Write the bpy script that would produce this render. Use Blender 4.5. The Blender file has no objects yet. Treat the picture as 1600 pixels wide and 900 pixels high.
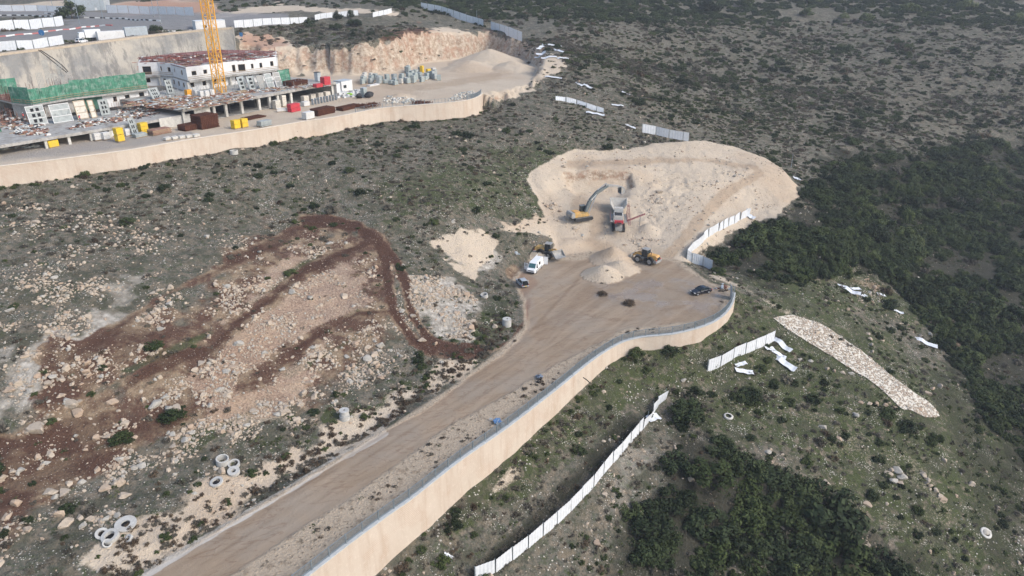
import bpy, math, random
import numpy as np
from mathutils import Vector, Matrix
random.seed(7); RNG = np.random.default_rng(7)
scene = bpy.context.scene
COL = scene.collection
# ---------------------------------------------------------------- camera
F = 1150.0; PITCH = math.radians(24.0); ZC = 64.0
cam_d = bpy.data.cameras.new('camera'); cam = bpy.data.objects.new('camera', cam_d); COL.objects.link(cam)
cam.location = (0, 0, ZC); cam.rotation_euler = (math.pi/2 - PITCH, 0, 0)
cam_d.sensor_width = 36.0; cam_d.lens = 36.0*F/1600.0; cam_d.clip_start = 1.0; cam_d.clip_end = 6000
scene.camera = cam
# ---------------------------------------------------------------- sky, sun, exposure
SUN_EL = math.radians(38); SUN_AZ = math.radians(118)      # azimuth clockwise from +Y
world = bpy.data.worlds.new('World'); scene.world = world; world.use_nodes = True
wt = world.node_tree; wt.nodes.clear()
sky = wt.nodes.new('ShaderNodeTexSky'); sky.sky_type = 'NISHITA'; sky.sun_disc = False
sky.sun_elevation = SUN_EL; sky.sun_rotation = SUN_AZ; sky.air_density = 1.0; sky.dust_density = 2.5; sky.ozone_density = 1.0; sky.altitude = 300
bg = wt.nodes.new('ShaderNodeBackground'); bg.inputs['Strength'].default_value = 0.15
wo = wt.nodes.new('ShaderNodeOutputWorld')
wt.links.new(sky.outputs[0], bg.inputs[0]); wt.links.new(bg.outputs[0], wo.inputs[0])
sun_d = bpy.data.lights.new('sun', 'SUN'); sun_d.energy = 1.5; sun_d.angle = math.radians(20); sun_d.color = (1.0, 0.97, 0.93)
sun = bpy.data.objects.new('sun', sun_d); COL.objects.link(sun)
sdir = Vector((math.sin(SUN_AZ)*math.cos(SUN_EL), math.cos(SUN_AZ)*math.cos(SUN_EL), math.sin(SUN_EL)))
sun.rotation_euler = (-sdir).to_track_quat('-Z', 'Y').to_euler(); sun.location = (60, -40, 120)
scene.view_settings.view_transform = 'Standard'; scene.view_settings.look = 'None'
scene.view_settings.gamma = 1.0; scene.view_settings.use_curve_mapping = False
scene.view_settings.exposure = 0.66
HAZE = 0.00023
scene.cycles.use_denoising = True
scene.cycles.max_bounces = 4; scene.cycles.diffuse_bounces = 2; scene.cycles.glossy_bounces = 2
scene.cycles.transmission_bounces = 3; scene.cycles.volume_bounces = 0; scene.cycles.transparent_max_bounces = 8
# ---------------------------------------------------------------- picture <-> world
CP, SP = math.cos(PITCH), math.sin(PITCH)
def ray(px, py):
    u = (px-800)/F; v = (450-py)/F
    return np.array([u, CP+v*SP, -SP+v*CP])
def P(px, py, z):
    d = ray(px, py); t = (z-ZC)/d[2]
    return Vector((d[0]*t, d[1]*t, z))
def proj(x, y, z):
    dz = z-ZC
    w = y*CP - dz*SP; up = y*SP + dz*CP
    w = np.maximum(w, 1e-3)
    return 800+F*x/w, 450-F*up/w
def z_at(x, y, py):
    """height on the vertical through (x, y) that is seen at row py"""
    v = (450-py)/F; t = y/(CP+v*SP)
    return ZC + t*(-SP+v*CP)
# ---------------------------------------------------------------- noise
def _hash(ix, iy, seed):
    h = (ix.astype(np.int64)*374761393 + iy.astype(np.int64)*668265263 + seed*1442695041) & 0x7fffffff
    h = ((h ^ (h >> 13))*1274126177) & 0x7fffffff
    return ((h ^ (h >> 16)) & 0xffff)/65535.0
def vnoise(x, y, seed=0):
    ix = np.floor(x); iy = np.floor(y); fx = x-ix; fy = y-iy
    fx = fx*fx*fx*(fx*(fx*6-15)+10); fy = fy*fy*fy*(fy*(fy*6-15)+10)
    a = _hash(ix, iy, seed); b = _hash(ix+1, iy, seed); c = _hash(ix, iy+1, seed); d = _hash(ix+1, iy+1, seed)
    return (a+(b-a)*fx)*(1-fy) + (c+(d-c)*fx)*fy
def fbm(x, y, scale, octv=4, seed=0, gain=0.5):
    s = 0; a = 1; tot = 0; f = 1.0/scale
    for o in range(octv):
        s = s + a*(vnoise(x*f+17.3*o, y*f-9.1*o, seed+o)-0.5); tot += a; a *= gain; f *= 2.03
    return 2*s/tot
def sstep(a, b, x):
    t = np.clip((x-a)/(b-a), 0, 1); return t*t*(3-2*t)
def poly_sd(poly, x, y):
    """signed distance (positive inside) and index of nearest edge"""
    p = np.asarray(poly, float); n = len(p)
    best = np.full(x.shape, 1e18); idx = np.zeros(x.shape, np.int32); ins = np.zeros(x.shape, bool)
    for i in range(n):
        ax, ay = p[i]; bx, by = p[(i+1) % n]
        ex, ey = bx-ax, by-ay; L = ex*ex+ey*ey+1e-12
        t = np.clip(((x-ax)*ex+(y-ay)*ey)/L, 0, 1)
        d = (x-ax-t*ex)**2+(y-ay-t*ey)**2
        m = d < best; best = np.where(m, d, best); idx = np.where(m, i, idx)
        if ay != by:
            c = ((ay > y) != (by > y)) & (x < (bx-ax)*(y-ay)/(by-ay)+ax)
            ins ^= c
    return np.where(ins, 1, -1)*np.sqrt(best), idx
def line_d(pts, x, y):
    p = np.asarray(pts, float); best = np.full(x.shape, 1e18)
    for i in range(len(p)-1):
        ax, ay = p[i]; ex, ey = p[i+1]-p[i]; L = ex*ex+ey*ey+1e-12
        t = np.clip(((x-ax)*ex+(y-ay)*ey)/L, 0, 1)
        best = np.minimum(best, (x-ax-t*ex)**2+(y-ay-t*ey)**2)
    return np.sqrt(best)
def smooth_line(pts, n=4):
    """Catmull-Rom through the points"""
    p = [Vector(q) for q in pts]; out = []
    for i in range(len(p)-1):
        a = p[max(i-1, 0)]; b = p[i]; c = p[i+1]; d = p[min(i+2, len(p)-1)]
        for k in range(n):
            t = k/n
            out.append(0.5*((2*b)+(c-a)*t+(2*a-5*b+4*c-d)*t*t+(3*b-a-3*c+d)*t**3))
    out.append(p[-1]); return out
# ================================================================ TERRAIN
TZ = 25.0                                   # level of the building terrace
# tops of the two retaining walls: (px, py of the top edge, py of the foot below it)
WALL_LOW = [(250,1075,1200),(360,990,1105),(480,897,992),(547,845,925),(613,797,867),(647,773,834),(717,718,779),(793,665,714),(873,603,642),(912,571,606),
            (940,551,580),(970,534,560),(1000,526,551),(1028,523,548),(1055,520,546),(1092,511,535),(1118,500,522),(1135,486,507),(1144,471,490),(1147,457,474)]
WALL_UP = [(-160,280,312),(-60,266,299),(0,259,291),(100,247,279),(200,234,262),(300,217,245),(400,202,227),(475,189,213),(520,183,204),(592,169,191),
           (650,164,189),(700,160,186),(730,156,183),(746,151,178),(753,145,169)]
def wall_path(spec, ztop, n=4):
    top = smooth_line([P(a, b, ztop) for a, b, c in spec], n)
    hs = []
    for i, (a, b, c) in enumerate(spec):
        q = P(a, b, ztop); hs.append(z_at(q.x, q.y, c))
    foot = []
    for i in range(len(top)):
        k = min(i//n, len(spec)-2); f = (i-k*n)/n
        foot.append(hs[k]*(1-f)+hs[k+1]*f)
    return top, foot
LOW_Z = 0.25; UP_Z = TZ+0.45
low_top, low_foot = wall_path(WALL_LOW, LOW_Z)
up_top, up_foot = wall_path(WALL_UP, UP_Z)

CTRL = [ # natural ground: (px, py, z)
 (0,440,15.6),(0,600,8.8),(150,560,9),(100,700,3.6),(0,760,3),(200,760,1.4),(250,850,.3),(100,890,.3),(0,890,.8),
 (-250,320,21),(-250,600,9.5),(-250,890,1.2),(200,380,14.6),(300,480,9.6),(350,600,4.5),(430,680,1.2),(550,620,1),
 (500,520,4.5),(450,420,9.2),(450,330,13),(560,360,10.3),(620,460,5.8),(650,560,1.5),(740,545,.5),(720,500,2),(800,480,.5),
 (780,420,1.6),(745,410,3.2),(660,380,7.2),(700,330,11),(700,250,16.3),(780,330,8.6),(850,330,5.5),(780,250,14),(830,300,8.6),(850,260,11.5),
 (850,200,17.6),(930,230,13),(1000,235,11),(1075,217,11),(1000,190,16),(950,170,19),(870,150,22.5),(880,95,30),(820,130,24.6),(800,155,22.5),
 (900,50,35),(900,0,44),(1000,40,35),(1000,100,24),(1100,130,17),(1100,60,29),(1100,0,43),(1300,0,42),(1300,60,27),(1600,0,42),
 (1600,60,28),(1300,150,11),(1600,150,10),(1250,225,3.5),(1400,220,2),(1300,285,-1.5),(1600,250,-8),(1600,350,-14),(1400,350,-11),(1258,315,.8),(1212,350,.3),
 (1180,352,.2),(1110,415,-1.4),(1160,450,-1.5),(1215,497,-4.5),(1250,505,-6),(1210,530,-6.6),(1110,575,-6.8),(1040,623,-8),(930,757,-9.6),(785,893,-11),
 (1460,650,-17),(1340,575,-11),(1400,480,-14),(1600,480,-20),(1600,650,-25),(1600,890,-29),(1300,890,-23),(1000,890,-16),(1300,700,-15),(1450,760,-20),(1150,700,-11.5),
 (1900,400,-20),(1900,100,16),(1900,800,-31),(700,1000,-13),(1200,1050,-24),
 # plateau above the site
 (0,60,39.6),(150,40,40.4),(300,35,41.5),(0,10,42.5),(150,3,43.6),(330,8,43),(430,30,41),(366,42,40),(420,38,40.2),(484,36,39.8),(430,66,35),(500,45,38.0),(600,20,42),(600,52,37.6),
 (658,14,42),(690,20,40.6),(722,31,38),(700,44,36.5),(755,41,35.9),(767,45,35.3),(790,52,34.6),(818,63,33.4),(830,73,32.5),(500,74,35),(560,72,35.6),(620,78,35),(-250,60,39),(-250,10,42),
 # far
 (0,-30,49),(500,-30,50),(1000,-40,52),(1600,-40,52),(1900,-30,52),(-300,-30,49)]
cx = []; cz = []
for a, b, z in CTRL:
    q = P(a, b, z); cx.append((q.x, q.y)); cz.append(z)
for spec, top, foot in ((WALL_LOW, low_top, low_foot), (WALL_UP, up_top, up_foot)):
    for i in range(2, len(top), 4):
        d = (top[min(i+1, len(top)-1)]-top[i-1]).normalized(); nrm = Vector((d.y, -d.x, 0))
        q = top[i]+nrm*0.9; cx.append((q.x, q.y)); cz.append(foot[i])
for X, Y, z in ((-700,900,60),(0,1000,62),(700,1000,62),(-900,200,30),(900,300,-25),(900,700,40),(0,10,-12),(-300,-20,5),(300,0,-35),(0,1600,80),(-900,1500,80),(900,1500,80)):
    cx.append((X, Y)); cz.append(z)
cx = np.array(cx)/100.0; cz = np.array(cz)
def tps_fit(c, z, lam=2e-4):
    n = len(c); r2 = ((c[:, None]-c[None])**2).sum(-1); K = 0.5*r2*np.log(r2+1e-12)
    Pm = np.hstack([np.ones((n, 1)), c]); A = np.zeros((n+3, n+3))
    A[:n, :n] = K+lam*np.eye(n); A[:n, n:] = Pm; A[n:, :n] = Pm.T
    return np.linalg.solve(A, np.concatenate([z, [0, 0, 0]]))
def tps_eval(c, w, x, y):
    out = w[-3]+w[-2]*x+w[-1]*y
    for i in range(len(c)):
        r2 = (x-c[i, 0])**2+(y-c[i, 1])**2
        out = out+w[i]*0.5*r2*np.log(r2+1e-12)
    return out
WN = tps_fit(cx, cz)
def spaced(lo, hi, step, outlo, outhi, grow=1.12):
    a = list(np.arange(lo, hi+1e-6, step)); s = step
    while a[-1] < outhi: s = min(s*grow, 40); a.append(a[-1]+s)
    s = step
    while a[0] > outlo: s = min(s*grow, 40); a.insert(0, a[0]-s)
    return np.array(a)
GX = spaced(-128, 112, 0.5, -900, 900)
GY = np.concatenate([np.arange(52, 245, 0.5), spaced(245, 345, 0.8, 245, 1600)])
GX2, GY2 = np.meshgrid(GX, GY)                 # rows = y
X = GX2.ravel(); Y = GY2.ravel()
ZN = tps_eval(cx, WN, X/100, Y/100)
ZN = ZN + fbm(X, Y, 22, 4, 3)*0.9*sstep(60, 100, Y) + fbm(X, Y, 5, 3, 9)*0.32 + fbm(X, Y, 1.4, 2, 12)*0.14
Z = ZN.copy()
def V2(pts, z): return [tuple(P(a, b, z)[:2]) for a, b in pts]
# --- quarried pile beside the turning circle -------------------------------------
PILE_OUT = [(826,285,198),(832,268,203),(880,245,213),(900,236,217.5),(960,237,221),(1030,221,230.5),(1090,216,236),(1150,227,236.5),(1200,247,232),(1235,272,224),(1250,288,218),(1240,313,209),(1215,341,197.5),(1180,346,197),
            (1150,360,191),(1100,395,176.5),(1065,412,170),(1000,425,165.3),(930,440,161),(880,425,165),(862,392,175),(862,360,182),(848,330,188.5),(832,305,194)]
PC = [(845,275,201),(860,262,206),(880,250,211),(905,239,216),(870,300,198.5),(850,292,196.5),(890,300,199),(890,281,205),(920,282,205.3),(950,284,205.3),(978,286,205),(885,266,206.5),(920,266,207),(950,267,207.2),(980,268,207.2),(900,257,211),(950,258,211.5),(1000,254,215),
      (960,240,219.5),(1030,224,229),(1030,240,222),(1060,221,231),(1090,219,234),(1060,248,219.5),(1150,230,234.5),(1120,252,222),(1170,258,221),(1190,247,230),(1200,268,218.5),(1215,261,224.5),(1235,275,221.5),(1220,290,214.5),(1200,295,211),(1220,310,208.5),(1190,320,204.5),(1160,325,201),
      (1170,285,211.5),(1130,300,205),(1100,330,193.5),(1075,360,182.5),(1050,390,174.5),(1030,408,169.5),(1120,355,188),(1090,380,179),(1085,300,203.5),(1050,310,199),(1010,315,196.5),(1000,290,204),(1040,272,210.5),(1090,275,210.5),(1030,345,187.5),(1060,335,191.5),(1000,375,179.5),(1030,370,181.5),
      (905,305,197.5),(940,305,198.5),(970,310,197.5),(905,338,187.5),(930,338,188.5),(870,335,188.5),(890,365,181.5),(925,362,183),(880,385,176),(915,390,175.5),(945,350,186),(965,350,186.5),(965,372,181),(990,350,186.5)]
PD = lambda q: tuple(ray(q[0], q[1])*q[2]+np.array([0, 0, ZC]))
PC = [(q[0], q[1], PD(q)[2]) for q in PC+PILE_OUT]; PILE_OUT = [(q[0], q[1], PD(q)[2]) for q in PILE_OUT]
pc = np.array([P(a, b, z)[:2] for a, b, z in PC])/100; pz = np.array([c for _, _, c in PC])
WP = tps_fit(pc, pz, 2e-5)
pile_poly = [tuple(P(a, b, z)[:2]) for a, b, z in PILE_OUT]
bb = (X > -10) & (X < 110) & (Y > 120) & (Y < 290)
sd, _ = poly_sd(pile_poly, X[bb], Y[bb])
xb, yb = X[bb], Y[bb]
zp = tps_eval(pc, WP, xb/100, yb/100) + fbm(xb, yb, 11, 3, 31)*0.35 + fbm(xb, yb, 2.2, 4, 33, .65)*0.30 + np.abs(fbm(xb, yb, 3.5, 3, 38))*0.22
Z[bb] = Z[bb] + (zp-Z[bb])*sstep(-2.0, 2.5, sd + fbm(xb, yb, 6, 3, 35)*1.2)
CUT = [PD(q)[:2] for q in ((876,270,205.5),(900,266,206.6),(940,267,207.2),(987,268,207.2),(992,285,203),(985,305,198),(955,312,196.5),(900,308,196.5),(880,290,200))]
sdc, ixc = poly_sd(CUT, xb, yb); Z[bb] = Z[bb] - 1.9*sstep(-.2, np.where(ixc < 4, .7, 5.0), sdc+fbm(xb, yb, 2.5, 3, 39)*.5)
RUB = [PD(q)[:2] for q in ((1000,285,205),(1040,268,211.5),(1085,268,212.5),(1095,290,205.5),(1060,335,191.5),(1020,365,183),(985,378,178.5),(990,330,192))]
sdr, _ = poly_sd(RUB, xb, yb); rub = sstep(-1, 3, sdr); Z[bb] = Z[bb] + rub*(np.abs(fbm(xb, yb, 2.6, 4, 45, .6))*1.1-.25)
M_PILE = np.zeros_like(X); M_PILE[bb] = sstep(-1.2, 1.2, sd+fbm(xb, yb, 5, 3, 36)*1.6)
# --- road, turning circle and verge: level 0 ---------------------------------------
ROAD_LEFT = [(-60,1110),(190,920),(447,763),(600,672),(700,608),(770,556),(818,512),(816,470),(800,436),(830,402),(875,400),(930,392),(1010,398),(1062,407),(1110,442),(1140,448)]
plat = V2(ROAD_LEFT, 0) + [(p.x, p.y) for p in reversed(low_top)]
nwall0 = len(ROAD_LEFT)
bb = (X > -110) & (X < 60) & (Y > 20) & (Y < 175)
sd, ix = poly_sd(plat, X[bb], Y[bb])
hard = (ix >= nwall0) & (ix < len(plat)-1)
mk = np.where(hard, sstep(0.0, 0.55, sd), sstep(-3.5, 0.3, sd))
rn = fbm(X[bb], Y[bb], 6, 3, 41)*0.10 + fbm(X[bb], Y[bb], 1.1, 2, 43)*0.05
Z[bb] = Z[bb]*(1-mk) + rn*mk
SD_PLAT = np.full(X.shape, -50.0); SD_PLAT[bb] = sd; HARD_PLAT = np.zeros(X.shape, bool); HARD_PLAT[bb] = hard
# cones of crushed product under the conveyors
def cone(px, py, z0, h, slope, sx=1.0, seed=0, jag=0.35):
    c = P(px, py, z0); r = np.hypot((X-c.x)*sx, Y-c.y); m = r < h/slope*1.6+3
    hh = z0+h-r[m]*slope*(1+0.05*fbm(X[m], Y[m], 3, 2, seed)) + fbm(X[m], Y[m], 2.2, 3, seed+5)*jag*0.5
    hh = np.minimum(hh, z0+h-0.25-0.02*r[m]**2)
    new = np.maximum(Z[m], hh); ch = new > Z[m]+0.02
    Z[m] = new; k = np.where(m)[0][ch]; return k
CONES = []
CONES.append(cone(957,405,0,3.3,.60,1.0,51,.15))
CONES.append(cone(943,430,0,2.7,.56,1.0,52,.15))
CONES.append(cone(968,421,0,2.3,.5,1.0,53,.2))
CONES.append(cone(1012,362,2.0,2.4,.62,1.0,54,.1))
CONES.append(cone(846,392,.8,1.7,.6,1.0,55,.2))
# --- terrace of the building site ----------------------------------------------------
CLIFF = [(-160,104,38.2),(-60,92,38.6),(0,84,39),(40,79,39),(100,72,39.4),(160,64,39.9),(225,56,40.5),(300,48,41.2),(362,43,41.9)]
cliff_top = [P(a, b, z) for a, b, z in CLIFF]
TERR_BACK = [(374,123),(420,122),(458,120),(520,117),(575,117),(628,112),(652,100),(700,94),(760,86),(806,92),(842,108),(830,128),(790,140)]
terr = [(p.x, p.y) for p in up_top] + list(reversed(V2(TERR_BACK, TZ))) + [(p.x, p.y) for p in reversed(cliff_top)]
n1 = len(up_top); n2 = n1+len(TERR_BACK)
bb = (X < 40) & (X > -420) & (Y > 90) & (Y < 380)
sd, ix = poly_sd(terr, X[bb], Y[bb])
xb, yb = X[bb], Y[bb]
hard = (ix < n1-1) | ((ix >= n2) & (ix < len(terr)-1))
mk = np.where(hard, sstep(0.0, 0.55, sd), sstep(np.where(ix >= n2-4, -11.0, -4.5), .8, sd+fbm(xb, yb, 7, 4, 61)*np.where(ix >= n2-4, 3.5, 2.6)))
Z[bb] = Z[bb]*(1-mk) + (TZ+fbm(xb, yb, 7, 3, 63)*0.16)*mk + np.where(hard, 0, fbm(xb, yb, 2.6, 4, 65, .6)*4.5*mk*(1-mk)*4*.6)
SD_TERR = np.full(X.shape, -50.0); SD_TERR[bb] = sd
# sand heap and spoil in the quarry corner
CONES.append(cone(765,100,TZ,6.2,.36,1.0,71,.3))
CONES.append(cone(735,108,TZ,3.6,.3,1.0,72,.3))
CONES.append(cone(800,108,TZ,3.4,.32,1.0,73,.4))
CONES.append(cone(625,152,TZ,1.5,.3,1.0,74,.4))
CONES.append(cone(600,105,TZ,2.0,.3,1.0,75,.3))
CONES.append(cone(90,218,TZ,.9,.22,1.0,76,.3))
Zg = Z.reshape(GX2.shape)
def ground(x, y):
    """terrain height, bilinear"""
    x = np.asarray(x, float); y = np.asarray(y, float)
    i = np.clip(np.searchsorted(GX, x)-1, 0, len(GX)-2); j = np.clip(np.searchsorted(GY, y)-1, 0, len(GY)-2)
    fx = np.clip((x-GX[i])/(GX[i+1]-GX[i]), 0, 1); fy = np.clip((y-GY[j])/(GY[j+1]-GY[j]), 0, 1)
    return (Zg[j, i]*(1-fx)+Zg[j, i+1]*fx)*(1-fy)+(Zg[j+1, i]*(1-fx)+Zg[j+1, i+1]*fx)*fy
_T = np.concatenate([np.arange(60, 340, 0.4), np.arange(340, 1200, 2.0)])
def at(px, py):
    """point of the ground seen at a pixel"""
    d = ray(px, py); x = d[0]*_T; y = d[1]*_T; z = ZC+d[2]*_T
    below = z < ground(x, y)
    if not below.any(): return Vector((x[-1], y[-1], float(ground(x[-1], y[-1]))))
    k = int(np.argmax(below)); a, b = _T[max(k-1, 0)], _T[k]
    for _ in range(12):
        m = 0.5*(a+b)
        if ZC+d[2]*m < float(ground(d[0]*m, d[1]*m)): b = m
        else: a = m
    return Vector((d[0]*b, d[1]*b, float(ground(d[0]*b, d[1]*b))))
def gz(x, y): return float(ground(x, y))
# ---------------------------------------------------------------- what lies on the ground (masks of soil colours; pale also holds painted haze)
PX, PY = proj(X, Y, Z)
infront = Y > 40
PX = np.where(infront, PX, -9999); PY = np.where(infront, PY, 9999)
wob = 1+0*X
NA = fbm(X, Y, 9, 4, 101); NB = fbm(X, Y, 2.6, 3, 103)
def area(poly, soft=10, amp=14, fine=8):
    p = np.array(poly, float); lo = p.min(0)-soft-amp*1.5; hi = p.max(0)+soft+amp*1.5
    m = (PX > lo[0]) & (PX < hi[0]) & (PY > lo[1]) & (PY < hi[1]); out = np.zeros(X.shape)
    sd, _ = poly_sd(poly, PX[m], PY[m]); out[m] = sstep(-soft, soft, sd+NA[m]*amp+NB[m]*fine); return out
def strip(pts, w, soft=3, amp=4, fine=3):
    p = np.array(pts, float); r = w+soft+amp+fine+4; lo = p.min(0)-r; hi = p.max(0)+r
    m = (PX > lo[0]) & (PX < hi[0]) & (PY > lo[1]) & (PY < hi[1]); out = np.zeros(X.shape)
    d = line_d(pts, PX[m], PY[m]*1.0); out[m] = sstep(-soft, soft, w-d+NA[m]*amp+NB[m]*fine); return out
def mx(*a):
    o = a[0]
    for b in a[1:]: o = np.maximum(o, b)
    return o
sand = mx(M_PILE, sstep(-1.5, 1.0, SD_TERR+NA*2.5),
          area([(560,88),(640,55),(700,42),(800,62),(880,92),(880,112),(845,130),(800,150),(755,158),(600,140),(470,118),(462,96)], 6, 8),
          area([(372,50),(430,56),(462,74),(540,74),(600,70),(640,56),(640,115),(600,120),(460,120),(380,92)], 4, 7),
          area([(655,375),(700,362),(860,345),(868,370),(800,360),(770,385),(740,425),(700,405)], 8, 16, 18)*.9,
          area([(0,8),(110,0),(110,14),(0,18)], 2, 2), strip([(470,12),(420,14),(340,24)], 5), strip([(430,2),(450,14),(560,18),(620,22)], 3),
          strip([(1110,428),(1160,448),(1230,490)], 3, 9, 12)*.8, area([(190,905),(447,760),(620,655),(760,545),(700,562),(560,640),(470,700),(330,750),(200,810),(90,890)], 14, 26, 22)*.72, area([(440,400),(560,400),(600,480),(470,560),(330,600),(300,560)], 14, 40, 26)*.5, area([(300,590),(420,540),(500,600),(400,680),(330,660)], 14, 36, 26)*.5,
          strip([(800,740),(740,800),(700,860),(660,910)], 3, 12, 22)*.62, area([(165,4),(265,0),(330,0),(345,20),(190,24)], 3, 3), area([(1290,660),(1400,700),(1500,790),(1480,800),(1370,740),(1270,690)], 10, 40, 44)*.36, area([(1240,640),(1330,650),(1350,670),(1250,660)], 8, 30, 34)*.36, area([(1340,780),(1440,830),(1460,860),(1350,820)], 8, 36, 40)*.34, area([(960,520),(1110,490),(1200,530),(1000,545)], 6, 20, 24)*.3)
CONE_K = np.concatenate(CONES)
sand[CONE_K] = 1
verge = np.where(SD_PLAT > -0.2, 1.0, 0.0)*sstep(-.3, .3, SD_PLAT)
ROAD = [(-60,1100),(205,910),(452,766),(600,678),(705,612),(775,562),(824,512),(822,470),(806,440),(836,408),(900,405),(1000,402),(1060,412),(1108,446),(1136,462),(1120,490),(1090,500),(1040,506),(985,512),(940,530),
        (880,565),(800,610),(735,648),(690,672),(655,700),(610,735),(500,808),(400,872),(340,912),(170,1020)]
road = area(ROAD, 2.0, 5, 2)*np.where(SD_PLAT > -1.5, 1, 0)
track = mx(strip([(478,347),(520,347),(560,356),(588,376),(600,400),(606,440),(612,480),(625,505),(645,530),(672,548)], 11, 5, 8),
           strip([(600,385),(620,410),(632,440),(640,480),(655,510),(675,535),(712,548),(760,548)], 8, 4, 6),
           strip([(640,535),(672,553),(720,560),(765,553),(800,530),(822,500),(826,470)], 3.5, 2, 2)*.8,
           strip([(490,342),(430,380),(380,405),(330,428),(255,462),(180,515),(110,560)], 8, 9, 12)*.9,
           strip([(580,378),(520,402),(470,425),(420,470),(370,505),(335,540)], 7, 8, 10)*.95,
           strip([(605,487),(560,490),(505,518),(462,548)], 7, 6, 9)*.95, strip([(330,545),(250,570),(200,600)], 9, 9, 12)*.9, strip([(460,548),(420,580),(380,600)], 8, 9, 12)*.8, strip([(300,640),(200,690),(100,740),(0,790)], 14, 14, 18)*.85, strip([(170,620),(60,690),(0,720)], 12, 12, 18)*.8)
red = mx(area([(470,345),(560,350),(612,390),(628,480),(655,540),(560,590),(470,630),(400,650),(300,660),(200,720),(100,780),(0,840),(0,690),(60,650),(200,590),(260,500),(330,430),(430,370)], 26, 40, 26)*.58,
         area([(70,560),(240,480),(300,490),(200,590),(60,660)], 16, 36, 26)*.8, area([(0,690),(120,640),(280,640),(200,720),(90,770),(0,800)], 20, 40, 26)*.85,
         strip([(800,425),(830,440),(820,455)], 9, 5, 6)*.6,
         area([(590,48),(650,40),(690,55),(640,66),(600,64)], 4, 8)*.9, area([(640,78),(668,74),(680,84),(650,95),(632,98)], 3, 5)*.9, strip([(755,45),(800,62),(850,78)], 4, 3, 3)*.5,
         area([(165,4),(265,0),(330,0),(345,20),(190,24)], 3, 3)*.95, area([(375,52),(420,52),(450,70),(410,80),(380,72)], 4, 6)*.8,
         strip([(1330,440),(1400,455),(1470,500),(1500,540)], 6, 8, 12)*.5, track)
pale = mx(area([(0,560),(60,545),(150,500),(260,470),(250,500),(160,560),(80,600),(0,640)], 18, 40, 34)*.85, area([(640,440),(690,435),(745,470),(735,520),(690,530),(650,505)], 10, 20, 22)*.8,  # left patches: pale rubble, with smoky haze painted into the ground colour
          area([(690,372),(750,378),(785,400),(760,425),(720,415),(690,395)], 5, 6)*.9, area([(150,420),(240,410),(250,460),(170,490)], 16, 40, 34)*.55, area([(960,690),(1010,700),(1000,800),(930,830)], 10, 26, 20)*.35,
          area([(1220,760),(1290,760),(1330,800),(1260,830)], 8, 26, 20)*.3, area([(960,265),(1040,262),(1030,300),(985,330),(960,300)], 6, 10)*.5, area([(600,60),(700,52),(740,66),(700,96),(640,96),(600,80)], 4, 8)*.5,
          strip([(215,905),(330,836),(447,767),(520,722),(600,677)], 6, 2, 2)*np.where(SD_PLAT > -2, 1, 0))
strips_green = mx(strip([(500,395),(430,445),(380,480)], 7, 10, 10), strip([(560,525),(500,560),(450,585)], 7, 9, 10), strip([(330,520),(250,555),(190,580)], 7, 10, 12), strip([(640,600),(590,640),(520,650)], 10, 10, 14), strip([(420,620),(380,650),(300,690)], 8, 10, 12)*.8, strip([(150,700),(210,690)], 8, 8, 10))
grass = mx(strips_green, area([(1000,520),(1200,450),(1350,480),(1500,600),(1600,700),(1600,900),(1450,900),(1250,720),(1050,640),(900,640)], 30, 60, 20)*.6,
           area([(700,250),(900,230),(860,330),(640,340),(560,320)], 20, 40, 20)*.5, area([(800,640),(960,600),(1000,620),(900,720),(780,800),(680,860)], 20, 40, 20)*.5,
           area([(1110,430),(1330,420),(1500,480),(1440,520),(1200,470)], 15, 30, 15)*.7, area([(690,520),(790,470),(800,520),(740,545)], 8, 15, 10)*.6)
wet = mx(area([(950,440),(1060,432),(1120,455),(1110,490),(1000,480),(930,460)], 8, 14, 5), area([(1060,440),(1130,450),(1128,480),(1070,475)], 5, 8, 3), strip([(826,460),(835,500),(800,550)], 5, 3, 3)*.6,
         strip([(680,680),(600,735),(500,800),(400,865)], 5, 3, 4)*.5)*road
asph = mx(area([(100,27),(240,24),(340,20),(450,22),(450,38),(330,45),(250,46),(180,57),(100,64),(0,76),(-60,82),(-60,58),(0,51),(100,41)], 2, 2, 1), strip([(-40,20),(100,20),(200,24),(300,26),(360,24)], 5, 2, 1),
          area([(0,236),(60,226),(180,214),(300,204),(300,214),(200,231),(0,252)], 3, 3, 2)*.7)*.85
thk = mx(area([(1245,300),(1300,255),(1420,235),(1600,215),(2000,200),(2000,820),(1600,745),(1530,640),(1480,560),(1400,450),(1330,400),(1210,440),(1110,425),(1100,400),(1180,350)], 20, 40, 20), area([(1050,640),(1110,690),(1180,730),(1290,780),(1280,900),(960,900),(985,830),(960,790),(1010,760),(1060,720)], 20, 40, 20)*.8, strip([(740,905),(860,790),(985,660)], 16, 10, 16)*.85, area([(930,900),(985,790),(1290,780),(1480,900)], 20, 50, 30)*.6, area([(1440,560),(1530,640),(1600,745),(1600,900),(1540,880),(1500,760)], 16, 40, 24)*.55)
dark = mx(area([(30,420),(120,440),(90,520),(0,560),(0,440)], 14, 30, 15)*.5, area([(880,290),(960,330),(950,390),(935,350),(900,330)], 5, 8)*.0)
sand = sand*(1-np.clip(track, 0, 1)*.85); road[CONE_K] = 0; verge[CONE_K] = 0
mA = np.stack([sand, red, road, pale], 1).astype(np.float32)
haul = mx(strip([(890,257),(1000,252),(1100,250),(1180,262)], 5, 5, 5), strip([(1035,410),(1062,380),(1095,342),(1135,300),(1185,272)], 8, 5, 4), strip([(905,318),(940,335),(925,375),(950,395)], 14, 8, 8)*.8, strip([(560,130),(640,138),(720,128),(780,118)], 5, 4, 4)*.7)
rut = np.zeros(X.shape); rr_ = random.Random(12)
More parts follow.
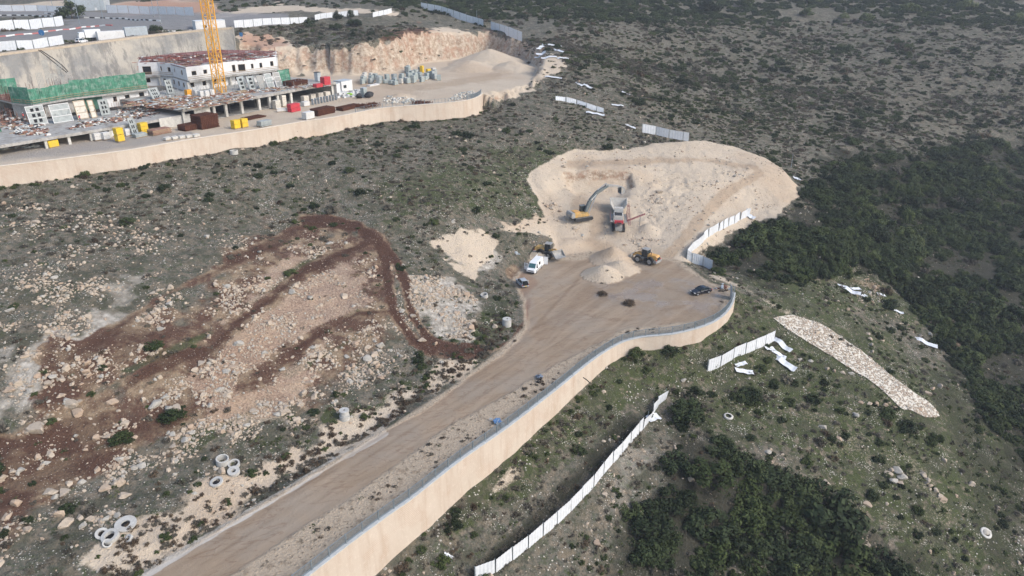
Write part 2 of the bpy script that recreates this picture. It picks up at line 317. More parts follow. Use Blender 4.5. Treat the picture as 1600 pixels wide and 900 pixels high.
for k in range(16):
    o = rr_.uniform(-26, 26); e = rr_.uniform(-14, 14); rut = np.maximum(rut, strip([(300+o, 880+o*.5), (470+o, 770+o*.6), (640+o, 660+o*.65), (800+o*.8, 560+o*.6), (870+e, 500+e), (930+e*2, 450+e)], rr_.uniform(.6, 2.2), 1.5, 2.5, 1.2)*rr_.uniform(.3, .9))
for k in range(12):
    cx0, cy0 = rr_.uniform(960, 1030), rr_.uniform(462, 482); ra, rb = rr_.uniform(50, 120), rr_.uniform(16, 34); a0 = rr_.uniform(0, 6.28)
    rut = np.maximum(rut, strip([(cx0+ra*math.cos(a0+i*.25), cy0+rb*math.sin(a0+i*.25)) for i in range(5)], rr_.uniform(.6, 1.6), 1.4, 2.5, 1.5)*rr_.uniform(.3, .7))
rut = rut*road
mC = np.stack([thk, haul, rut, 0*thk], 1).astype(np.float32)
mB = np.stack([grass, wet, asph, verge], 1).astype(np.float32)
# ---------------------------------------------------------------- mesh helpers
def mesh_np(name, verts, faces, smooth=True):
    me = bpy.data.meshes.new(name)
    verts = np.asarray(verts, np.float32); faces = np.asarray(faces, np.int32); k = faces.shape[1]
    me.vertices.add(len(verts)); me.vertices.foreach_set('co', verts.ravel())
    me.loops.add(faces.size); me.loops.foreach_set('vertex_index', faces.ravel())
    me.polygons.add(len(faces)); me.polygons.foreach_set('loop_start', np.arange(0, faces.size, k, dtype=np.int32))
    me.polygons.foreach_set('loop_total', np.full(len(faces), k, np.int32))
    me.polygons.foreach_set('use_smooth', np.full(len(faces), smooth))
    me.update(calc_edges=True); me.validate(); return me
nyg, nxg = GX2.shape
ii = (np.arange(nyg-1)[:, None]*nxg+np.arange(nxg-1)[None]).ravel()
tf = np.stack([ii, ii+1, ii+1+nxg, ii+nxg], 1)
tme = mesh_np('ground', np.stack([X, Y, Z], 1), tf)
for nm, arr in (('mA', mA), ('mB', mB), ('mC', mC)):
    at_ = tme.attributes.new(nm, 'FLOAT_COLOR', 'POINT'); at_.data.foreach_set('color', arr.ravel())
# ================================================================ MATERIALS
class NT:
    def __init__(s, name):
        s.m = bpy.data.materials.new(name); s.m.use_nodes = True; s.t = s.m.node_tree; s.t.nodes.clear()
        s.out = s.n('ShaderNodeOutputMaterial'); s.b = s.n('ShaderNodeBsdfPrincipled'); s.l(s.b.outputs[0], s.out.inputs['Surface'])
        s.b.inputs['Roughness'].default_value = 0.9; s.b.inputs['Specular IOR Level'].default_value = 0.2
    def n(s, t): return s.t.nodes.new(t)
    def l(s, a, b): s.t.links.new(a, b)
    def put(s, sock, v):
        if isinstance(v, (int, float)): sock.default_value = v
        elif isinstance(v, (tuple, list)): sock.default_value = tuple(v)+((1,) if len(v) == 3 and len(sock.default_value) == 4 else ())
        else: s.l(v, sock)
    def pos(s):
        if not hasattr(s, '_p'): s._p = s.n('ShaderNodeNewGeometry').outputs['Position']
        return s._p
    def obj(s): return s.n('ShaderNodeTexCoord').outputs['Object']
    def noise(s, scale, detail=4, rough=.55, vec=None, dist=0.0, stretch=None):
        q = s.n('ShaderNodeTexNoise'); v = vec or s.pos()
        if stretch:
            mp = s.n('ShaderNodeMapping'); s.l(v, mp.inputs[0]); mp.vector_type = 'TEXTURE'; mp.inputs['Scale'].default_value = tuple(1/k for k in stretch[:3])
            if len(stretch) > 3: mp.inputs['Rotation'].default_value = (0, 0, stretch[3])
            v = mp.outputs[0]
        s.l(v, q.inputs['Vector']); q.inputs['Scale'].default_value = scale; q.inputs['Detail'].default_value = detail
        q.inputs['Roughness'].default_value = rough; q.inputs['Distortion'].default_value = dist; return q.outputs['Fac']
    def vor(s, scale, vec=None, feat='F1', out='Distance', rnd=1.0):
        q = s.n('ShaderNodeTexVoronoi'); q.feature = feat; s.l(vec or s.pos(), q.inputs['Vector']); q.inputs['Scale'].default_value = scale; q.inputs['Randomness'].default_value = rnd
        return q.outputs[out]
    def rng(s, v, a, b, c=0.0, d=1.0, smooth=False):
        q = s.n('ShaderNodeMapRange'); q.clamp = True
        if smooth: q.interpolation_type = 'SMOOTHSTEP'
        s.put(q.inputs[0], v)
        for i, k in enumerate((a, b, c, d)): s.put(q.inputs[i+1], k)
        return q.outputs[0]
    def math(s, op, a, b=0.0):
        q = s.n('ShaderNodeMath'); q.operation = op; s.put(q.inputs[0], a); s.put(q.inputs[1], b); return q.outputs[0]
    def mul(s, a, b): return s.math('MULTIPLY', a, b)
    def mix(s, f, a, b, mode='MIX'):
        q = s.n('ShaderNodeMix'); q.data_type = 'RGBA'; q.blend_type = mode; s.put(q.inputs[0], f); s.put(q.inputs[6], a); s.put(q.inputs[7], b); return q.outputs[2]
    def attr(s, name):
        q = s.n('ShaderNodeAttribute'); q.attribute_name = name; sp = s.n('ShaderNodeSeparateColor'); s.l(q.outputs['Color'], sp.inputs[0])
        return sp.outputs[0], sp.outputs[1], sp.outputs[2], q.outputs['Alpha']
    def rand(s): return s.n('ShaderNodeObjectInfo').outputs['Random']
    def col(s, c): s.put(s.b.inputs['Base Color'], c)
    def rough(s, r): s.put(s.b.inputs['Roughness'], r)
    def bump(s, h, dist=0.1, strength=1.0):
        q = s.n('ShaderNodeBump'); q.inputs['Distance'].default_value = dist; q.inputs['Strength'].default_value = strength; s.l(h, q.inputs['Height']); s.l(q.outputs[0], s.b.inputs['Normal'])
MATS = {}
def ground_mat():
    g = NT('ground'); sand, red, road, pale = g.attr('mA'); grass, wet, asph, verge = g.attr('mB')
    n0 = g.noise(.035, 3); n1 = g.noise(.16, 5, .6); n2 = g.noise(.7, 5, .65); n3 = g.noise(3.2, 4, .65); n4 = g.noise(9, 3, .6)
    # wild hillside: tan soil, dry grey scrub, green herbs, pale stones
    soil = g.mix(n3, (.105,.085,.060), (.30,.25,.185)); soil = g.mix(g.rng(n1, .42, .62), soil, (.19,.155,.11))
    dry = g.mix(n3, (.055,.054,.043), (.19,.182,.148)); c = g.mix(g.rng(n2, .40, .56), soil, dry)
    herb = g.mix(n3, (.029,.038,.015), (.10,.115,.046)); c = g.mix(g.rng(g.math('ADD', n2, g.mul(grass, .34)), .53, .68), c, herb)
    c = g.mix(g.mul(g.rng(g.noise(1.5, 4, .7), .54, .64), .75), c, (.045,.042,.033))
    c = g.mix(g.mul(g.rng(g.noise(.24, 5, .72), .45, .60), .72), c, g.mix(n3, (.035,.037,.024), (.105,.102,.066)))
    stone = g.mix(n4, (.30,.275,.23), (.62,.58,.51)); v1 = g.vor(1.5); thr = g.rng(n1, .36, .68, .02, .30)
    c = g.mix(g.rng(v1, g.math('SUBTRACT', thr, .07), thr, 1, 0), c, stone)
    v2 = g.vor(3.4); thr2 = g.rng(g.noise(.3, 4), .42, .66, .0, .34); c = g.mix(g.rng(v2, g.math('SUBTRACT', thr2, .08), thr2, 1, 0), c, stone)
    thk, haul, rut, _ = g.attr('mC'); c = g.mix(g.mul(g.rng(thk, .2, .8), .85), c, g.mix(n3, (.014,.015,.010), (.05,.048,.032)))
    # broken limestone, plus smoky haze painted on the left patches
    vp = g.vor(.9); pc = g.mix(g.rng(vp, .1, .65), (.62,.57,.50), (.20,.175,.14)); pc = g.mix(n3, pc, (.50,.455,.385)); c = g.mix(g.mul(g.rng(pale, .2, .75), g.rng(n2, .32, .5, .35, 1)), c, pc)
    # red earth
    rc = g.mix(n3, (.050,.027,.019), (.175,.10,.068)); rc = g.mix(g.rng(g.noise(.25, 5, .65), .47, .60), rc, g.mix(n3, (.17,.115,.07), (.39,.295,.195))); rdeep = g.mix(n3, (.038,.019,.013), (.115,.060,.040)); rc = g.mix(g.rng(red, .68, .95), rc, rdeep)
    vr = g.vor(2.4); rc = g.mix(g.rng(vr, .10, .2, g.rng(n1, .4, .6, .2, 1), 0), rc, (.50,.43,.34))
    c = g.mix(g.mul(g.rng(g.math('ADD', red, g.mul(g.math('SUBTRACT', n2, .5), .9)), .25, .55), g.rng(g.math('SUBTRACT', grass, g.mul(red, .8)), .2, .5, 1, .15)), c, rc)
    # crushed rock and sand
    sc = g.mix(n1, (.46,.36,.25), (.63,.535,.41)); sc = g.mix(g.rng(n2, .35, .7), sc, (.52,.43,.33)); sc = g.mix(g.mul(g.rng(n3, .52, .75), .5), sc, (.66,.58,.48))
    sc = g.mix(g.mul(g.rng(n0, .5, .62), .35), sc, (.42,.29,.185)); sc = g.mix(g.mul(g.rng(g.vor(2.0), .06, .16, 1, 0), .55), sc, (.68,.62,.54))
    sc = g.mix(g.mul(g.rng(red, .3, 1), .75), sc, (.40,.185,.11))
    sc = g.mix(g.mul(g.rng(haul, .2, .8), .8), sc, g.mix(n2, (.34,.245,.16), (.47,.36,.255)))
    c = g.mix(g.rng(g.math('ADD', sand, g.mul(g.math('SUBTRACT', n3, .5), .5)), .35, .62), c, sc)
    gm = g.n('ShaderNodeNewGeometry'); sz = g.n('ShaderNodeSeparateXYZ'); g.l(gm.outputs['Normal'], sz.inputs[0]); steep = g.rng(sz.outputs[2], .80, .55); rk = g.noise(.75, 7, .75)
    face = g.mix(g.rng(rk, .38, .62), (.24,.155,.10), (.60,.51,.40)); face = g.mix(g.mul(g.rng(g.noise(.3, 5, .7), .5, .62), .6), face, (.36,.18,.11))
    c = g.mix(g.mul(g.mul(steep, g.rng(sand, .3, .7)), .85), c, face)
    # loose sandy verge with dry weeds
    vc = g.mix(n3, (.34,.26,.18), (.56,.46,.345)); vc = g.mix(g.mul(g.rng(n2, .52, .66), .7), vc, (.25,.19,.13)); vc = g.mix(g.mul(g.rng(g.noise(1.2, 5, .7), .56, .64), .7), vc, (.085,.070,.045))
    c = g.mix(verge, c, vc)
    # muddy road
    st = g.noise(.55, 4, .6, stretch=(.10, 1.0, 1.0, math.radians(51)), dist=.6); n5 = g.noise(.09, 3)
    oc = g.mix(g.rng(st, .3, .7), (.255,.188,.127), (.37,.285,.203)); oc = g.mix(g.mul(g.rng(n5, .46, .62), .55), oc, (.30,.255,.203)); oc = g.mix(g.mul(g.rng(n3, .6, .75), .3), oc, (.42,.34,.265))
    arc = g.noise(.32, 3, .5, dist=2.2, stretch=(.5, 1.6, 1, .25)); oc = g.mix(g.mul(g.rng(arc, .56, .6), g.rng(arc, .64, .6, .0, .5)), oc, (.20,.125,.082))
    oc = g.mix(g.mul(g.rng(pale, .3, .7), .85), oc, (.54,.50,.44)); oc = g.mix(g.mul(g.rng(red, .3, .8), .6), oc, (.20,.10,.065)); oc = g.mix(g.mul(wet, .45), oc, (.27,.205,.145))
    oc = g.mix(g.mul(rut, .55), oc, (.175,.115,.072))
    c = g.mix(road, c, oc)
    ac = g.mix(n3, (.20,.195,.19), (.30,.29,.285)); c = g.mix(asph, c, ac)
    g.col(c); wr = g.mul(g.mul(wet, road), g.rng(n1, .45, .56)); g.rough(g.rng(wr, 0, 1, .92, .22)); g.put(g.b.inputs['Specular IOR Level'], g.rng(wr, 0, 1, .15, .5))
    h = g.math('ADD', g.mul(n3, .5), g.math('ADD', g.mul(n2, .6), g.mul(n4, .2))); h = g.math('SUBTRACT', h, g.mul(g.rng(v1, 0, .35), .3)); h = g.mul(h, g.rng(road, 0, 1, 1, .18))
    g.bump(h, .55, .8)
    return g.m
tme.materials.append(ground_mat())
ground_ob = bpy.data.objects.new('ground', tme); COL.objects.link(ground_ob); ground_ob['kind'] = 'structure'

def simple(name, c, rough=.8, spec=.2, var=.25, scale=2.0, metal=0.0, dirt=None, dirtamt=.5, dscale=.8, coords='pos'):
    """painted / raw surface with blotchy variation and dirt"""
    g = NT(name); v = g.pos() if coords == 'pos' else g.obj()
    n = g.noise(scale, 5, .6, v); lo = tuple(k*(1-var) for k in c); hi = tuple(min(1, k*(1+var)) for k in c)
    cc = g.mix(g.rng(n, .3, .7), lo, hi)
    if dirt: cc = g.mix(g.mul(g.rng(g.noise(dscale, 6, .7, v), .48, .68), dirtamt), cc, dirt)
    g.col(cc); g.rough(rough); g.b.inputs['Specular IOR Level'].default_value = spec; g.b.inputs['Metallic'].default_value = metal
    MATS[name] = g.m; return g.m
def M(n): return MATS[n]
def plaster():
    g = NT('wall_plaster'); n1 = g.noise(.25, 5, .6); n2 = g.noise(2.5, 4, .6); st = g.noise(.8, 5, .65, stretch=(1, 1, .12))
    c = g.mix(n1, (.49,.40,.315), (.62,.535,.44)); c = g.mix(g.mul(g.rng(st, .48, .68), .55), c, (.44,.33,.245)); c = g.mix(g.mul(g.rng(n2, .55, .75), .25), c, (.80,.72,.62))
    sep = g.n('ShaderNodeSeparateXYZ'); g.l(g.pos(), sep.inputs[0]); w = g.math('SINE', g.mul(sep.outputs[2], 2*math.pi/.28)); patch = g.rng(g.noise(.22, 3, .6), .53, .60)
    c = g.mix(g.mul(g.mul(g.rng(w, .3, .9), patch), .55), c, (.42,.26,.17)); c = g.mix(g.mul(g.rng(w, .75, 1), .10), c, (.5,.38,.28))
    g.col(c); g.rough(.93); g.bump(g.math('ADD', g.mul(w, .25), n2), .05, .5); MATS['plaster'] = g.m
plaster()
def shotcrete():
    g = NT('shotcrete'); n1 = g.noise(.12, 5, .6); n2 = g.noise(1.2, 5, .65); st = g.noise(.35, 6, .7, stretch=(1, 1, .25))
    c = g.mix(g.rng(n1, .42, .58), (.27,.265,.25), (.46,.42,.355)); c = g.mix(g.mul(g.rng(st, .50, .58), .75), c, (.19,.185,.175)); c = g.mix(g.mul(g.rng(n2, .55, .75), .4), c, (.40,.335,.25))
    g.col(c); g.rough(.95); g.bump(n2, .4, .7); MATS['shotcrete'] = g.m
shotcrete()
simple('concrete', (.38,.365,.335), .9, .2, .25, 1.5, dirt=(.20,.17,.14), dirtamt=.8, dscale=.45)
simple('concrete_pale', (.56,.54,.49), .9, .2, .15, 2, dirt=(.36,.33,.28), dirtamt=.5)
simple('cement_ring', (.46,.45,.42), .9, .2, .15, 2, dirt=(.38,.34,.28), dirtamt=.5, coords='obj')
simple('white_wall', (.70,.695,.68), .85, .2, .06, 2, dirt=(.52,.49,.44), dirtamt=.4)
simple('white_sheet', (.66,.68,.70), .55, .35, .06, 1.2, dirt=(.50,.49,.46), dirtamt=.45, dscale=1.4)
simple('grey_sheet', (.42,.46,.48), .5, .4, .15, 1.5, dirt=(.3,.3,.29))
simple('galvanised', (.26,.30,.32), .45, .5, .15, 3, metal=.35)
simple('green_form', (.07,.22,.145), .8, .25, .35, .7, dirt=(.32,.40,.34), dirtamt=.75, dscale=.9)
simple('green_dark', (.045,.13,.09), .8, .25, .3, .7, dirt=(.2,.26,.22), dirtamt=.5)
simple('grey_form', (.32,.345,.335), .7, .3, .25, 1.2, dirt=(.5,.5,.47), dirtamt=.5)
simple('void_shade', (.022,.022,.024), .9, .1, .2, 1)  # near-black for solid panels that stand in for the shade inside openings
simple('rust', (.105,.042,.026), .95, .1, .35, 4, dirt=(.17,.075,.045), dirtamt=.6)
simple('red_deck', (.24,.09,.075), .9, .15, .5, .5, dirt=(.30,.27,.25), dirtamt=1.0, dscale=.3)
simple('concrete_shade', (.10,.098,.094), .9, .2, .2, 1.5)  # concrete darkened so the bays under the slabs read as shaded
simple('red_paint', (.52,.045,.06), .6, .3, .15, 2, dirt=(.35,.12,.11))
simple('yellow_paint', (.72,.47,.03), .6, .3, .12, 2, dirt=(.5,.38,.14))
simple('crane_yellow', (.80,.40,.045), .55, .35, .1, 2, dirt=(.55,.33,.12), dirtamt=.35)
simple('loader_yellow', (.50,.31,.10), .6, .3, .2, 1.5, dirt=(.34,.27,.19), dirtamt=.7, dscale=1.2, coords='obj')
simple('loader_orange', (.62,.34,.10), .55, .3, .15, 1.5, dirt=(.4,.3,.19), dirtamt=.5, dscale=1.2, coords='obj')
simple('machine_teal', (.125,.15,.155), .6, .3, .2, 1.5, dirt=(.30,.27,.22), dirtamt=.6, dscale=1.3, coords='obj')
simple('machine_grey', (.30,.30,.29), .7, .3, .2, 1.5, dirt=(.45,.38,.29), dirtamt=.7, dscale=1.3, coords='obj')
simple('machine_pale', (.50,.48,.44), .7, .3, .15, 1.5, dirt=(.48,.40,.30), dirtamt=.6, dscale=1.3, coords='obj')
simple('machine_red', (.27,.11,.11), .7, .3, .2, 1.5, dirt=(.42,.32,.26), dirtamt=.65, dscale=1.5, coords='obj')
simple('tyre', (.030,.029,.028), .95, .15, .3, 3, dirt=(.22,.18,.14), dirtamt=.7, dscale=2, coords='obj')
simple('rubber', (.022,.022,.023), .8, .2, .2, 3, coords='obj')
simple('rim', (.34,.34,.34), .5, .4, .1, 3, coords='obj')
simple('glass', (.020,.030,.034), .12, .6, .1, 1, coords='obj')
simple('glass_teal', (.045,.12,.13), .12, .6, .15, 1, coords='obj')
simple('car_black', (.010,.011,.018), .22, .55, .1, 1, coords='obj')
simple('car_silver', (.38,.41,.44), .3, .5, .08, 1, dirt=(.36,.33,.30), dirtamt=.3, coords='obj')
simple('van_white', (.80,.80,.79), .4, .4, .03, 1, dirt=(.58,.53,.46), dirtamt=.35, coords='obj')
simple('lamp_glass', (.75,.75,.72), .15, .6, .05, 1, coords='obj')
simple('tail_red', (.45,.02,.02), .25, .5, .05, 1, coords='obj')
simple('plastic_dark', (.035,.035,.037), .7, .3, .2, 2, coords='obj')
simple('wood', (.36,.265,.17), .9, .15, .25, 2, dirt=(.2,.15,.1), dirtamt=.4)
simple('timber_red', (.27,.14,.10), .9, .15, .35, 1.5, dirt=(.42,.34,.27), dirtamt=.6)
simple('stone_block', (.60,.56,.48), .9, .15, .12, 2, dirt=(.42,.36,.28), dirtamt=.4)
simple('bag_white', (.62,.61,.58), .8, .2, .08, 2, dirt=(.5,.47,.42), dirtamt=.4)
simple('block_grey', (.33,.37,.355), .9, .15, .2, 2, dirt=(.48,.47,.42), dirtamt=.4)
simple('blue_paint', (.04,.16,.36), .5, .4, .1, 2)
simple('blue_plastic', (.10,.22,.42), .6, .3, .25, 2, dirt=(.4,.42,.42))
simple('lime_plastic', (.32,.60,.06), .7, .3, .1, 2)
simple('orange_block', (.75,.35,.04), .7, .3, .1, 2)
simple('paint_white', (.74,.74,.72), .8, .2, .08, 3, dirt=(.4,.38,.36), dirtamt=.4)
simple('paint_red', (.42,.16,.15), .8, .2, .15, 3)
simple('cable_dark', (.035,.033,.032), .8, .2, .2, 3)
simple('net_blue', (.20,.24,.30), .9, .1, .3, 2)
simple('hi_vis', (.70,.16,.14), .8, .1, .1, 2); simple('skin', (.40,.24,.17), .7, .2, .05, 2); simple('trouser', (.03,.04,.08), .9, .1, .1, 2)
def rock_mat(name, lo, hi, stain):
    g = NT(name); v = g.obj(); n = g.noise(1.6, 5, .65, v); c = g.mix(n, lo, hi); r = g.rand(); c = g.mix(g.mul(g.rng(r, .55, 1), .55), c, stain)
    c = g.mix(g.mul(g.rng(g.noise(3.5, 4, .6, v), .52, .7), .5), c, tuple(k*.55 for k in lo)); g.col(c); g.rough(.95); g.bump(n, .25, .6); MATS[name] = g.m
rock_mat('limestone', (.30,.24,.18), (.60,.505,.395), (.35,.22,.14)); rock_mat('red_rock', (.24,.12,.08), (.40,.23,.16), (.20,.09,.06)); rock_mat('grey_rock', (.31,.285,.245), (.54,.50,.43), (.30,.27,.22))
def leaf_mat(name, dark, mid, light):
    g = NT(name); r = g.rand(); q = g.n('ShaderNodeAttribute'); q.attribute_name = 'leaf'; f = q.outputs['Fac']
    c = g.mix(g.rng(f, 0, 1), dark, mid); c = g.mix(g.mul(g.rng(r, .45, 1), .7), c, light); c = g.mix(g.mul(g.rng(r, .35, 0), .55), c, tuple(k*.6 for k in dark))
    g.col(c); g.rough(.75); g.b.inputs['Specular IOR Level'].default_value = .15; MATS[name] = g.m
leaf_mat('leaf_maquis', (.013,.020,.009), (.046,.064,.026), (.076,.095,.034))
leaf_mat('leaf_green', (.022,.034,.011), (.065,.085,.027), (.09,.11,.036))
leaf_mat('leaf_dry', (.055,.048,.038), (.135,.12,.092), (.17,.15,.11))
leaf_mat('leaf_brown', (.045,.030,.020), (.11,.078,.05), (.13,.095,.06))
leaf_mat('leaf_pine', (.045,.065,.02), (.125,.15,.05), (.15,.17,.07))
leaf_mat('leaf_herb', (.035,.048,.018), (.095,.11,.045), (.14,.135,.07))
simple('bark', (.12,.09,.065), .95, .1, .3, 4, coords='obj')
# ================================================================ MESH HELPERS
class MB:
    def __init__(s): s.v = []; s.f = []; s.mi = []; s.cur = 0
    def add(s, verts, faces):
        o = len(s.v); s.v += [tuple(q) for q in verts]; s.f += [tuple(i+o for i in f) for f in faces]; s.mi += [s.cur]*len(faces); return s
    def box(s, c, size, rz=0.0, tilt=None, taper=1.0):
        hx, hy, hz = size[0]/2, size[1]/2, size[2]/2
        m = Matrix.Rotation(rz, 3, 'Z')
        if tilt is not None: m = m @ Matrix.Rotation(tilt[1], 3, tilt[0])
        vs = []
        for z in (-hz, hz):
            k = taper if z > 0 else 1.0
            for x, y in ((-hx, -hy), (hx, -hy), (hx, hy), (-hx, hy)):
                vs.append(Vector(c)+m @ Vector((x*k, y*k, z)))
        return s.add(vs, [(3,2,1,0),(4,5,6,7),(0,1,5,4),(1,2,6,5),(2,3,7,6),(3,0,4,7)])
    def prism(s, poly, z0, z1):
        """vertical prism over a ccw footprint"""
        n = len(poly); vs = [(p[0], p[1], z0) for p in poly]+[(p[0], p[1], z1) for p in poly]
        return s.add(vs, [tuple(reversed(range(n))), tuple(range(n, 2*n))]+[(i, (i+1) % n, n+(i+1) % n, n+i) for i in range(n)])
    def side(s, prof, y0, y1, inset=0.0):
        """side profile (x, z) extruded across y; inset narrows the upper points"""
        n = len(prof); zs = [p[1] for p in prof]; zl, zh = min(zs), max(zs)
        k = lambda z: inset*max(0, (z-zl)/(zh-zl+1e-9)-.45)/.55
        vs = [(x, y0+k(z), z) for x, z in prof]+[(x, y1-k(z), z) for x, z in prof]
        return s.add(vs, [tuple(range(n)), tuple(reversed(range(n, 2*n)))]+[(i, n+i, n+(i+1) % n, (i+1) % n) for i in range(n)])
    def tube(s, a, b, r0, r1=None, n=6, cap=True):
        a = Vector(a); b = Vector(b); r1 = r0 if r1 is None else r1
        d = (b-a).normalized(); u = d.orthogonal().normalized(); w = d.cross(u)
        vs = [a+(u*math.cos(2*math.pi*i/n)+w*math.sin(2*math.pi*i/n))*r0 for i in range(n)]+[b+(u*math.cos(2*math.pi*i/n)+w*math.sin(2*math.pi*i/n))*r1 for i in range(n)]
        fs = [(i, (i+1) % n, n+(i+1) % n, n+i) for i in range(n)]
        if cap: fs += [tuple(reversed(range(n))), tuple(range(n, 2*n))]
        return s.add(vs, fs)
    def bar(s, a, b, w, h=None):
        """square bar between two points, w across, h in the other direction"""
        a = Vector(a); b = Vector(b); h = w if h is None else h; d = (b-a).normalized()
        up = Vector((0, 0, 1)) if abs(d.z) < .95 else Vector((0, 1, 0))
        u = d.cross(up).normalized()*(w/2); q = u.cross(d).normalized()*(h/2)
        vs = [a-u-q, a+u-q, a+u+q, a-u+q, b-u-q, b+u-q, b+u+q, b-u+q]
        return s.add(vs, [(3,2,1,0),(4,5,6,7),(0,1,5,4),(1,2,6,5),(2,3,7,6),(3,0,4,7)])
    def ring(s, c, r0, r1, h, n=20):
        """hollow ring standing on c"""
        c = Vector(c); vs = []
        for z in (0, h):
            for r in (r1, r0):
                vs += [c+Vector((r*math.cos(2*math.pi*i/n), r*math.sin(2*math.pi*i/n), z)) for i in range(n)]
        fs = []
        for i in range(n):
            j = (i+1) % n
            fs += [(i, j, 2*n+j, 2*n+i), (n+j, n+i, 3*n+i, 3*n+j), (2*n+i, 2*n+j, 3*n+j, 3*n+i), (j, i, n+i, n+j)]
        return s.add(vs, fs)
    def sheet(s, pts, th=.03):
        """closed thin plate over a polygon of 3-D points"""
        p = [Vector(q) for q in pts]; n = len(p); nr = (p[1]-p[0]).cross(p[-1]-p[0]).normalized()*th/2
        vs = [q-nr for q in p]+[q+nr for q in p]
        return s.add(vs, [tuple(reversed(range(n))), tuple(range(n, 2*n))]+[(i, (i+1) % n, n+(i+1) % n, n+i) for i in range(n)])
    def mesh(s, name, mats, smooth=False):
        me = bpy.data.meshes.new(name); me.from_pydata(s.v, [], s.f)
        for m in (mats if isinstance(mats, (list, tuple)) else [mats]): me.materials.append(MATS[m] if isinstance(m, str) else m)
        me.polygons.foreach_set('material_index', s.mi)
        if smooth: me.polygons.foreach_set('use_smooth', [True]*len(me.polygons))
        me.update(); return me
    def build(s, name, mats, parent=None, smooth=False, bevel=0.0, loc=None, rz=None):
        o = bpy.data.objects.new(name, s.mesh(name, mats, smooth)); COL.objects.link(o)
        if parent: o.parent = parent
        if loc is not None: o.location = loc
        if rz is not None: o.rotation_euler = (0, 0, rz)
        if bevel:
            b = o.modifiers.new('bevel', 'BEVEL'); b.width = bevel; b.segments = 2; b.limit_method = 'ANGLE'
        return o
def thing(name, label, cat, loc=(0,0,0), rz=0.0, group=None):
    o = bpy.data.objects.new(name, None); COL.objects.link(o); o.location = loc; o.rotation_euler = (0, 0, rz); o.empty_display_size = .5
    return tag(o, label, cat, group)
def tag(o, label, cat, group=None):
    o['label'] = label; o['category'] = cat
    if group: o['group'] = group
    return o
def part(name, mesh, parent, loc=(0,0,0), rot=(0,0,0), scale=(1,1,1)):
    o = bpy.data.objects.new(name, mesh); COL.objects.link(o); o.parent = parent; o.location = loc; o.rotation_euler = rot; o.scale = scale; return o
def struct(o): o['kind'] = 'structure'; return o
def heading(a, b): return math.atan2(b[1]-a[1], b[0]-a[0])
# ================================================================ RETAINING WALLS, COPING, RAILINGS, SHEET FENCES
def normals(path):
    out = []
    for i in range(len(path)):
        d = path[min(i+1, len(path)-1)]-path[max(i-1, 0)]; d.z = 0; d.normalize(); out.append(Vector((d.y, -d.x, 0)))
    return out
def ribbon(path, nrm, prof_fn):
    """sweep a closed cross-section [(offset outwards, z)] along a path"""
    m = MB(); vs = []; k = None
    for i, p in enumerate(path):
        pr = prof_fn(i); k = len(pr); vs += [(p.x+nrm[i].x*o, p.y+nrm[i].y*o, z) for o, z in pr]
    fs = []
    for i in range(len(path)-1):
        for j in range(k): fs.append((i*k+j, (i+1)*k+j, (i+1)*k+(j+1) % k, i*k+(j+1) % k))
    fs += [tuple(range(k)), tuple(reversed(range((len(path)-1)*k, len(path)*k)))]
    m.add(vs, [tuple(reversed(f)) for f in fs]); return m
def retaining_wall(path, foot, ztop, ginner, name, label, cop):
    n = normals(path); t = thing(name, label, 'retaining wall', path[0])
    org = path[0].copy(); loc = [p-org for p in path]
    # path[0] is the Empty's origin: parts are written relative to it
    body = ribbon(loc, n, lambda i: [(-.15, ztop-.12-org.z), (-.15, foot[i]-1.5-org.z), (.55, foot[i]-1.5-org.z), (.40, foot[i]+.0-org.z), (.24, ztop-.12-org.z)]).build('wall_face', 'plaster', t)
    ribbon(loc, n, lambda i: [(-.30, ztop-.118-org.z), (.34, ztop-.118-org.z), (.34, ztop+.04-org.z), (-.30, ztop+.04-org.z)]).build('coping', cop, t, bevel=.0)
    back = ribbon(path, n, lambda i: [(-.16, ginner-.3), (-.16, ginner+.03), (-1.5, ginner+.01), (-1.5, ginner-.3)])
    return t, n, back
simple('verge_sand', (.40,.315,.225), .95, .1, .3, 2.5, dirt=(.17,.125,.08), dirtamt=.7, dscale=1.1)
simple('site_sand', (.50,.415,.315), .95, .1, .15, 1.5, dirt=(.36,.28,.2), dirtamt=.4)
simple('coping_stone', (.46,.475,.475), .85, .2, .1, 2, dirt=(.46,.43,.39), dirtamt=.4)
simple('coping_cream', (.70,.61,.50), .9, .2, .08, 2, dirt=(.52,.44,.35), dirtamt=.4)
wl, wl_n, bk = retaining_wall(low_top, low_foot, LOW_Z, 0.0, 'retaining_wall', 'long cream plastered retaining wall holding the dirt road and turning circle', 'coping_stone')
struct(bk.build('verge', 'verge_sand'))
wu, wu_n, bk = retaining_wall(up_top, up_foot, UP_Z, TZ, 'retaining_wall', 'cream plastered retaining wall below the building site terrace', 'coping_cream')
struct(bk.build('verge', 'site_sand'))
def resample(path, step):
    out = [path[0].copy()]; acc = 0.0
    for a, b in zip(path[:-1], path[1:]):
        L = (b-a).length; pos = 0.0
        while acc+(L-pos) >= step:
            pos += step-acc; acc = 0.0; out.append(a+(b-a)*(pos/L))
        acc += L-pos
    return out
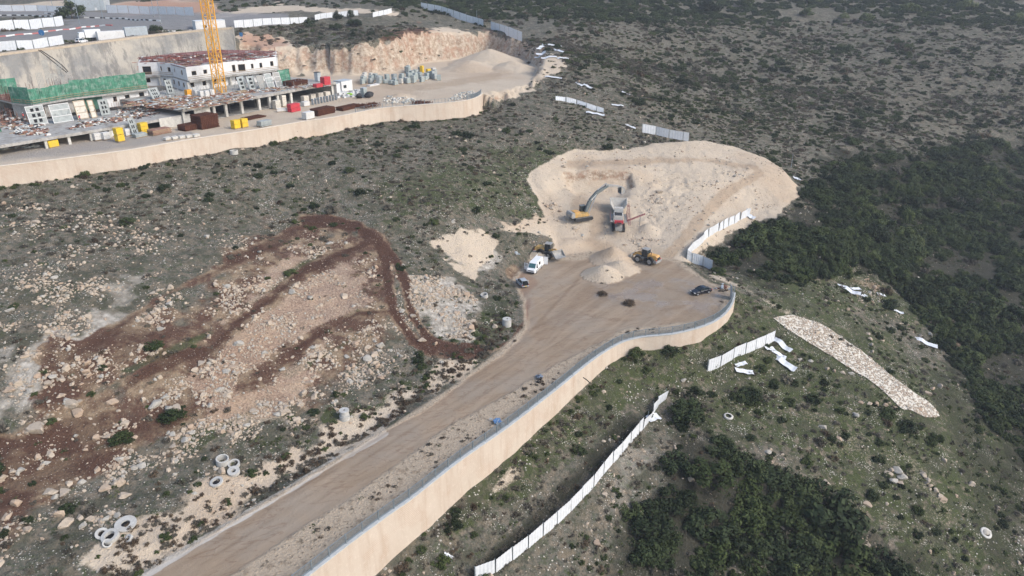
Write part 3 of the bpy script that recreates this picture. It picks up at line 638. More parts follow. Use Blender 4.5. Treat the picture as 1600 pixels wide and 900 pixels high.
def railing(path, z, label, h=1.35, step=2.6, inset=-.02, mat='galvanised', balu=True, group=None, gap=.17):
    pts = resample(path, step); nn = normals(pts); pts = [p+n*inset for p, n in zip(pts, nn)]
    t = thing('railing', label, 'railing', (pts[0].x, pts[0].y, z))
    o = Vector((pts[0].x, pts[0].y, z)); post = None
    for i, p in enumerate(pts):
        q = Vector((p.x, p.y, z))-o
        if post is None: post = MB().box((0, 0, h/2+.02), (.12, .12, h+.1)).box((0, 0, .02), (.18, .18, .03)).mesh('post', mat)
        part('post', post, t, q, (0, 0, math.atan2(nn[i].y, nn[i].x)))
        if i+1 < len(pts):
            r = Vector((pts[i+1].x, pts[i+1].y, z))-o; m = MB(); d = r-q
            m.bar(q+Vector((0,0,h)), r+Vector((0,0,h)), .06, .05).bar(q+Vector((0,0,.12)), r+Vector((0,0,.12)), .06, .06)
            k = int(d.length/gap)
            if balu:
                for j in range(1, k):
                    b = q+d*(j/k); m.box((b.x, b.y, h/2+.06), (.05, .05, h-.12), math.atan2(d.y, d.x))
            pn = m.build('railing_panel', mat, t); pn['kind'] = 'stuff'
    return t
railing(low_top[3:], LOW_Z+.04, 'grey metal picket railing along the coping of the long road wall')
railing(up_top[34:48], UP_Z+.04, 'low wire railing on grey posts beside the long rusty mesh stacks', h=1.2, step=3.2, gap=.8)
railing(up_top[48:], UP_Z+.04, 'grey picket railing round the curved end of the terrace wall', h=1.3, step=2.4, gap=.16)
# ---- shotcrete face behind the building
def shotcrete_wall():
    path = smooth_line(cliff_top, 6); n = normals(path); org = path[0].copy()
    t = thing('shotcrete_wall', 'stained grey sprayed concrete slope behind the unfinished buildings', 'retaining wall', org)
    rows = 14; vs = []; fs = []
    for i, p in enumerate(path):
        for r in range(rows+1):
            f = r/rows; z = p.z+.12-(p.z-TZ+1.2)*f; off = .9+2.4*f**1.3 + .5*float(fbm(np.array([i*1.9]), np.array([r*1.7]), 4, 3, 5)[0])*min(1, f*3)
            vs.append((p.x+n[i].x*off-org.x, p.y+n[i].y*off-org.y, z-org.z))
    k = rows+1
    for i in range(len(path)-1):
        for r in range(rows): fs.append((i*k+r, i*k+r+1, (i+1)*k+r+1, (i+1)*k+r))
    MB().add(vs, fs).build('sprayed_face', 'shotcrete', t, smooth=True)
    ribbon([p-org for p in path], n, lambda i: [(-1.7, path[i].z-.5-org.z), (-1.7, path[i].z+.1-org.z), (1.0, path[i].z+.14-org.z), (1.0, path[i].z-.5-org.z)]).build('crest_strip', 'site_sand', t)
    # gunite return at the end of the wall
    e = path[-1]; b = e+(-n[-1])*14
    MB().sheet([(e.x-org.x, e.y-org.y, TZ-1-org.z), (b.x-org.x, b.y-org.y, TZ-1-org.z), (b.x-org.x, b.y-org.y, e.z-.6-org.z), (e.x-org.x, e.y-org.y, e.z+.1-org.z)], .5).build('return_face', 'shotcrete', t)
    return path, n
cl_path, cl_n = shotcrete_wall()
# ---- corrugated white sheet fences
def fence(pxs, label, h=2.2, step=3.0, mat='white_sheet', lean=None, cat='fence', ribs=10, posts=True, wob=0.04, tops=None, zs=None):
    base = [at(a, b) if zs is None else P(a, b, zs[i]) for i, (a, b) in enumerate(pxs)]
    pts = resample(base, step)
    if (pts[-1]-base[-1]).length > step*.35: pts.append(base[-1])
    for p in pts:
        if zs is None: p.z = gz(p.x, p.y)
    t = thing('sheet_fence', label, cat, pts[0]); o = pts[0].copy(); rr = random.Random(len(label)*7+int(pxs[0][0]))
    pm = MB().box((0, 0, h/2-.2), (.09, .09, h+.5)).mesh('post', 'galvanised')
    for i, p in enumerate(pts):
        if posts and i % 1 == 0: part('post', pm, t, p-o+Vector((.0, 0, 0)))
        if i+1 == len(pts): break
        q = pts[i+1]; d = q-p; L = Vector((d.x, d.y, 0)).length; nx = Vector((d.y, -d.x, 0)).normalized(); vs = []; fs = []
        l0 = (lean or 0)+rr.uniform(-wob, wob); l1 = (lean or 0)+rr.uniform(-wob, wob); hh = h*(1+rr.uniform(-.02, .02))
        dz0 = rr.uniform(-.04, .04)
        for k in range(ribs*2+1):
            f = .028+.944*k/(ribs*2); c = p+d*f; dep = .07+(.035 if k % 4 in (1, 2) else 0); ln = l0+(l1-l0)*f
            for side in (0, .012):
                vs.append(c-o+nx*(dep+side)+Vector((0, 0, -.7))); vs.append(c-o+nx*(dep+side+ln*hh)+Vector((0, 0, hh*math.cos(ln)+dz0)))
        for k in range(ribs*2):
            a = k*4; b = a+4
            fs += [(a, a+1, b+1, b), (a+2, b+2, b+3, a+3), (a+1, a+3, b+3, b+1)]
        fs += [(0, 2, 3, 1), (ribs*8, ribs*8+1, ribs*8+3, ribs*8+2)]
        MB().add(vs, fs).build('panel', mat, t)
    return t
fence([(742,906),(782,890),(832,850),(892,798),(930,757),(967,713),(1004,670)], 'long white sheet fence below the road wall, ending at the dark bush', h=2.3, step=3.1)
fence([(1004,670),(1018,648),(1028,632),(1041,620)], 'torn white fence sheets sagging beside the dark bush', h=1.9, step=2.6, lean=.25, wob=.3)
fence([(1105,579),(1135,566),(1165,552),(1192,541),(1211,531)], 'white sheet fence standing alone above the scattered torn sheets', h=2.4, step=3.3)
fence([(1112,422),(1096,414),(1073,405)], 'short white sheet fence turning the corner beside the turning circle', h=2.4, step=2.8)
fence([(1073,404),(1080,392),(1100,376),(1118,362),(1140,352),(1158,342),(1170,337)], 'buckled white sheet fence between the ramp and the dark scrub', h=2.3, step=3.2, wob=.16)
fence([(658,14),(690,20),(722,31),(745,38),(757,42)], 'white sheet fence along the rim above the quarry face', h=3.0, step=4.2, wob=.02, zs=[42,40.6,38,36.4,35.7])
fence([(767,45),(790,52),(818,63)], 'smooth white fence run on the quarry rim beyond the gap', h=3.2, step=5, wob=.02, zs=[35.2,34.5,33.3])
fence([(868,157),(892,160),(915,168),(943,177)], 'leaning white fence run half fallen on the open hillside', h=1.6, step=3.6, lean=-.4, wob=.2)
fence([(1003,203),(1030,208),(1050,213),(1076,217)], 'white sheet fence just behind the crest of the rock pile', h=1.9, step=4.5, wob=.04, zs=[15.6,14.6,14.2,13.8])
fence([(366,42),(420,38),(484,36)], 'white fence beside the small site office on the plateau', h=2.4, step=4, zs=[40,40.2,39.8])
fence([(492,32),(520,27),(560,24)], 'white sheet fence next to the two dark cypress bushes', h=2.2, step=4)
fence([(582,27),(598,24),(612,20)], 'short white fence remnant in the scrub above the quarry', h=2.0, step=4, wob=.1)
fence([(-30,52),(40,46),(100,39)], 'long plain white hoarding beside the striped kerb road', h=3.4, step=6, wob=.01, ribs=14)
fence([(-20,17),(60,17),(112,19)], 'white hoarding on the far side of the road by the round tree', h=2.6, step=6, wob=.01)
fence([(168,20),(230,22),(306,24)], 'white hoarding in front of the red earth mound', h=3.4, step=6, wob=.01)
fence([(-30,83),(30,78),(72,73),(108,68)], 'grey white hoarding along the crest of the sprayed concrete slope', h=2.9, step=5, wob=.02)
# loose torn sheets
def torn_sheet(px, py, L, w, rz, label, tilt=.12, curl=.5, mat='white_sheet', zlift=.18):
    c = at(px, py); n = 8; vs = []; fs = []; rr = random.Random(px*31+py)
    ph = rr.uniform(0, 6)
    for i in range(n+1):
        x = (i/n-.5)*L; ww = w*(.9+.1*math.sin(i*1.3+ph)); zz = curl*(.5+.5*math.sin(i*1.7+ph))*w*.2
        gzv = max(-.5, min(.5, gz(c.x+x*math.cos(rz), c.y+x*math.sin(rz))-c.z))
        for y, dz in ((-ww/2, 0), (0, .10*w*curl), (ww/2, tilt*w*2)): vs.append((x, y, gzv+zz+dz+zlift))
    m = len(vs); vs += [(a, b, q+.03) for a, b, q in vs]
    for i in range(n):
        for j in range(2):
            a = i*3+j; fs += [(a, a+1, a+4, a+3), (m+a, m+a+3, m+a+4, m+a+1)]
        fs += [(i*3, i*3+3, m+i*3+3, m+i*3), (i*3+2, m+i*3+2, m+i*3+5, i*3+5)]
    fs += [(0, m, m+1, 1), (1, m+1, m+2, 2), (n*3, n*3+1, m+n*3+1, m+n*3), (n*3+1, n*3+2, m+n*3+2, m+n*3+1)]
    o = MB().add(vs, fs).build('torn_sheet', mat, loc=c, rz=rz); return tag(o, label, 'sheet metal')
TS = [(1222,541,4.2,1.3,-.9,'crumpled white sheet lying against the end of the lone fence'),(1226,570,4.6,1.5,-.8,'grey bent sheet lying apart below the lone fence'),(1217,556,2.8,1.0,-.5,'narrow white sheet strip below the lone fence end'),
 (1163,583,3.6,1.2,.05,'flat white sheet lying in the grass below the lone fence'),(1158,571,2.6,.9,.4,'small curled white sheet under the lone fence'),(1203,547,2.2,1.2,.3,'folded white sheet crumpled at the fence break'),
 (1326,455,5.5,1.4,-.5,'twisted white sheet lying in the upper scrub by the stones'),(1337,453,3.6,1.0,.5,'second white sheet arm crossing the twisted sheet'),(1445,537,5.4,1.3,-.45,'bright flat white sheet at the edge of the dense scrub'),
 (1350,464,2.4,1.0,.7,'small curled sheet scrap among pale stones'),(1377,462,2.4,.9,.1,'grey white sheet scrap near the scrub edge'),(1400,487,3.6,.8,-.2,'dull plastic scrap on the stony strip'),
 (1021,655,2.6,1.6,.6,'crumpled white sheet bundle beside the sagging fence'),(701,873,1.3,.8,-.3,'small square white panel lying on the dirt path'),(1172,340,2.8,1.4,-.9,'bent grey white sheet at the top of the buckled fence'),
 (845,75,5.0,1.6,.9,'fallen white sheet on the quarry rim'),(862,72,8,1.5,-.25,'long fallen white sheet beside leaning posts'),(872,80,6,1.2,-.9,'white sheet strip sliding down the rim'),(850,84,6.5,1.8,.3,'crossed white sheet on the broken slope'),
 (858,90,6,1.3,.2,'white sheet piece at the foot of the broken slope'),(843,89,4,1.0,.1,'short white sheet scrap near the sand heap'),(880,92,4.5,1.2,.3,'white sheet scrap at the edge of the scrub slope'),(865,122,6,1.0,-.1,'narrow white sheet on the bare slope'),
 (905,133,3.4,1.0,-.9,'white sheet scrap in the scrub above the fallen fence'),(918,136,4,1.0,-.8,'second white scrap in the scrub above the fallen fence'),(978,147,3,.8,-.5,'tiny white scrap on the far scrub hillside'),
 (965,166,4,1.0,.0,'white sheet scrap beside the pale dirt strip'),(930,179,6,1.2,-.1,'white sheet fallen below the leaning fence'),(985,199,3.4,.9,-.3,'white scrap on the stony slope above the pile'),(1245,281,2.2,1.6,.2,'white sheet scrap on the crest edge of the rock pile')]
for a in TS: torn_sheet(*a)
# ================================================================ ROCKS AND PLANTS
def rock_mesh(name, seed, mats, sub=2):
    import bmesh
    bm = bmesh.new(); bmesh.ops.create_icosphere(bm, subdivisions=sub, radius=.5); r = random.Random(seed)
    planes = [Vector((r.gauss(0,1), r.gauss(0,1), r.gauss(0,1))).normalized() for _ in range(11)]; offs = [r.uniform(.20, .38) for _ in planes]
    sc = Vector((r.uniform(.95,1.25), r.uniform(.75,1.0), r.uniform(.55,.8)))
    for v in bm.verts:
        for p, o in zip(planes, offs):
            d = v.co.dot(p)-o
            if d > 0: v.co -= p*d
        v.co = Vector((v.co.x*sc.x, v.co.y*sc.y, v.co.z*sc.z))*1.4
        v.co += Vector((r.uniform(-1,1), r.uniform(-1,1), r.uniform(-1,1)))*.018
    me = bpy.data.meshes.new(name); bm.to_mesh(me); bm.free(); me.materials.append(MATS[mats]); return me
ROCKS = [rock_mesh('boulder', 10+i, 'limestone') for i in range(5)]
RROCK = [rock_mesh('boulder', 40+i, 'red_rock') for i in range(2)]; GROCK = [rock_mesh('boulder', 50+i, 'grey_rock') for i in range(3)]
SROCK = [rock_mesh('stone', 60+i, 'limestone', 1) for i in range(4)]+[rock_mesh('stone', 70, 'grey_rock', 1)]
def leaf_set(name, mat, seed, clumps, n, leaf, rx, rz, stems=4, spread=.16, up=0.0, bark=True, aspect=1.6):
    """shrub of unit width: leaf quads in clumps through a dome, on a few stems"""
    r = np.random.default_rng(seed); V = []; Fc = []; at_ = []; mi = []
    cs = []
    for i in range(clumps):
        a = r.uniform(0, 6.283); q = math.sqrt(r.uniform(0, 1)); z = r.uniform(.12, 1)*math.sqrt(max(0, 1-q*q*.85)); cs.append((rx*q*math.cos(a), rx*q*math.sin(a), rz*z))
    for k in range(n):
        c = cs[k % clumps]; d = r.normal(0, 1, 3); d /= np.linalg.norm(d)+1e-9; rad = spread*r.uniform(.35, 1)**.5
        p = np.array(c)+d*rad*np.array([1, 1, .85]); p[2] = max(p[2], .02)
        nrm = d+np.array([0, 0, .5])+r.normal(0, .45, 3); nrm /= np.linalg.norm(nrm)
        u = np.cross(nrm, r.normal(0, 1, 3)); u /= np.linalg.norm(u)+1e-9; w = np.cross(nrm, u)
        if up: u = u*(1-up)+np.array([0, 0, 1])*up
        s = leaf*r.uniform(.6, 1.3); o = len(V)
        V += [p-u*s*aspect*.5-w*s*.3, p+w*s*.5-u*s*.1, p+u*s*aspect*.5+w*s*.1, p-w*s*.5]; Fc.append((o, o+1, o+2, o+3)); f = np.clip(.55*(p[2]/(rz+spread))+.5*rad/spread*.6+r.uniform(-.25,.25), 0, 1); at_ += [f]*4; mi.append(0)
    if bark:
        for c in cs[:stems]:
            for kk in range(3):
                a0 = 2.094*kk; o = len(V); V += [np.array([.03*math.cos(a0), .03*math.sin(a0), -.1]), np.array([.03*math.cos(a0+2.1), .03*math.sin(a0+2.1), -.1]), np.array(c)]; at_ += [0]*3; Fc.append((o, o+1, o+2)); mi.append(1)
    me = bpy.data.meshes.new(name); me.from_pydata([tuple(v) for v in V], [], Fc); me.materials.append(MATS[mat]); me.materials.append(MATS['bark'])
    me.polygons.foreach_set('material_index', mi); a = me.attributes.new('leaf', 'FLOAT', 'POINT'); a.data.foreach_set('value', np.array(at_, np.float32)); me.update(); return me
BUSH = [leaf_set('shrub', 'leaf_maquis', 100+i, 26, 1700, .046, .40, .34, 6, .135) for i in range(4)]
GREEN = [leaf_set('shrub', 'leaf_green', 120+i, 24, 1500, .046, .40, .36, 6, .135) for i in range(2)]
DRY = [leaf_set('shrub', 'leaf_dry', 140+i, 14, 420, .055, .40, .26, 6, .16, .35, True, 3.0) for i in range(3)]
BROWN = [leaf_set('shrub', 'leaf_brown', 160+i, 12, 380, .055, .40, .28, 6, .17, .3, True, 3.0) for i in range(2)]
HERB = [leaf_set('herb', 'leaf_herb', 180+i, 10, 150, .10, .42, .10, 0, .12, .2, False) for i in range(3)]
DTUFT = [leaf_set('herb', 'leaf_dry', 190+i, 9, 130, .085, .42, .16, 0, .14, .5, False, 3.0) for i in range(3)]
NP_ = lambda *a: np.array(a, float)
def inpoly(poly, px, py): return poly_sd(poly, px, py)[0]
def in_frame(px, py, m=40):
    k = m if m < 0 else m+210
    return (px > -k) & (px < 1600+k) & (py > -m) & (py < 900+k)
FLAT = (SD_PLAT.reshape(GX2.shape), SD_TERR.reshape(GX2.shape), M_PILE.reshape(GX2.shape), mA[:, 0].reshape(GX2.shape), mA[:, 2].reshape(GX2.shape), mA[:, 1].reshape(GX2.shape), np.clip(track, 0, 1).reshape(GX2.shape), asph.reshape(GX2.shape))
def look(k, x, y):
    i = np.clip(np.searchsorted(GX, x), 0, len(GX)-1); j = np.clip(np.searchsorted(GY, y), 0, len(GY)-1); return FLAT[k][j, i]
def cand(n, x0, x1, y0, y1, rng):
    x = rng.uniform(x0, x1, n); y = rng.uniform(y0, y1, n); z = ground(x, y); px, py = proj(x, y, z); return x, y, z, px, py
KEEP = [at(a, b) for a, b in ((348,724),(366,730),(366,740),(339,755),(197,821),(174,842),(160,837),(167,851),(203,842),(539,655),(792,509),(757,464),(366,241),(1138,652),(1540,834),(816,445),(836,422),(865,398))]
KEEP += [at(1225+k*24, 502+k*15) for k in range(11)]
def clear_ok(x, y):
    far = np.ones(np.shape(x), bool)
    for i, q in enumerate(KEEP): far &= (x-q.x)**2+(y-q.y-(-1.2 if i < 18 else 0))**2 > (2.6 if i < 18 else 4.0)**2
    return far & (look(0, x, y) < -.8) & (look(1, x, y) < -.8) & (look(2, x, y) < .15) & (look(4, x, y) < .2) & (look(7, x, y) < .3)
ZONE = { # (pixel outline, shrub cover) - how thick the scrub grows where
 'dense': [[(1245,300),(1300,255),(1420,235),(1600,215),(2000,200),(2000,820),(1600,745),(1530,640),(1480,560),(1400,450),(1330,400),(1210,440),(1110,425),(1100,400),(1180,350)]],
 'thick': [[(1050,640),(1110,690),(1180,730),(1290,780),(1330,860),(1480,890),(1500,920),(940,920),(985,830),(960,790),(1010,760),(1060,720)],[(1120,430),(1180,360),(1330,400),(1320,430),(1240,440)]],
 'mid':   [[(880,0),(1600,-30),(2000,-30),(2000,205),(1420,235),(1300,255),(1240,265),(1150,225),(1080,205),(960,130),(880,60)]],
}
def cover(px, py, x, y):
    c = np.full(x.shape, .16)
    c = np.where(inpoly([(0,290),(400,225),(750,190),(900,180),(900,240),(830,270),(820,300),(640,330),(480,330),(300,300),(0,330)], px, py) > 0, .22, c)
    c = np.where(inpoly(ZONE['mid'][0], px, py) > -10, .46, c); c = np.where(inpoly([(700,900),(1040,620),(1200,560),(1460,660),(1600,760),(1600,910)], px, py) > 0, .5, c)
    for z in ZONE['thick']: c = np.where(inpoly(z, px, py) > -6, .72, c)
    for z in ZONE['dense']: c = np.maximum(c, .98*sstep(-40, 60, inpoly(z, px, py)+70*fbm(x, y, 16, 3, 205))*sstep(-.42, -.05, fbm(x, y, 10, 3, 207)))
    c = np.where(inpoly([(590,900),(760,760),(900,640),(1000,600),(1030,625),(900,770),(760,905)], px, py) > 0, .55, c); c = np.where(inpoly([(0,420),(120,400),(420,350),(600,380),(660,540),(560,620),(300,680),(0,830)], px, py) > 0, .035, c)
    return c*np.clip(.75+3.0*fbm(x, y, 12, 4, 203, .6), .03, 1.8)
rng = np.random.default_rng(11)
# ---- large shrubs of the evergreen scrub
xs, ys, zs_, pxs_, pys_ = [np.concatenate(q) for q in zip(cand(56000, -210, 390, 45, 430, rng), cand(60000, 35, 290, 55, 270, rng))]
late = np.arange(len(xs)) >= 56000
near_dense = np.zeros(len(xs), bool)
for z in ZONE['dense']+ZONE['thick']: near_dense |= inpoly(z, pxs_, pys_) > 0
ok = (near_dense | ~late) & in_frame(pxs_, pys_, 60) & clear_ok(xs, ys) & (rng.uniform(0, 1, len(xs)) < cover(pxs_, pys_, xs, ys)) & (look(3, xs, ys) < .4) & (pys_ > -30)
xs, ys, zs_, pxs_, pys_ = xs[ok], ys[ok], zs_[ok], pxs_[ok], pys_[ok]
size = rng.gamma(3.2, .5, len(xs))+.5
dense_here = np.zeros(len(xs))
for z in ZONE['dense']+ZONE['thick']: dense_here = np.maximum(dense_here, (inpoly(z, pxs_, pys_) > 0)*1.0)
size = size*(.72+.80*dense_here)*(1+.55*sstep(190, 330, ys))*np.where(inpoly(ZONE['thick'][0], pxs_, pys_) > 0, 1.25, 1)
keep = np.ones(len(xs), bool); cell = {}
for i in np.argsort(-size):
    k = (int(xs[i]//2), int(ys[i]//2)); good = True; lim = .42 if dense_here[i] else .42
    for a in (-2, -1, 0, 1, 2):
        for b in (-2, -1, 0, 1, 2):
            for j in cell.get((k[0]+a, k[1]+b), ()):
                if (xs[i]-xs[j])**2+(ys[i]-ys[j])**2 < (lim*.5*(size[i]+size[j]))**2: good = False; break
            if not good: break
        if not good: break
    if good: cell.setdefault(k, []).append(i)
    else: keep[i] = False
sh = np.stack([xs, ys, zs_, size, pxs_, pys_, dense_here], 1)[keep]
print('shrubs', len(sh))
# on-screen width, largest first
sw = F*sh[:, 3]/np.maximum(np.hypot(sh[:, 1], ZC-sh[:, 2]), 1); sh = sh[np.argsort(-sw)]
def gn_scatter(name, protos, pts, scale, rotz, pick, sq=None, tiltv=None):
    """one object whose geometry nodes place copies of small meshes on points"""
    coll = bpy.data.collections.new(name+'_kinds')
    for k, me in enumerate(protos):
        coll.objects.link(bpy.data.objects.new('%s_kind_%02d' % (name, k), me))
    me = bpy.data.meshes.new(name); me.vertices.add(len(pts)); me.vertices.foreach_set('co', np.asarray(pts, np.float32).ravel())
    sc3 = np.stack([scale, scale, scale*(1 if sq is None else sq)], 1).astype(np.float32)
    a = me.attributes.new('sc', 'FLOAT_VECTOR', 'POINT'); a.data.foreach_set('vector', sc3.ravel())
    rt = np.stack([np.zeros_like(rotz), np.zeros_like(rotz), rotz], 1) if tiltv is None else np.stack([tiltv[:, 0], tiltv[:, 1], rotz], 1)
    a = me.attributes.new('ro', 'FLOAT_VECTOR', 'POINT'); a.data.foreach_set('vector', rt.astype(np.float32).ravel())
    a = me.attributes.new('pk', 'INT', 'POINT'); a.data.foreach_set('value', np.asarray(pick, np.int32))
    ob = bpy.data.objects.new(name, me); COL.objects.link(ob); ob['kind'] = 'stuff'
    gt = bpy.data.node_groups.new(name, 'GeometryNodeTree'); gt.interface.new_socket('Geometry', in_out='INPUT', socket_type='NodeSocketGeometry'); gt.interface.new_socket('Geometry', in_out='OUTPUT', socket_type='NodeSocketGeometry')
    N = gt.nodes.new; i_ = N('NodeGroupInput'); o_ = N('NodeGroupOutput'); ci = N('GeometryNodeCollectionInfo'); ci.inputs[0].default_value = coll; ci.inputs['Separate Children'].default_value = True; ci.inputs['Reset Children'].default_value = True
    iop = N('GeometryNodeInstanceOnPoints'); iop.inputs['Pick Instance'].default_value = True
    def na(t, nm):
        q = N('GeometryNodeInputNamedAttribute'); q.data_type = t; q.inputs[0].default_value = nm; return [s for s in q.outputs if s.enabled][0]
    L = gt.links.new; L(i_.outputs[0], iop.inputs['Points']); L(ci.outputs[0], iop.inputs['Instance']); L(na('INT', 'pk'), iop.inputs['Instance Index'])
    e2r = N('FunctionNodeEulerToRotation'); L(na('FLOAT_VECTOR', 'ro'), e2r.inputs[0]); L(e2r.outputs[0], iop.inputs['Rotation']); L(na('FLOAT_VECTOR', 'sc'), iop.inputs['Scale']); L(iop.outputs[0], o_.inputs[0])
    md = ob.modifiers.new('scatter', 'NODES'); md.node_group = gt; return ob
def copies(rows, meshes_fn, name, label_fn, cat, group_fn, sink=.0, sq=(.8, 1.15)):
    rr = random.Random(5)
    for i, row in enumerate(rows):
        me = meshes_fn(i, row); o = bpy.data.objects.new(name, me); COL.objects.link(o); s = row[3]
        o.location = (row[0], row[1], row[2]-sink*s); o.rotation_euler = (rr.uniform(-.12,.12), rr.uniform(-.12,.12), rr.uniform(0, 6.28)); o.scale = (s*rr.uniform(.9,1.15), s*rr.uniform(.9,1.15), s*rr.uniform(*sq))
        tag(o, label_fn(row), cat, group_fn(row))
inner = in_frame(sh[:, 4], sh[:, 5], -5); cand_i = np.where(inner)[0][:300]; indiv = sh[cand_i]; rest = np.delete(sh, cand_i, 0)
SZ = [([(940,620),(1320,620),(1320,910),(940,910)], 'growing in the thicket below the long white fence', 'shrubs below the long white fence'),
      ([(1060,320),(1330,320),(1330,480),(1100,480)], 'growing behind the buckled white fence', 'shrubs behind the buckled fence'),
      ([(1320,560),(1620,560),(1620,910),(1320,910)], 'growing on the slope below the stone channel', 'shrubs below the stone channel'),
      ([(1240,200),(1620,200),(1620,400),(1240,400)], 'growing in the thicket beside the rock pile', 'shrubs beside the rock pile'),
      ([(1320,400),(1620,400),(1620,560),(1320,560)], 'growing in the thicket above the stone channel', 'shrubs above the stone channel'),
      ([(800,-50),(1700,-50),(1700,240),(800,240)], 'standing on the far stony slope beyond the rock pile', 'shrubs on the far slope'),
      ([(560,480),(1000,480),(1000,910),(560,910)], 'growing between the road wall and the white fence', 'shrubs below the road wall')]
def shrub_zone(r):
    p = (np.array([r[4]]), np.array([r[5]]))
    for poly, ph, gp in SZ:
        if inpoly(poly, *p)[0] > 0: return ph, gp
    return 'standing on the grey slope below the terrace wall', 'shrubs below the terrace wall'
def shrub_label(r):
    ph, gp = shrub_zone(r); s = 'very large' if r[3] > 6.2 else 'large' if r[3] > 5.0 else 'broad' if r[3] > 4.2 else 'medium' if r[3] > 3.2 else 'small'; k = 'dark green' if shrub_mesh(r) in BUSH else 'fresher green'
    return '%s %s leafy shrub %s' % (s, k, ph), '%s %s %s' % (s, k, gp)
def shrub_mesh(r): return (BUSH*3+GREEN*2)[int(abs(r[0]*13+r[1]*7)) % 16]
copies(indiv, lambda i, r: shrub_mesh(r), 'shrub', lambda r: shrub_label(r)[0], 'shrub', lambda r: shrub_label(r)[1], .04)
kinds = BUSH+GREEN
def scatter(name, protos, rows, weights=None, sq=(.75,1.25), tilt=0.0, sink=0.0):
    n = len(rows); r2 = np.random.default_rng(len(name)); pk = r2.choice(len(protos), n, p=weights); pts = rows[:, :3].copy(); pts[:, 2] -= sink*rows[:, 3]
    return gn_scatter(name, protos, pts, rows[:, 3], r2.uniform(0, 6.28, n), pk, r2.uniform(sq[0], sq[1], n), r2.normal(0, tilt, (n, 2)) if tilt else None)
dn = rest[:, 6] > 0
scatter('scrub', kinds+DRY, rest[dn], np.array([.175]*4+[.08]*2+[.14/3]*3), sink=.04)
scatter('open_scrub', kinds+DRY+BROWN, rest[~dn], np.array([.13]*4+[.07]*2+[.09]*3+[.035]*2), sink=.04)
# ---- dry grey dwarf shrubs and herbs
def low_cover(px, py, x, y):
    c = np.full(x.shape, .5); c = np.where(inpoly([(590,900),(760,760),(900,640),(1000,600),(1030,625),(900,770),(760,905)], px, py) > 0, .55, c); c = np.where(inpoly([(0,420),(120,400),(420,350),(600,380),(660,540),(560,620),(300,680),(0,830)], px, py) > 0, .10, c)
    c = c*(1-.75*np.clip(look(3, x, y), 0, 1)); return c*np.clip(.9+1.6*fbm(x, y, 9, 3, 303), .1, 1.5)
x, y, z, px, py = [np.concatenate(q) for q in zip(cand(92000, -185, 225, 45, 330, rng), cand(34000, 20, 390, 220, 430, rng))]
ok = in_frame(px, py) & clear_ok(x, y) & (rng.uniform(0, 1, len(x)) < low_cover(px, py, x, y)); x, y, z, px, py = x[ok], y[ok], z[ok], px[ok], py[ok]
s = (rng.gamma(7, .11, len(x))+.3)*(1+.8*sstep(200, 330, y))
rows = np.stack([x, y, z, s], 1); greener = (rng.uniform(0, 1, len(x)) < .30+.3*np.clip(fbm(x, y, 20, 2, 307)*2, -1, 1)+.2*(px > 900))
print('low', len(rows), greener.sum())
scatter('dry_scrub', DRY+BROWN+DTUFT, rows[~greener], np.array([.20]*3+[.06]*2+[.28/3]*3), (.6, 1.1), sink=.03)
scatter('herbs', HERB+GREEN, rows[greener], np.array([.28]*3+[.08]*2), (.6, 1.1), sink=.03)
# weeds on the verges of the road
x, y, z, px, py = cand(9000, -70, 60, 55, 150, rng); vv = (look(0, x, y) > .9) & (look(4, x, y) < .15) & (rng.uniform(0, 1, len(x)) < np.clip(.12+.9*fbm(x, y, 6, 3, 311), 0, .5))
rows = np.stack([x, y, z, rng.gamma(6, .10, len(x))+.25], 1)[vv]; scatter('verge_weeds', DRY+BROWN+HERB, rows, np.array([.12]*3+[.22]*2+[.2/3]*3), (.5, .9), sink=.03)
# weeds at the foot of both walls and along the left verge
wf = []
for path, foot, nn in ((low_top, low_foot, wl_n), (up_top, up_foot, wu_n)):
    for i in range(len(path)-1):
        L = (path[i+1]-path[i]).length
        for k in range(int(L*1.1)):
            f = random.random(); off = .7+abs(random.gauss(0, .9)); p = path[i].lerp(path[i+1], f)+nn[i]*off
            if random.random() < .62: wf.append((p.x, p.y, gz(p.x, p.y), random.gammavariate(6, .16)+.35))
lv = []
for k in range(520):
    q = random.random(); a, b = random.choice(list(zip(ROAD_LEFT[1:6], ROAD_LEFT[2:7]))); p = P(a[0]+(b[0]-a[0])*q, a[1]+(b[1]-a[1])*q, 0); d = abs(random.gauss(2.2, 3.2))+.6
    X_, Y_ = p.x-d*.78, p.y+d*.63; lv.append((X_, Y_, gz(X_, Y_), random.gammavariate(5, .14)+.3))
scatter('roadside_weeds', GREEN+BROWN+DRY, np.array(lv), np.array([.06]*2+[.26]*2+[.12]*3), (.7, 1.2), sink=.04)
scatter('wall_foot_weeds', GREEN+BROWN+DRY, np.array(wf), np.array([.2]*2+[.18]*2+[.08]*3), (.7, 1.2), sink=.04)
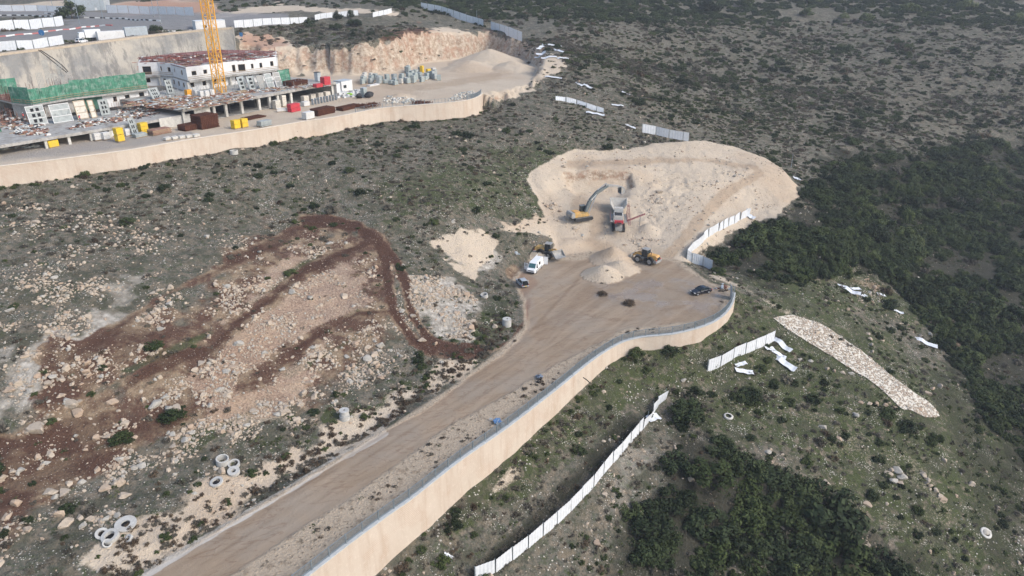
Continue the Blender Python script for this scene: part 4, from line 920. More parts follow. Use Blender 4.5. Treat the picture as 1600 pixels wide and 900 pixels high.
# ---- rocks
def rock_cover(px, py, x, y):
    c = np.full(x.shape, .05)
    c = np.where(inpoly([(0,420),(420,345),(600,380),(660,540),(560,620),(300,680),(0,860)], px, py) > 0, .55, c)
    for z, v in (([(0,700),(150,640),(330,640),(430,660),(260,800),(90,840),(0,880)], 1.0), ([(630,430),(690,430),(750,470),(735,525),(680,535),(640,500)], 1.6), ([(480,350),(540,355),(560,385),(480,420),(430,440)], .9),
                 ([(280,640),(470,530),(580,580),(560,640),(350,700)], .9), ([(0,300),(460,240),(560,300),(500,350),(200,420),(0,440)], .14), ([(180,380),(470,320),(500,345),(300,440),(160,470)], .22),
                 ([(930,690),(1010,650),(1030,720),(990,820),(910,880)], .5), ([(1130,680),(1260,720),(1330,800),(1290,820),(1180,740)], .35), ([(1210,800),(1420,860),(1440,900),(1240,900)], .4), ([(1330,430),(1420,450),(1490,520),(1440,530),(1340,470)], .35),
                 ([(1020,265),(1080,260),(1090,300),(1060,340),(1010,340)], .8), ([(980,370),(1040,375),(1020,395),(975,385)], .9), ([(845,318),(880,320),(890,345),(850,345)], 1.2), ([(1090,385),(1150,330),(1180,335),(1100,395)], .8), ([(1000,270),(1220,250),(1230,330),(1080,380)], .12)):
        c = np.where(inpoly(z, px, py) > 0, v, c)
    return c*np.clip(.45+3.2*fbm(x, y, 5, 3, 403, .6), .04, 2.6)*(1-.95*(look(6, x, y) > .4))
x, y, z, px, py = cand(120000, -150, 130, 55, 270, rng)
okr = in_frame(px, py) & (rng.uniform(0, 1, len(x)) < rock_cover(px, py, x, y)) & (look(4, x, y) < .15) & (look(0, x, y) < -.3) & (look(1, x, y) < -.5)
x, y, z, px, py = x[okr], y[okr], z[okr], px[okr], py[okr]
s = .18+rng.pareto(3.2, len(x))*.33; s = np.minimum(s, 1.25); onpile = look(2, x, y) > .3; s = np.where(onpile, np.minimum(s*.8, .8), s)
x3, y3, z3, px3, py3 = [np.concatenate(q) for q in zip(cand(60000, -100, -4, 60, 142, rng), cand(26000, 0, 95, 150, 225, rng))]; o3 = in_frame(px3, py3) & (rng.uniform(0, 1, len(x3)) < .75*np.clip(rock_cover(px3, py3, x3, y3), 0, 1.6)) & (look(4, x3, y3) < .1) & (look(0, x3, y3) < -.5)
x, y, z, px, py, s = [np.concatenate(q) for q in zip((x, y, z, px, py, s), (x3[o3], y3[o3], z3[o3], px3[o3], py3[o3], np.clip(rng.lognormal(-.92, .42, int(o3.sum())), .16, 1.2)))]
rk = np.stack([x, y, z, s, px, py, look(5, x, y)], 1); w = F*s/np.hypot(y, ZC-z); rk = rk[np.argsort(-w)]
HAND = [(60,670,2.0),(110,632,1.9),(122,648,1.6),(27,788,1.5),(78,770,1.6),(99,772,1.3),(103,818,1.4),(92,805,1.4),(188,757,1.3),(195,775,1.3),(188,718,.9),(241,633,1.6),(262,641,1.5),(278,638,1.4),(176,629,1.2),(473,617,1.5),(577,763-180,1.2),
        (660,532,1.2),(672,513,1.0),(656,553,.9),(680,538,.8),(470,530,1.1),(537,463,1.3),(595,540,1.2),(576,560,1.5),(1005,224,1.7),(855,322,1.2),(862,326,1.1),(868,320,1.3),(850,318,.9),(875,330,1.0),(1030,300,1.6),(900,357,1.5),
        (1292,577,.9),(1303,580,.9),(1317,583,1.0),(1330,584,1.0),(1266,565,1.0),(1250,563,.9),(1345,630,.9),(1358,631,1.0),(1370,633,1.0),(1383,634,1.0),(1396,637,1.1),(1400,640,.9),(1359,530,1.0),(1361,540,1.0),(1363,550,.9),(1357,522,1.0),
        (1402,735,1.5),(1408,745,1.6),(1396,752,1.4),(1388,742,1.3),(1442,742,1.3),(1447,753,1.4),(1462,768,1.3),(1473,780,1.3),(1405,755,1.1),(1468,775,1.1),(1452,760,1.0),(1392,735,1.0),(1290,755,1.5),(1286,668,1.2),(1540,833,1.5),(1336,650,1.4),(1450,615,1.3),(1457,608,1.2),(1468,605,1.2),
        (250,800-210,.9),(310,745-115,.9),(690,532-40,1.0),(120,560,1.0),(60,590,1.1),(30,600,1.3),(15,610,1.3),(46,612,1.0),(150,560,.9),(405,395,1.0)]
hand = np.array([[*at(a, b), c, a, b, 0] for a, b, c in HAND])
big = np.concatenate([hand, rk[:300-len(hand)]]); small = rk[300-len(hand):]
RZN = [([(0,690),(150,640),(420,640),(260,830),(90,860),(0,900)], 'lying in the rubble beside the concrete rings', 'boulders near the concrete rings'),
       ([(600,420),(760,420),(760,545),(620,560)], 'in the broken rock field inside the wheel track bend', 'boulders inside the track bend'),
       ([(400,330),(640,330),(620,520),(420,520)], 'lying beside the dark wheel track', 'boulders beside the wheel track'),
       ([(820,210),(1260,210),(1180,420),(820,430)], 'loose on the crushed rock pile', 'boulders on the rock pile'),
       ([(420,520),(700,520),(620,700),(380,700)], 'lying between the red earth and the road', 'boulders above the road'),
       ([(1180,480),(1620,480),(1620,680),(1180,680)], 'set in a row or strewn beside the stone channel', 'stones beside the channel'),
       ([(900,640),(1330,640),(1330,910),(900,910)], 'strewn below the long white fence', 'boulders below the white fence'),
       ([(1330,680),(1620,680),(1620,910),(1330,910)], 'bedded in the grassy lower slope', 'boulders in the lower slope'),
       ([(0,440),(420,440),(420,650),(0,700)], 'lying on the red earth among pale patches', 'boulders on the red earth')]
def rzone(r):
    p = (np.array([r[4]]), np.array([r[5]]))
    for poly, ph, gp in RZN:
        if inpoly(poly, *p)[0] > 0: return ph, gp
    return 'lying on the grey slope below the terrace wall', 'boulders below the terrace wall'
def rl(r): return '%s pale limestone boulder %s' % ('big' if r[3] > 1.4 else 'middling' if r[3] > .95 else 'small', rzone(r)[0])
def rg(r): return '%s %s' % ('big' if r[3] > 1.4 else 'middling' if r[3] > .95 else 'small', rzone(r)[1])
print('rocks', len(rk))
copies(big, lambda i, r: (ROCKS*2+GROCK)[i % 13], 'boulder', rl, 'boulder', rg, -.12, (.8, 1.1))
xx, yy, zz, pxx, pyy = cand(90000, -150, 150, 55, 260, rng); o2 = in_frame(pxx, pyy) & (rng.uniform(0, 1, len(xx)) < np.clip(rock_cover(pxx, pyy, xx, yy)*.8+.05, 0, 1)) & (look(4, xx, yy) < .15) & (look(0, xx, yy) < -.3) & (look(1, xx, yy) < -.5)
peb = np.stack([xx, yy, zz, rng.uniform(.10, .32, len(xx))], 1)[o2]
allst = np.concatenate([small[:, :4], peb]); print('stones', len(allst))
scatter('loose_stones', SROCK, allst, np.array([.22]*4+[.12]), (.8, 1.1), .5, -.05)
# ================================================================ BUILDING SITE
def xy(px, py, z): return P(px, py, z)
def wall_seg(m, a, b, z0, z1, th, ops=()):
    """wall from a to b with rectangular openings (along0, along1, zlo, zhi in metres)"""
    d = Vector((b[0]-a[0], b[1]-a[1], 0)); L = d.length; d.normalize(); n = Vector((d.y, -d.x, 0)); rz = math.atan2(d.y, d.x)
    def blk(s0, s1, h0, h1):
        if s1-s0 > .02 and h1-h0 > .02:
            c = Vector((a[0], a[1], 0))+d*((s0+s1)/2)-n*(th/2); m.box((c.x, c.y, (h0+h1)/2), (s1-s0, th, h1-h0), rz)
    s = 0.0
    for s0, s1, h0, h1 in sorted(ops):
        blk(s, s0, z0, z1); blk(s0, s1, z0, z0+h0); blk(s0, s1, z0+h1, z1); s = s1
    blk(s, L, z0, z1)
def rel(pts, o): return [Vector((p[0]-o.x, p[1]-o.y, 0)) for p in pts]
def bld_wall(t, a, b, z0, z1, mat, ops=(), th=.3, name='wall', win='void_shade', frames=True):
    o = t.location; a = Vector((a[0]-o.x, a[1]-o.y, 0)); b = Vector((b[0]-o.x, b[1]-o.y, 0)); z0 -= o.z; z1 -= o.z
    m = MB(); wall_seg(m, a, b, z0, z1, th, ops); m.build(name, mat, t)
    d = (b-a).normalized(); n = Vector((d.y, -d.x, 0)); rz = math.atan2(d.y, d.x)
    for s0, s1, h0, h1 in ops:
        c = a+d*((s0+s1)/2); w = MB(); w.box((c.x-n.x*.26, c.y-n.y*.26, z0+(h0+h1)/2), (s1-s0+.1, .06, h1-h0+.1), rz); wo = w.build('window', win, t)  # pane colour paints in the dark of the room behind
        if frames:
            f = MB(); cc = c-n*.10
            for k in (-1, 1): f.box((cc.x+d.x*k*((s1-s0)/2-.035), cc.y+d.y*k*((s1-s0)/2-.035), z0+(h0+h1)/2), (.07, .1, h1-h0), rz)
            for zz in (h0+.035, h1-.035): f.box((cc.x, cc.y, z0+zz), (s1-s0-.15, .1, .07), rz)
            f.build('frame', 'wood', wo)
def poly_slab(t, pts, z0, z1, name, mat):
    o = t.location; p = [(q[0]-o.x, q[1]-o.y) for q in pts]
    A = sum(p[i][0]*p[(i+1) % len(p)][1]-p[(i+1) % len(p)][0]*p[i][1] for i in range(len(p)))
    if A < 0: p = p[::-1]
    return MB().prism(p, z0-o.z, z1-o.z).build(name, mat, t)
# ------------------------------------------------ right-hand block
def building_right():
    f0 = xy(290, 196, TZ); f1 = xy(523, 150, TZ); a = (f1-f0).normalized(); b = Vector((-a.y, a.x, 0))
    t = thing('unfinished_building', 'unfinished building with white upper storey, red deck and open concrete ground floor', 'building', Vector((f0.x, f0.y, TZ)))
    L = (f1-f0).length; D = 30
    q = lambda s, d: f0+a*s+b*d
    poly_slab(t, [q(-.5, -.6), q(L+.4, -.6), q(L+.4, D), q(-.5, D)], TZ+3.55, TZ+4.3, 'floor_slab', 'concrete')
    poly_slab(t, [q(-.2, .2), q(L, .2), q(L, D-1), q(-.2, D-1)], TZ+.02, TZ+.14, 'ground_slab', 'concrete')
    # ground floor: columns, cross walls and back wall with interior shade painted into the concrete
    for s in (9.2, 13.0, 18.2, 24.2, 28.0, 31.0, 36.0):
        if s < L: p = q(s, .2); MB().box((p.x-t.location.x, p.y-t.location.y, 1.85), (.75, .6, 3.42), math.atan2(a.y, a.x)).build('column', 'concrete_pale', t)
    bld_wall(t, q(3.2, 0), q(8.0, 0), TZ+.1, TZ+3.56, 'concrete_pale'); bld_wall(t, q(-.3, 0), q(.4, 0), TZ+.1, TZ+3.56, 'concrete_pale'); bld_wall(t, q(L-1.0, 0), q(L, 0), TZ+.1, TZ+3.56, 'concrete_pale')
    bld_wall(t, q(-.3, 12.5), q(L, 12.5), TZ+.12, TZ+3.54, 'concrete_shade'); bld_wall(t, q(L, 0), q(L, 12.3), TZ+.12, TZ+3.54, 'concrete_pale'); bld_wall(t, q(8.2, .4), q(8.2, 12.2), TZ+.12, TZ+3.54, 'concrete_shade'); bld_wall(t, q(16.5, 3), q(16.5, 12.2), TZ+.12, TZ+3.54, 'concrete_shade'); bld_wall(t, q(26, 4), q(26, 12.2), TZ+.12, TZ+3.54, 'concrete_shade')
    # first floor: white walls set back
    Z1 = TZ+4.3; Z2 = Z1+3.1
    W = [xy(*k, 36.2) for k in ((215,98),(245,97.3),(267,99),(290,105),(328,100.5),(357,96.5),(384,94.3),(431,89))]
    def off(p, d): return p+b*d
    lo = [off(p, 1.2) for p in W]
    for i in range(len(lo)-1):
        L2 = (lo[i+1]-lo[i]).length; ops = []; k = int(L2//3.4)
        for j in range(k): ops.append((L2*(j+.5)/k-.6, L2*(j+.5)/k+.6, 1.0, 2.3))
        bld_wall(t, lo[i], lo[i+1], Z1, Z2-.4, 'white_wall', ops)
    for p in W[1:]:
        c = p+b*.3; MB().tube((c.x-t.location.x, c.y-t.location.y, 4.3), (c.x-t.location.x, c.y-t.location.y, Z2-.4-TZ), .32, n=10).build('column', 'concrete_pale', t)
    # storey slab, white storey with parapet, red deck
    back = [xy(432,80,36), xy(390,78,36), xy(340,77.5,36), xy(270,83,36), xy(222,89,36)]
    fr = [off(p, -.7) for p in W]
    poly_slab(t, fr+back, Z2-.4, Z2+.1, 'floor_slab', 'concrete')
    zz = Z2+.1; zt = 36.2; d = lambda i: (W[i+1]-W[i]).length
    for i in range(len(W)-1):
        L2 = d(i); ops = []
        if i == 0: ops = [(1.0, 3.4, .2, 2.6)]
        elif i == 1: ops = [(1.0, 1.6, 1.3, 2.6), (4.0, 5.2, 1.2, 2.5)] if L2 > 5.6 else [(L2*.3, L2*.3+.8, 1.2, 2.5)]
        elif i == 2: ops = [(L2*.15, L2*.15+.5, 1.3, 2.5), (L2*.62, L2*.62+1.1, 1.2, 2.5)]
        elif i == 3: ops = [(L2*.2, L2*.2+1.5, 1.2, 2.4), (L2*.68, L2*.68+1.2, 1.2, 2.4)]
        elif i == 5: ops = [(L2*.15, L2*.15+1.0, .6, 2.7), (L2*.5, L2*.5+2.2, .6, 2.7)]
        elif i == 6: ops = [(L2*.14, L2*.14+.9, 1.1, 2.5), (L2*.42, L2*.42+1.0, 1.0, 2.5), (L2*.78, L2*.78+1.2, 1.1, 2.6)]
        bld_wall(t, W[i], W[i+1], zz, zt, 'white_wall', ops, win='void_shade' if i != 6 else 'void_shade')
    bld_wall(t, W[-1], back[0], zz, zt, 'white_wall'); bld_wall(t, back[-1], W[0], zz, zt, 'white_wall', [(2, 3.2, 1.2, 2.5)])
    dk = poly_slab(t, [p+b*.31 for p in W]+back, zt-.45, zt-.28, 'roof_deck', 'red_deck')
    rr = random.Random(3); o = t.location; bars = MB(); red = MB()
    for k in range(330):
        s, u = rr.random(), rr.random(); i = min(int(s*7), 6); f = s*7-i; p = W[i].lerp(W[i+1], f); e = back[0].lerp(back[-1], 1-s); c = p.lerp(e, .06+.9*u); z = zt-.26-o.z; th = rr.choice((0, 1.57))+math.atan2(a.y, a.x)+rr.uniform(-.1, .1); l = rr.uniform(2, 6)
        if k < 210: red.box((c.x-o.x, c.y-o.y, z+rr.uniform(.05, .5)), (l, .12, .14), th)
        else: bars.tube((c.x-o.x, c.y-o.y, z), (c.x-o.x+rr.uniform(-.05,.05), c.y-o.y, z+rr.uniform(1.0, 1.9)), .035, n=4)
    rb = red.build('deck_beams', 'red_deck', t); rb['kind'] = 'stuff'; rb = bars.build('starter_bars', 'rust', t); rb['kind'] = 'stuff'
    for nm, mt, n_, sz in (('deck_boards', 'wood', 60, (2.4, 1.2, .1)), ('deck_sheets', 'grey_form', 50, (2.2, 1.4, .12)), ('deck_packs', 'bag_white', 26, (.8, .6, .4)), ('deck_gap_plates', 'concrete_shade', 40, (1.8, .7, .06))):  # gap plates are thin dark boxes on the deck, painted as shaded gaps
        mm = MB()
        for k in range(n_):
            s, u = rr.random(), rr.random(); i = min(int(s*7), 6); f = s*7-i; c = W[i].lerp(W[i+1], f).lerp(back[0].lerp(back[-1], 1-s), .06+.9*u); mm.box((c.x-o.x, c.y-o.y, zt-.2-o.z+sz[2]/2), (sz[0]*rr.uniform(.6,1.4), sz[1]*rr.uniform(.5,1.2), sz[2]), rr.choice((0,1.57))+math.atan2(a.y, a.x))
        q_ = mm.build(nm, mt, t); q_['kind'] = 'stuff'
    # guard boards on the floor edge below the white storey
    g = MB()
    for i in range(len(fr)-1):
        for h in (.45, .95): g.bar(Vector((fr[i].x-o.x, fr[i].y-o.y, Z2+.1+h-o.z)), Vector((fr[i+1].x-o.x, fr[i+1].y-o.y, Z2+.1+h-o.z)), .05, .12)
    g.build('guard_rail', 'wood', t)
    return t, q, a, b, L
bR, qR, aR, bRn, LR = building_right(); RZ = math.atan2(aR.y, aR.x)
# ------------------------------------------------ left-hand block with green shuttering
def building_left():
    e0 = xy(70, 215, 27.5); e1 = xy(296, 178, 27.5); a = (e1-e0).normalized(); b = Vector((-a.y, a.x, 0)); L = (e1-e0).length
    t = thing('unfinished_building', 'unfinished building with green shuttered walls above a low cluttered slab', 'building', Vector((e0.x, e0.y, TZ)))
    q = lambda s, d: e0+a*s+b*d; o = t.location
    poly_slab(t, [q(-14, -.3), q(L, -.3), q(L, 20), q(-14, 24)], 26.85, 27.5, 'floor_slab', 'concrete')
    for s in (0, 5, 10, 14.5, 19, 23.5):
        p = q(s, .3); MB().box((p.x-o.x, p.y-o.y, .93), (.6, .5, 1.86), math.atan2(a.y, a.x)).build('column', 'concrete_pale', t)
    bld_wall(t, q(L-8.5, -.35), q(L-.2, -.35), TZ, 27.6, 'concrete_pale'); bld_wall(t, q(-14, 9), q(L, 9), TZ, 26.85, 'concrete_shade')  # rear wall has the under-slab shade in its colour
    # storey with small windows
    g = [xy(*k, 31.2) for k in ((19,161),(49,164),(113,153),(160,147.5),(231,138.5))]
    Z1 = 27.5; Z2 = 31.2
    bld_wall(t, g[0]+b*.5, g[1]+b*.5, Z1, Z2-.3, 'concrete'); bld_wall(t, g[1]+b*.5, g[2]+b*.5, Z1, Z2-.3, 'concrete', [(2, 3.4, .8, 2.4), (6, 7.4, .8, 2.4)]); bld_wall(t, g[2]+b*.5, g[3]+b*.5, Z1, Z2-.3, 'green_dark')
    L3 = (g[4]-g[3]).length; bld_wall(t, g[3]+b*.5, g[4]+b*.5, Z1, Z2-.3, 'white_wall', [(L3*.22, L3*.22+1.0, 1.3, 2.7), (L3*.48, L3*.48+1.3, 1.3, 2.7), (L3*.80, L3*.80+1.4, 1.4, 2.9)])
    poly_slab(t, [p-b*.9 for p in g]+[g[4]+b*17, g[0]+b*17], Z2-.3, Z2+.1, 'floor_slab', 'concrete')
    m = MB()
    for i in range(len(g)-1):
        A_, B_ = g[i]-b*.85, g[i+1]-b*.85; k = max(2, int((B_-A_).length/2.2))
        for h in (.5, 1.0): m.bar((A_.x-o.x, A_.y-o.y, Z2+.1+h-o.z), (B_.x-o.x, B_.y-o.y, Z2+.1+h-o.z), .05, .1)
        for j in range(k+1): c = A_.lerp(B_, j/k); m.box((c.x-o.x, c.y-o.y, Z2+.65-o.z), (.06, .06, 1.1))
    m.build('guard_rail', 'wood', t)
    # green shuttering panels standing on the floor edge
    hs = [4.0, 3.7, 4.4, 4.3]; rr = random.Random(9)
    for i in range(len(g)-1):
        A_, B_ = g[i], g[i+1]; d = B_-A_; k = max(2, int(d.length/2.45)); rz = math.atan2(d.y, d.x); n = Vector((d.y, -d.x, 0)).normalized()
        for j in range(k):
            c = A_.lerp(B_, (j+.5)/k)+n*rr.uniform(-.04, .06); h = hs[i]*rr.uniform(.94, 1.03); w = d.length/k-.05; p = MB(); p.box((0, 0, h/2), (w, .12, h))
            for u in (.2, .5, .8): p.box((0, -.10, h*u), (w-.1, .08, .10))
            for u in (-.33, 0, .33): p.box((w*u, -.17, h/2), (.08, .05, h-.2))
            po = p.build('shutter_panel', 'green_form', t, loc=(c.x-o.x, c.y-o.y, Z2+.1-o.z), rz=rz)
    # timber deck, rebar and pump pipe behind the shutters
    poly_slab(t, [p+b*.6 for p in g]+[g[4]+b*15, g[0]+b*15], Z2+.1, Z2+.3, 'inner_deck', 'timber_red')
    s = MB()
    for k in range(240):
        u, w = rr.random(), rr.random(); i = min(int(u*4), 3); p = g[i].lerp(g[i+1], u*4-i)+b*(1+w*11); s.tube((p.x-o.x, p.y-o.y, Z2+.3-o.z), (p.x-o.x+rr.uniform(-.1,.1), p.y-o.y, Z2+rr.uniform(1.5, 4.2)-o.z), .03, n=3)
    sb = s.build('starter_bars', 'rust', t); sb['kind'] = 'stuff'
    for (px, py, w, h) in ((78,128,1.3,6.5),(98,128,1.3,5.6),(66,134,1.5,4.0),(88,132,1.4,3.5)):
        c = xy(px, py+4, Z2); m = MB()
        for i in range(5): m.box((c.x-o.x+(i-2)*w/4*a.x, c.y-o.y+(i-2)*w/4*a.y, Z2+.3+h/2-o.z), (.06, .06, h))
        for k in range(int(h/.5)): m.bar((c.x-o.x-a.x*w/2, c.y-o.y-a.y*w/2, Z2+.5+k*.5-o.z), (c.x-o.x+a.x*w/2, c.y-o.y+a.y*w/2, Z2+.5+k*.5-o.z), .05)
        m.build('rebar_cage', 'grey_form', t)
    return t, q, a, b, L, g
bL, qL, aL, bLn, LL, gL = building_left(); RZL = math.atan2(aL.y, aL.x)
# green shutters at the far left edge
t = thing('formwork_wall', 'green shuttering wall standing apart beyond the end of the green shuttered building', 'formwork', xy(-25, 150, 31))
for j in range(4):
    c = aL*(j*2.4); p = MB(); p.box((0, 0, 1.9), (2.3, .12, 3.8))
    for u in (.8, 1.9, 3.0): p.box((0, -.1, u), (2.2, .08, .1))
    p.build('shutter_panel', 'green_form', t, loc=(c.x, c.y, 0), rz=RZL)
MB().box((4, 2.6, -.25), (18, 9, .5), RZL).build('floor_slab', 'concrete', t)
MB().box((4, 2.6, -3.3), (16, 6, 5.6), RZL).build('core_wall', 'concrete', t)
# ------------------------------------------------ crane
def crane():
    c = xy(345, 146, 29.3); t = thing('tower_crane', 'tall orange yellow lattice tower crane mast rising beside the white storey', 'crane', c, RZ+.35)
    w = 1.15; H = 40.0; sec = 2.9; leg = MB().box((0, 0, H/2), (.24, .24, H)).mesh('mast_leg', 'crane_yellow')
    for sx in (-1, 1):
        for sy in (-1, 1): part('mast_leg', leg, t, (sx*w, sy*w, 0))
    m = MB(); cs = [(-w,-w),(w,-w),(w,w),(-w,w)]
    for i in range(4):
        p, q = cs[i], cs[(i+1) % 4]; m.bar((p[0], p[1], 0), (q[0], q[1], 0), .10); m.bar((p[0], p[1], 0), ((p[0]+q[0])/2, (p[1]+q[1])/2, sec/2), .09); m.bar(((p[0]+q[0])/2, (p[1]+q[1])/2, sec/2), (p[0], p[1], sec), .09)
        m.bar((q[0], q[1], 0), ((p[0]+q[0])/2, (p[1]+q[1])/2, sec/2), .09); m.bar(((p[0]+q[0])/2, (p[1]+q[1])/2, sec/2), (q[0], q[1], sec), .09)
    me = m.mesh('mast_bracing', 'crane_yellow')
    for k in range(int(H/sec)): part('mast_bracing', me, t, (0, 0, k*sec+.3))
    MB().box((0, 0, -.1), (4.4, 4.4, .8)).build('base_block', 'concrete', t)
    for s in (-1, 1): MB().box((s*.9, -1.35, 26.2), (.6, .3, .5)).tube((s*.9, -1.5, 26.2), (s*.9, -1.6, 26.2), .26, n=8).build('floodlight', 'lamp_glass', t)
crane()
# ------------------------------------------------ materials lying about
def gpt(px, py, z=TZ): return xy(px, py, z)
def stack(name, cat, label, px, py, size, layers, mat, rz=RZ, z=TZ, group=None, pallet=True, slots=0, jit=.03, mat2=None):
    c = gpt(px, py, z+.02); t = thing(name, label, cat, c, rz, group); rr = random.Random(px*13+py); zz = 0
    if pallet:
        m = MB()
        for y in (-.42, 0, .42): m.box((0, y*size[1], .06), (size[0], .12, .12))
        m.box((0, 0, .14), (size[0], size[1], .04)); m.build('pallet', 'wood', t); zz = .16
    h = size[2]/layers
    for k in range(layers):
        m = MB(); ox, oy = rr.uniform(-jit, jit), rr.uniform(-jit, jit); m.box((ox, oy, zz+h*(k+.5)), (size[0]*.98, size[1]*.98, h*.93))
        for s in range(slots):
            x = (-.5+(s+.5)/slots)*size[0]
            for y in (-1, 1): m.box((ox+x, oy+y*size[1]*.49, zz+h*(k+.5)), (size[0]/slots*.35, .06, h*.8))
        m.build('layer', mat if k % 2 == 0 or not mat2 else mat2, t)
    return t
stack('shoring_stack', 'pallet stack', 'tall double yellow shoring stack beside white pallets', 188, 221, (1.7, 1.5, 3.1), 2, 'yellow_paint', slots=3, z=TZ)
stack('shoring_stack', 'pallet stack', 'yellow shoring stack beside the leaning ladder panel', 225, 209, (1.9, 1.5, 2.6), 3, 'yellow_paint', slots=3)
stack('shoring_stack', 'pallet stack', 'low yellow crate alone on the sand below the left slab', 83, 230, (2.2, 1.5, 1.5), 1, 'yellow_paint', slots=4)
stack('shoring_stack', 'pallet stack', 'yellow crate beside the concrete lane, left of its twin', 369, 201, (1.9, 1.5, 2.1), 2, 'yellow_paint', slots=3)
stack('shoring_stack', 'pallet stack', 'yellow crate beside the concrete lane, touching its twin', 381, 199, (1.8, 1.5, 2.1), 2, 'yellow_paint', slots=3)
for i, (px, py, l) in enumerate(((152,219,2),(166,218,2),(177,213,2),(200,212,2))):
    stack('block_pallet', 'pallet stack', ['white block pallet beside the dark gap under the left slab','second white block pallet along the left slab','white block pallet behind the double yellow stack','white block pallet between the yellow stacks'][i], px, py, (1.6, 1.3, 1.6), l, 'bag_white', slots=0)
def mesh_stack(label, px, py, L, w, n, rz=RZ, h=.16, z=TZ):
    c = gpt(px, py, z+.02); t = thing('rebar_mesh_stack', label, 'rebar stack', c, rz); rr = random.Random(px)
    for k in range(n):
        m = MB(); nb = int(w/.35); dx, dy = rr.uniform(-.12,.12), rr.uniform(-.12,.12)
        for j in range(nb): m.box((dx, dy-w/2+(j+.5)*w/nb, h*(k+.3)), (L, .22, h*.55))
        for j in range(int(L/.5)): m.box((dx-L/2+(j+.5)*.5, dy, h*(k+.75)), (.3, w, h*.5))
        m.build('mesh_layer', 'rust', t)
mesh_stack('tall square rust brown rebar mesh stack beside the garage opening', 322, 199, 5.2, 4.2, 20, h=.17)
mesh_stack('low rust brown rebar mesh stack in front of the tall one', 297, 202, 4.8, 3.2, 9)
mesh_stack('long rust brown rebar mesh stack behind the wire railing', 505, 178, 6.5, 3.2, 11)
mesh_stack('thin long rust brown mesh stack beside the terrace wall railing', 545, 170, 7.5, 2.8, 6)
mesh_stack('flat rusty mesh sheets lying before the columns', 396, 184, 6, 3.5, 2)
mesh_stack('rust brown reinforcement heap on the upper floor slab', 462, 133, 6.5, 4.0, 9, z=29.3)
def coil_heap(label, px, py, r, n, z=TZ, mat='rust'):
    c = gpt(px, py, z); t = thing('rebar_heap', label, 'rebar heap', c); rr = random.Random(px)
    for k in range(n):
        m = MB(); cx_, cy_ = rr.gauss(0, r*.35), rr.gauss(0, r*.3); R = r*rr.uniform(.3,.6); pts = [Vector((cx_+R*math.cos(i*.45), cy_+R*.8*math.sin(i*.45), .15+abs(rr.gauss(.35, .3))*r*.5+.08*math.sin(i))) for i in range(15)]
        for a_, b_ in zip(pts[:-1], pts[1:]): m.tube(a_, b_, .06, n=4, cap=False)
        m.build('coil', mat, t)
coil_heap('bushy brown bundle of rebar coils by the railing', 570, 168, 2.2, 26); coil_heap('second brown rebar coil bundle touching the first', 583, 166, 2.0, 22); coil_heap('brown rebar tangle beside the debris heap', 654, 163, 2.0, 24); coil_heap('small brown tangle further along the terrace edge', 668, 162, 1.4, 12)
stack('red_toolbox', 'site box', 'two stacked red site boxes in front of the columns', 459, 174, (3.4, 1.7, 2.2), 2, 'red_paint', pallet=False, slots=2, jit=.12)
stack('red_toolbox', 'site box', 'tall red slatted stack on the slab end', 509, 132.5, (2.6, 1.8, 2.4), 5, 'red_paint', z=29.3, pallet=False, slots=5)
stack('red_toolbox', 'site box', 'low red slatted stack beside the tall red one', 497, 136, (2.6, 1.6, 1.0), 3, 'red_paint', z=29.3, pallet=False, slots=4)
stack('block_pallet', 'pallet stack', 'pale stone pallet standing between two columns', 433, 170, (1.9, 1.5, 2.3), 4, 'stone_block'); stack('block_pallet', 'pallet stack', 'tall pale stone pallet left of the red boxes', 443, 166, (1.5, 1.4, 3.0), 5, 'stone_block')
for i, (px, py, l) in enumerate(((477,160,'beige block pallet under the slab beside the red boxes'),(488,157,'second beige block pallet under the slab'),(500,155,'third beige block pallet in the open bay'),(511,153,'last beige block pallet in the open bay'))): stack('block_pallet', 'pallet stack', l, px, py, (2.0, 1.4, 1.8), 4, 'stone_block')
stack('bag_pallet', 'pallet stack', 'white wrapped pallet beside the mesh stack and railing', 482, 186, (3.0, 1.8, 1.8), 3, 'bag_white'); stack('bag_pallet', 'pallet stack', 'long low white beam on the sand by the red boxes', 441, 174.5, (2.8, .9, .8), 2, 'bag_white', rz=RZ-.6)
stack('bag_pallet', 'pallet stack', 'white sacks right of the red boxes', 477, 166, (2.2, 1.6, 1.2), 3, 'bag_white')
for i in range(5):
    px, py = 262+i*11, 219-i*1.2; stack('bag_pallet', 'pallet stack', 'flat clear wrapped bundle in the row on the concrete lane', px, py, (1.6, 1.2, .6), 2, 'concrete_pale', group='wrapped bundles on the lane')
stack('plank_stack', 'timber stack', 'grey brown plank stack below the concrete wall', 250, 209, (5.0, 2.4, 1.3), 8, 'wood', slots=0, pallet=False, jit=.2, mat2='timber_red'); stack('plank_stack', 'timber stack', 'grey formwork boards stacked on the lane edge', 413, 197, (3.4, 1.8, 1.3), 6, 'grey_form', jit=.2); stack('plank_stack', 'timber stack', 'flat grey panel pile under the yellow stack', 219, 214, (3.0, 1.8, .8), 4, 'grey_form', jit=.15)
stack('brick_pallet', 'pallet stack', 'orange crate on the slab beside white sacks', 295, 150, (1.5, 1.3, 1.6), 3, 'orange_block', z=29.3)
for i, (px, py) in enumerate(((307,150),(315,151.5),(323,151),(331,149.5))): stack('block_pallet', 'pallet stack', 'white wrapped block pallet in the row on the slab by the crane foot', px, py, (1.3, 1.2, 1.5), 3, 'bag_white', z=29.3, group='white pallets by the crane foot')
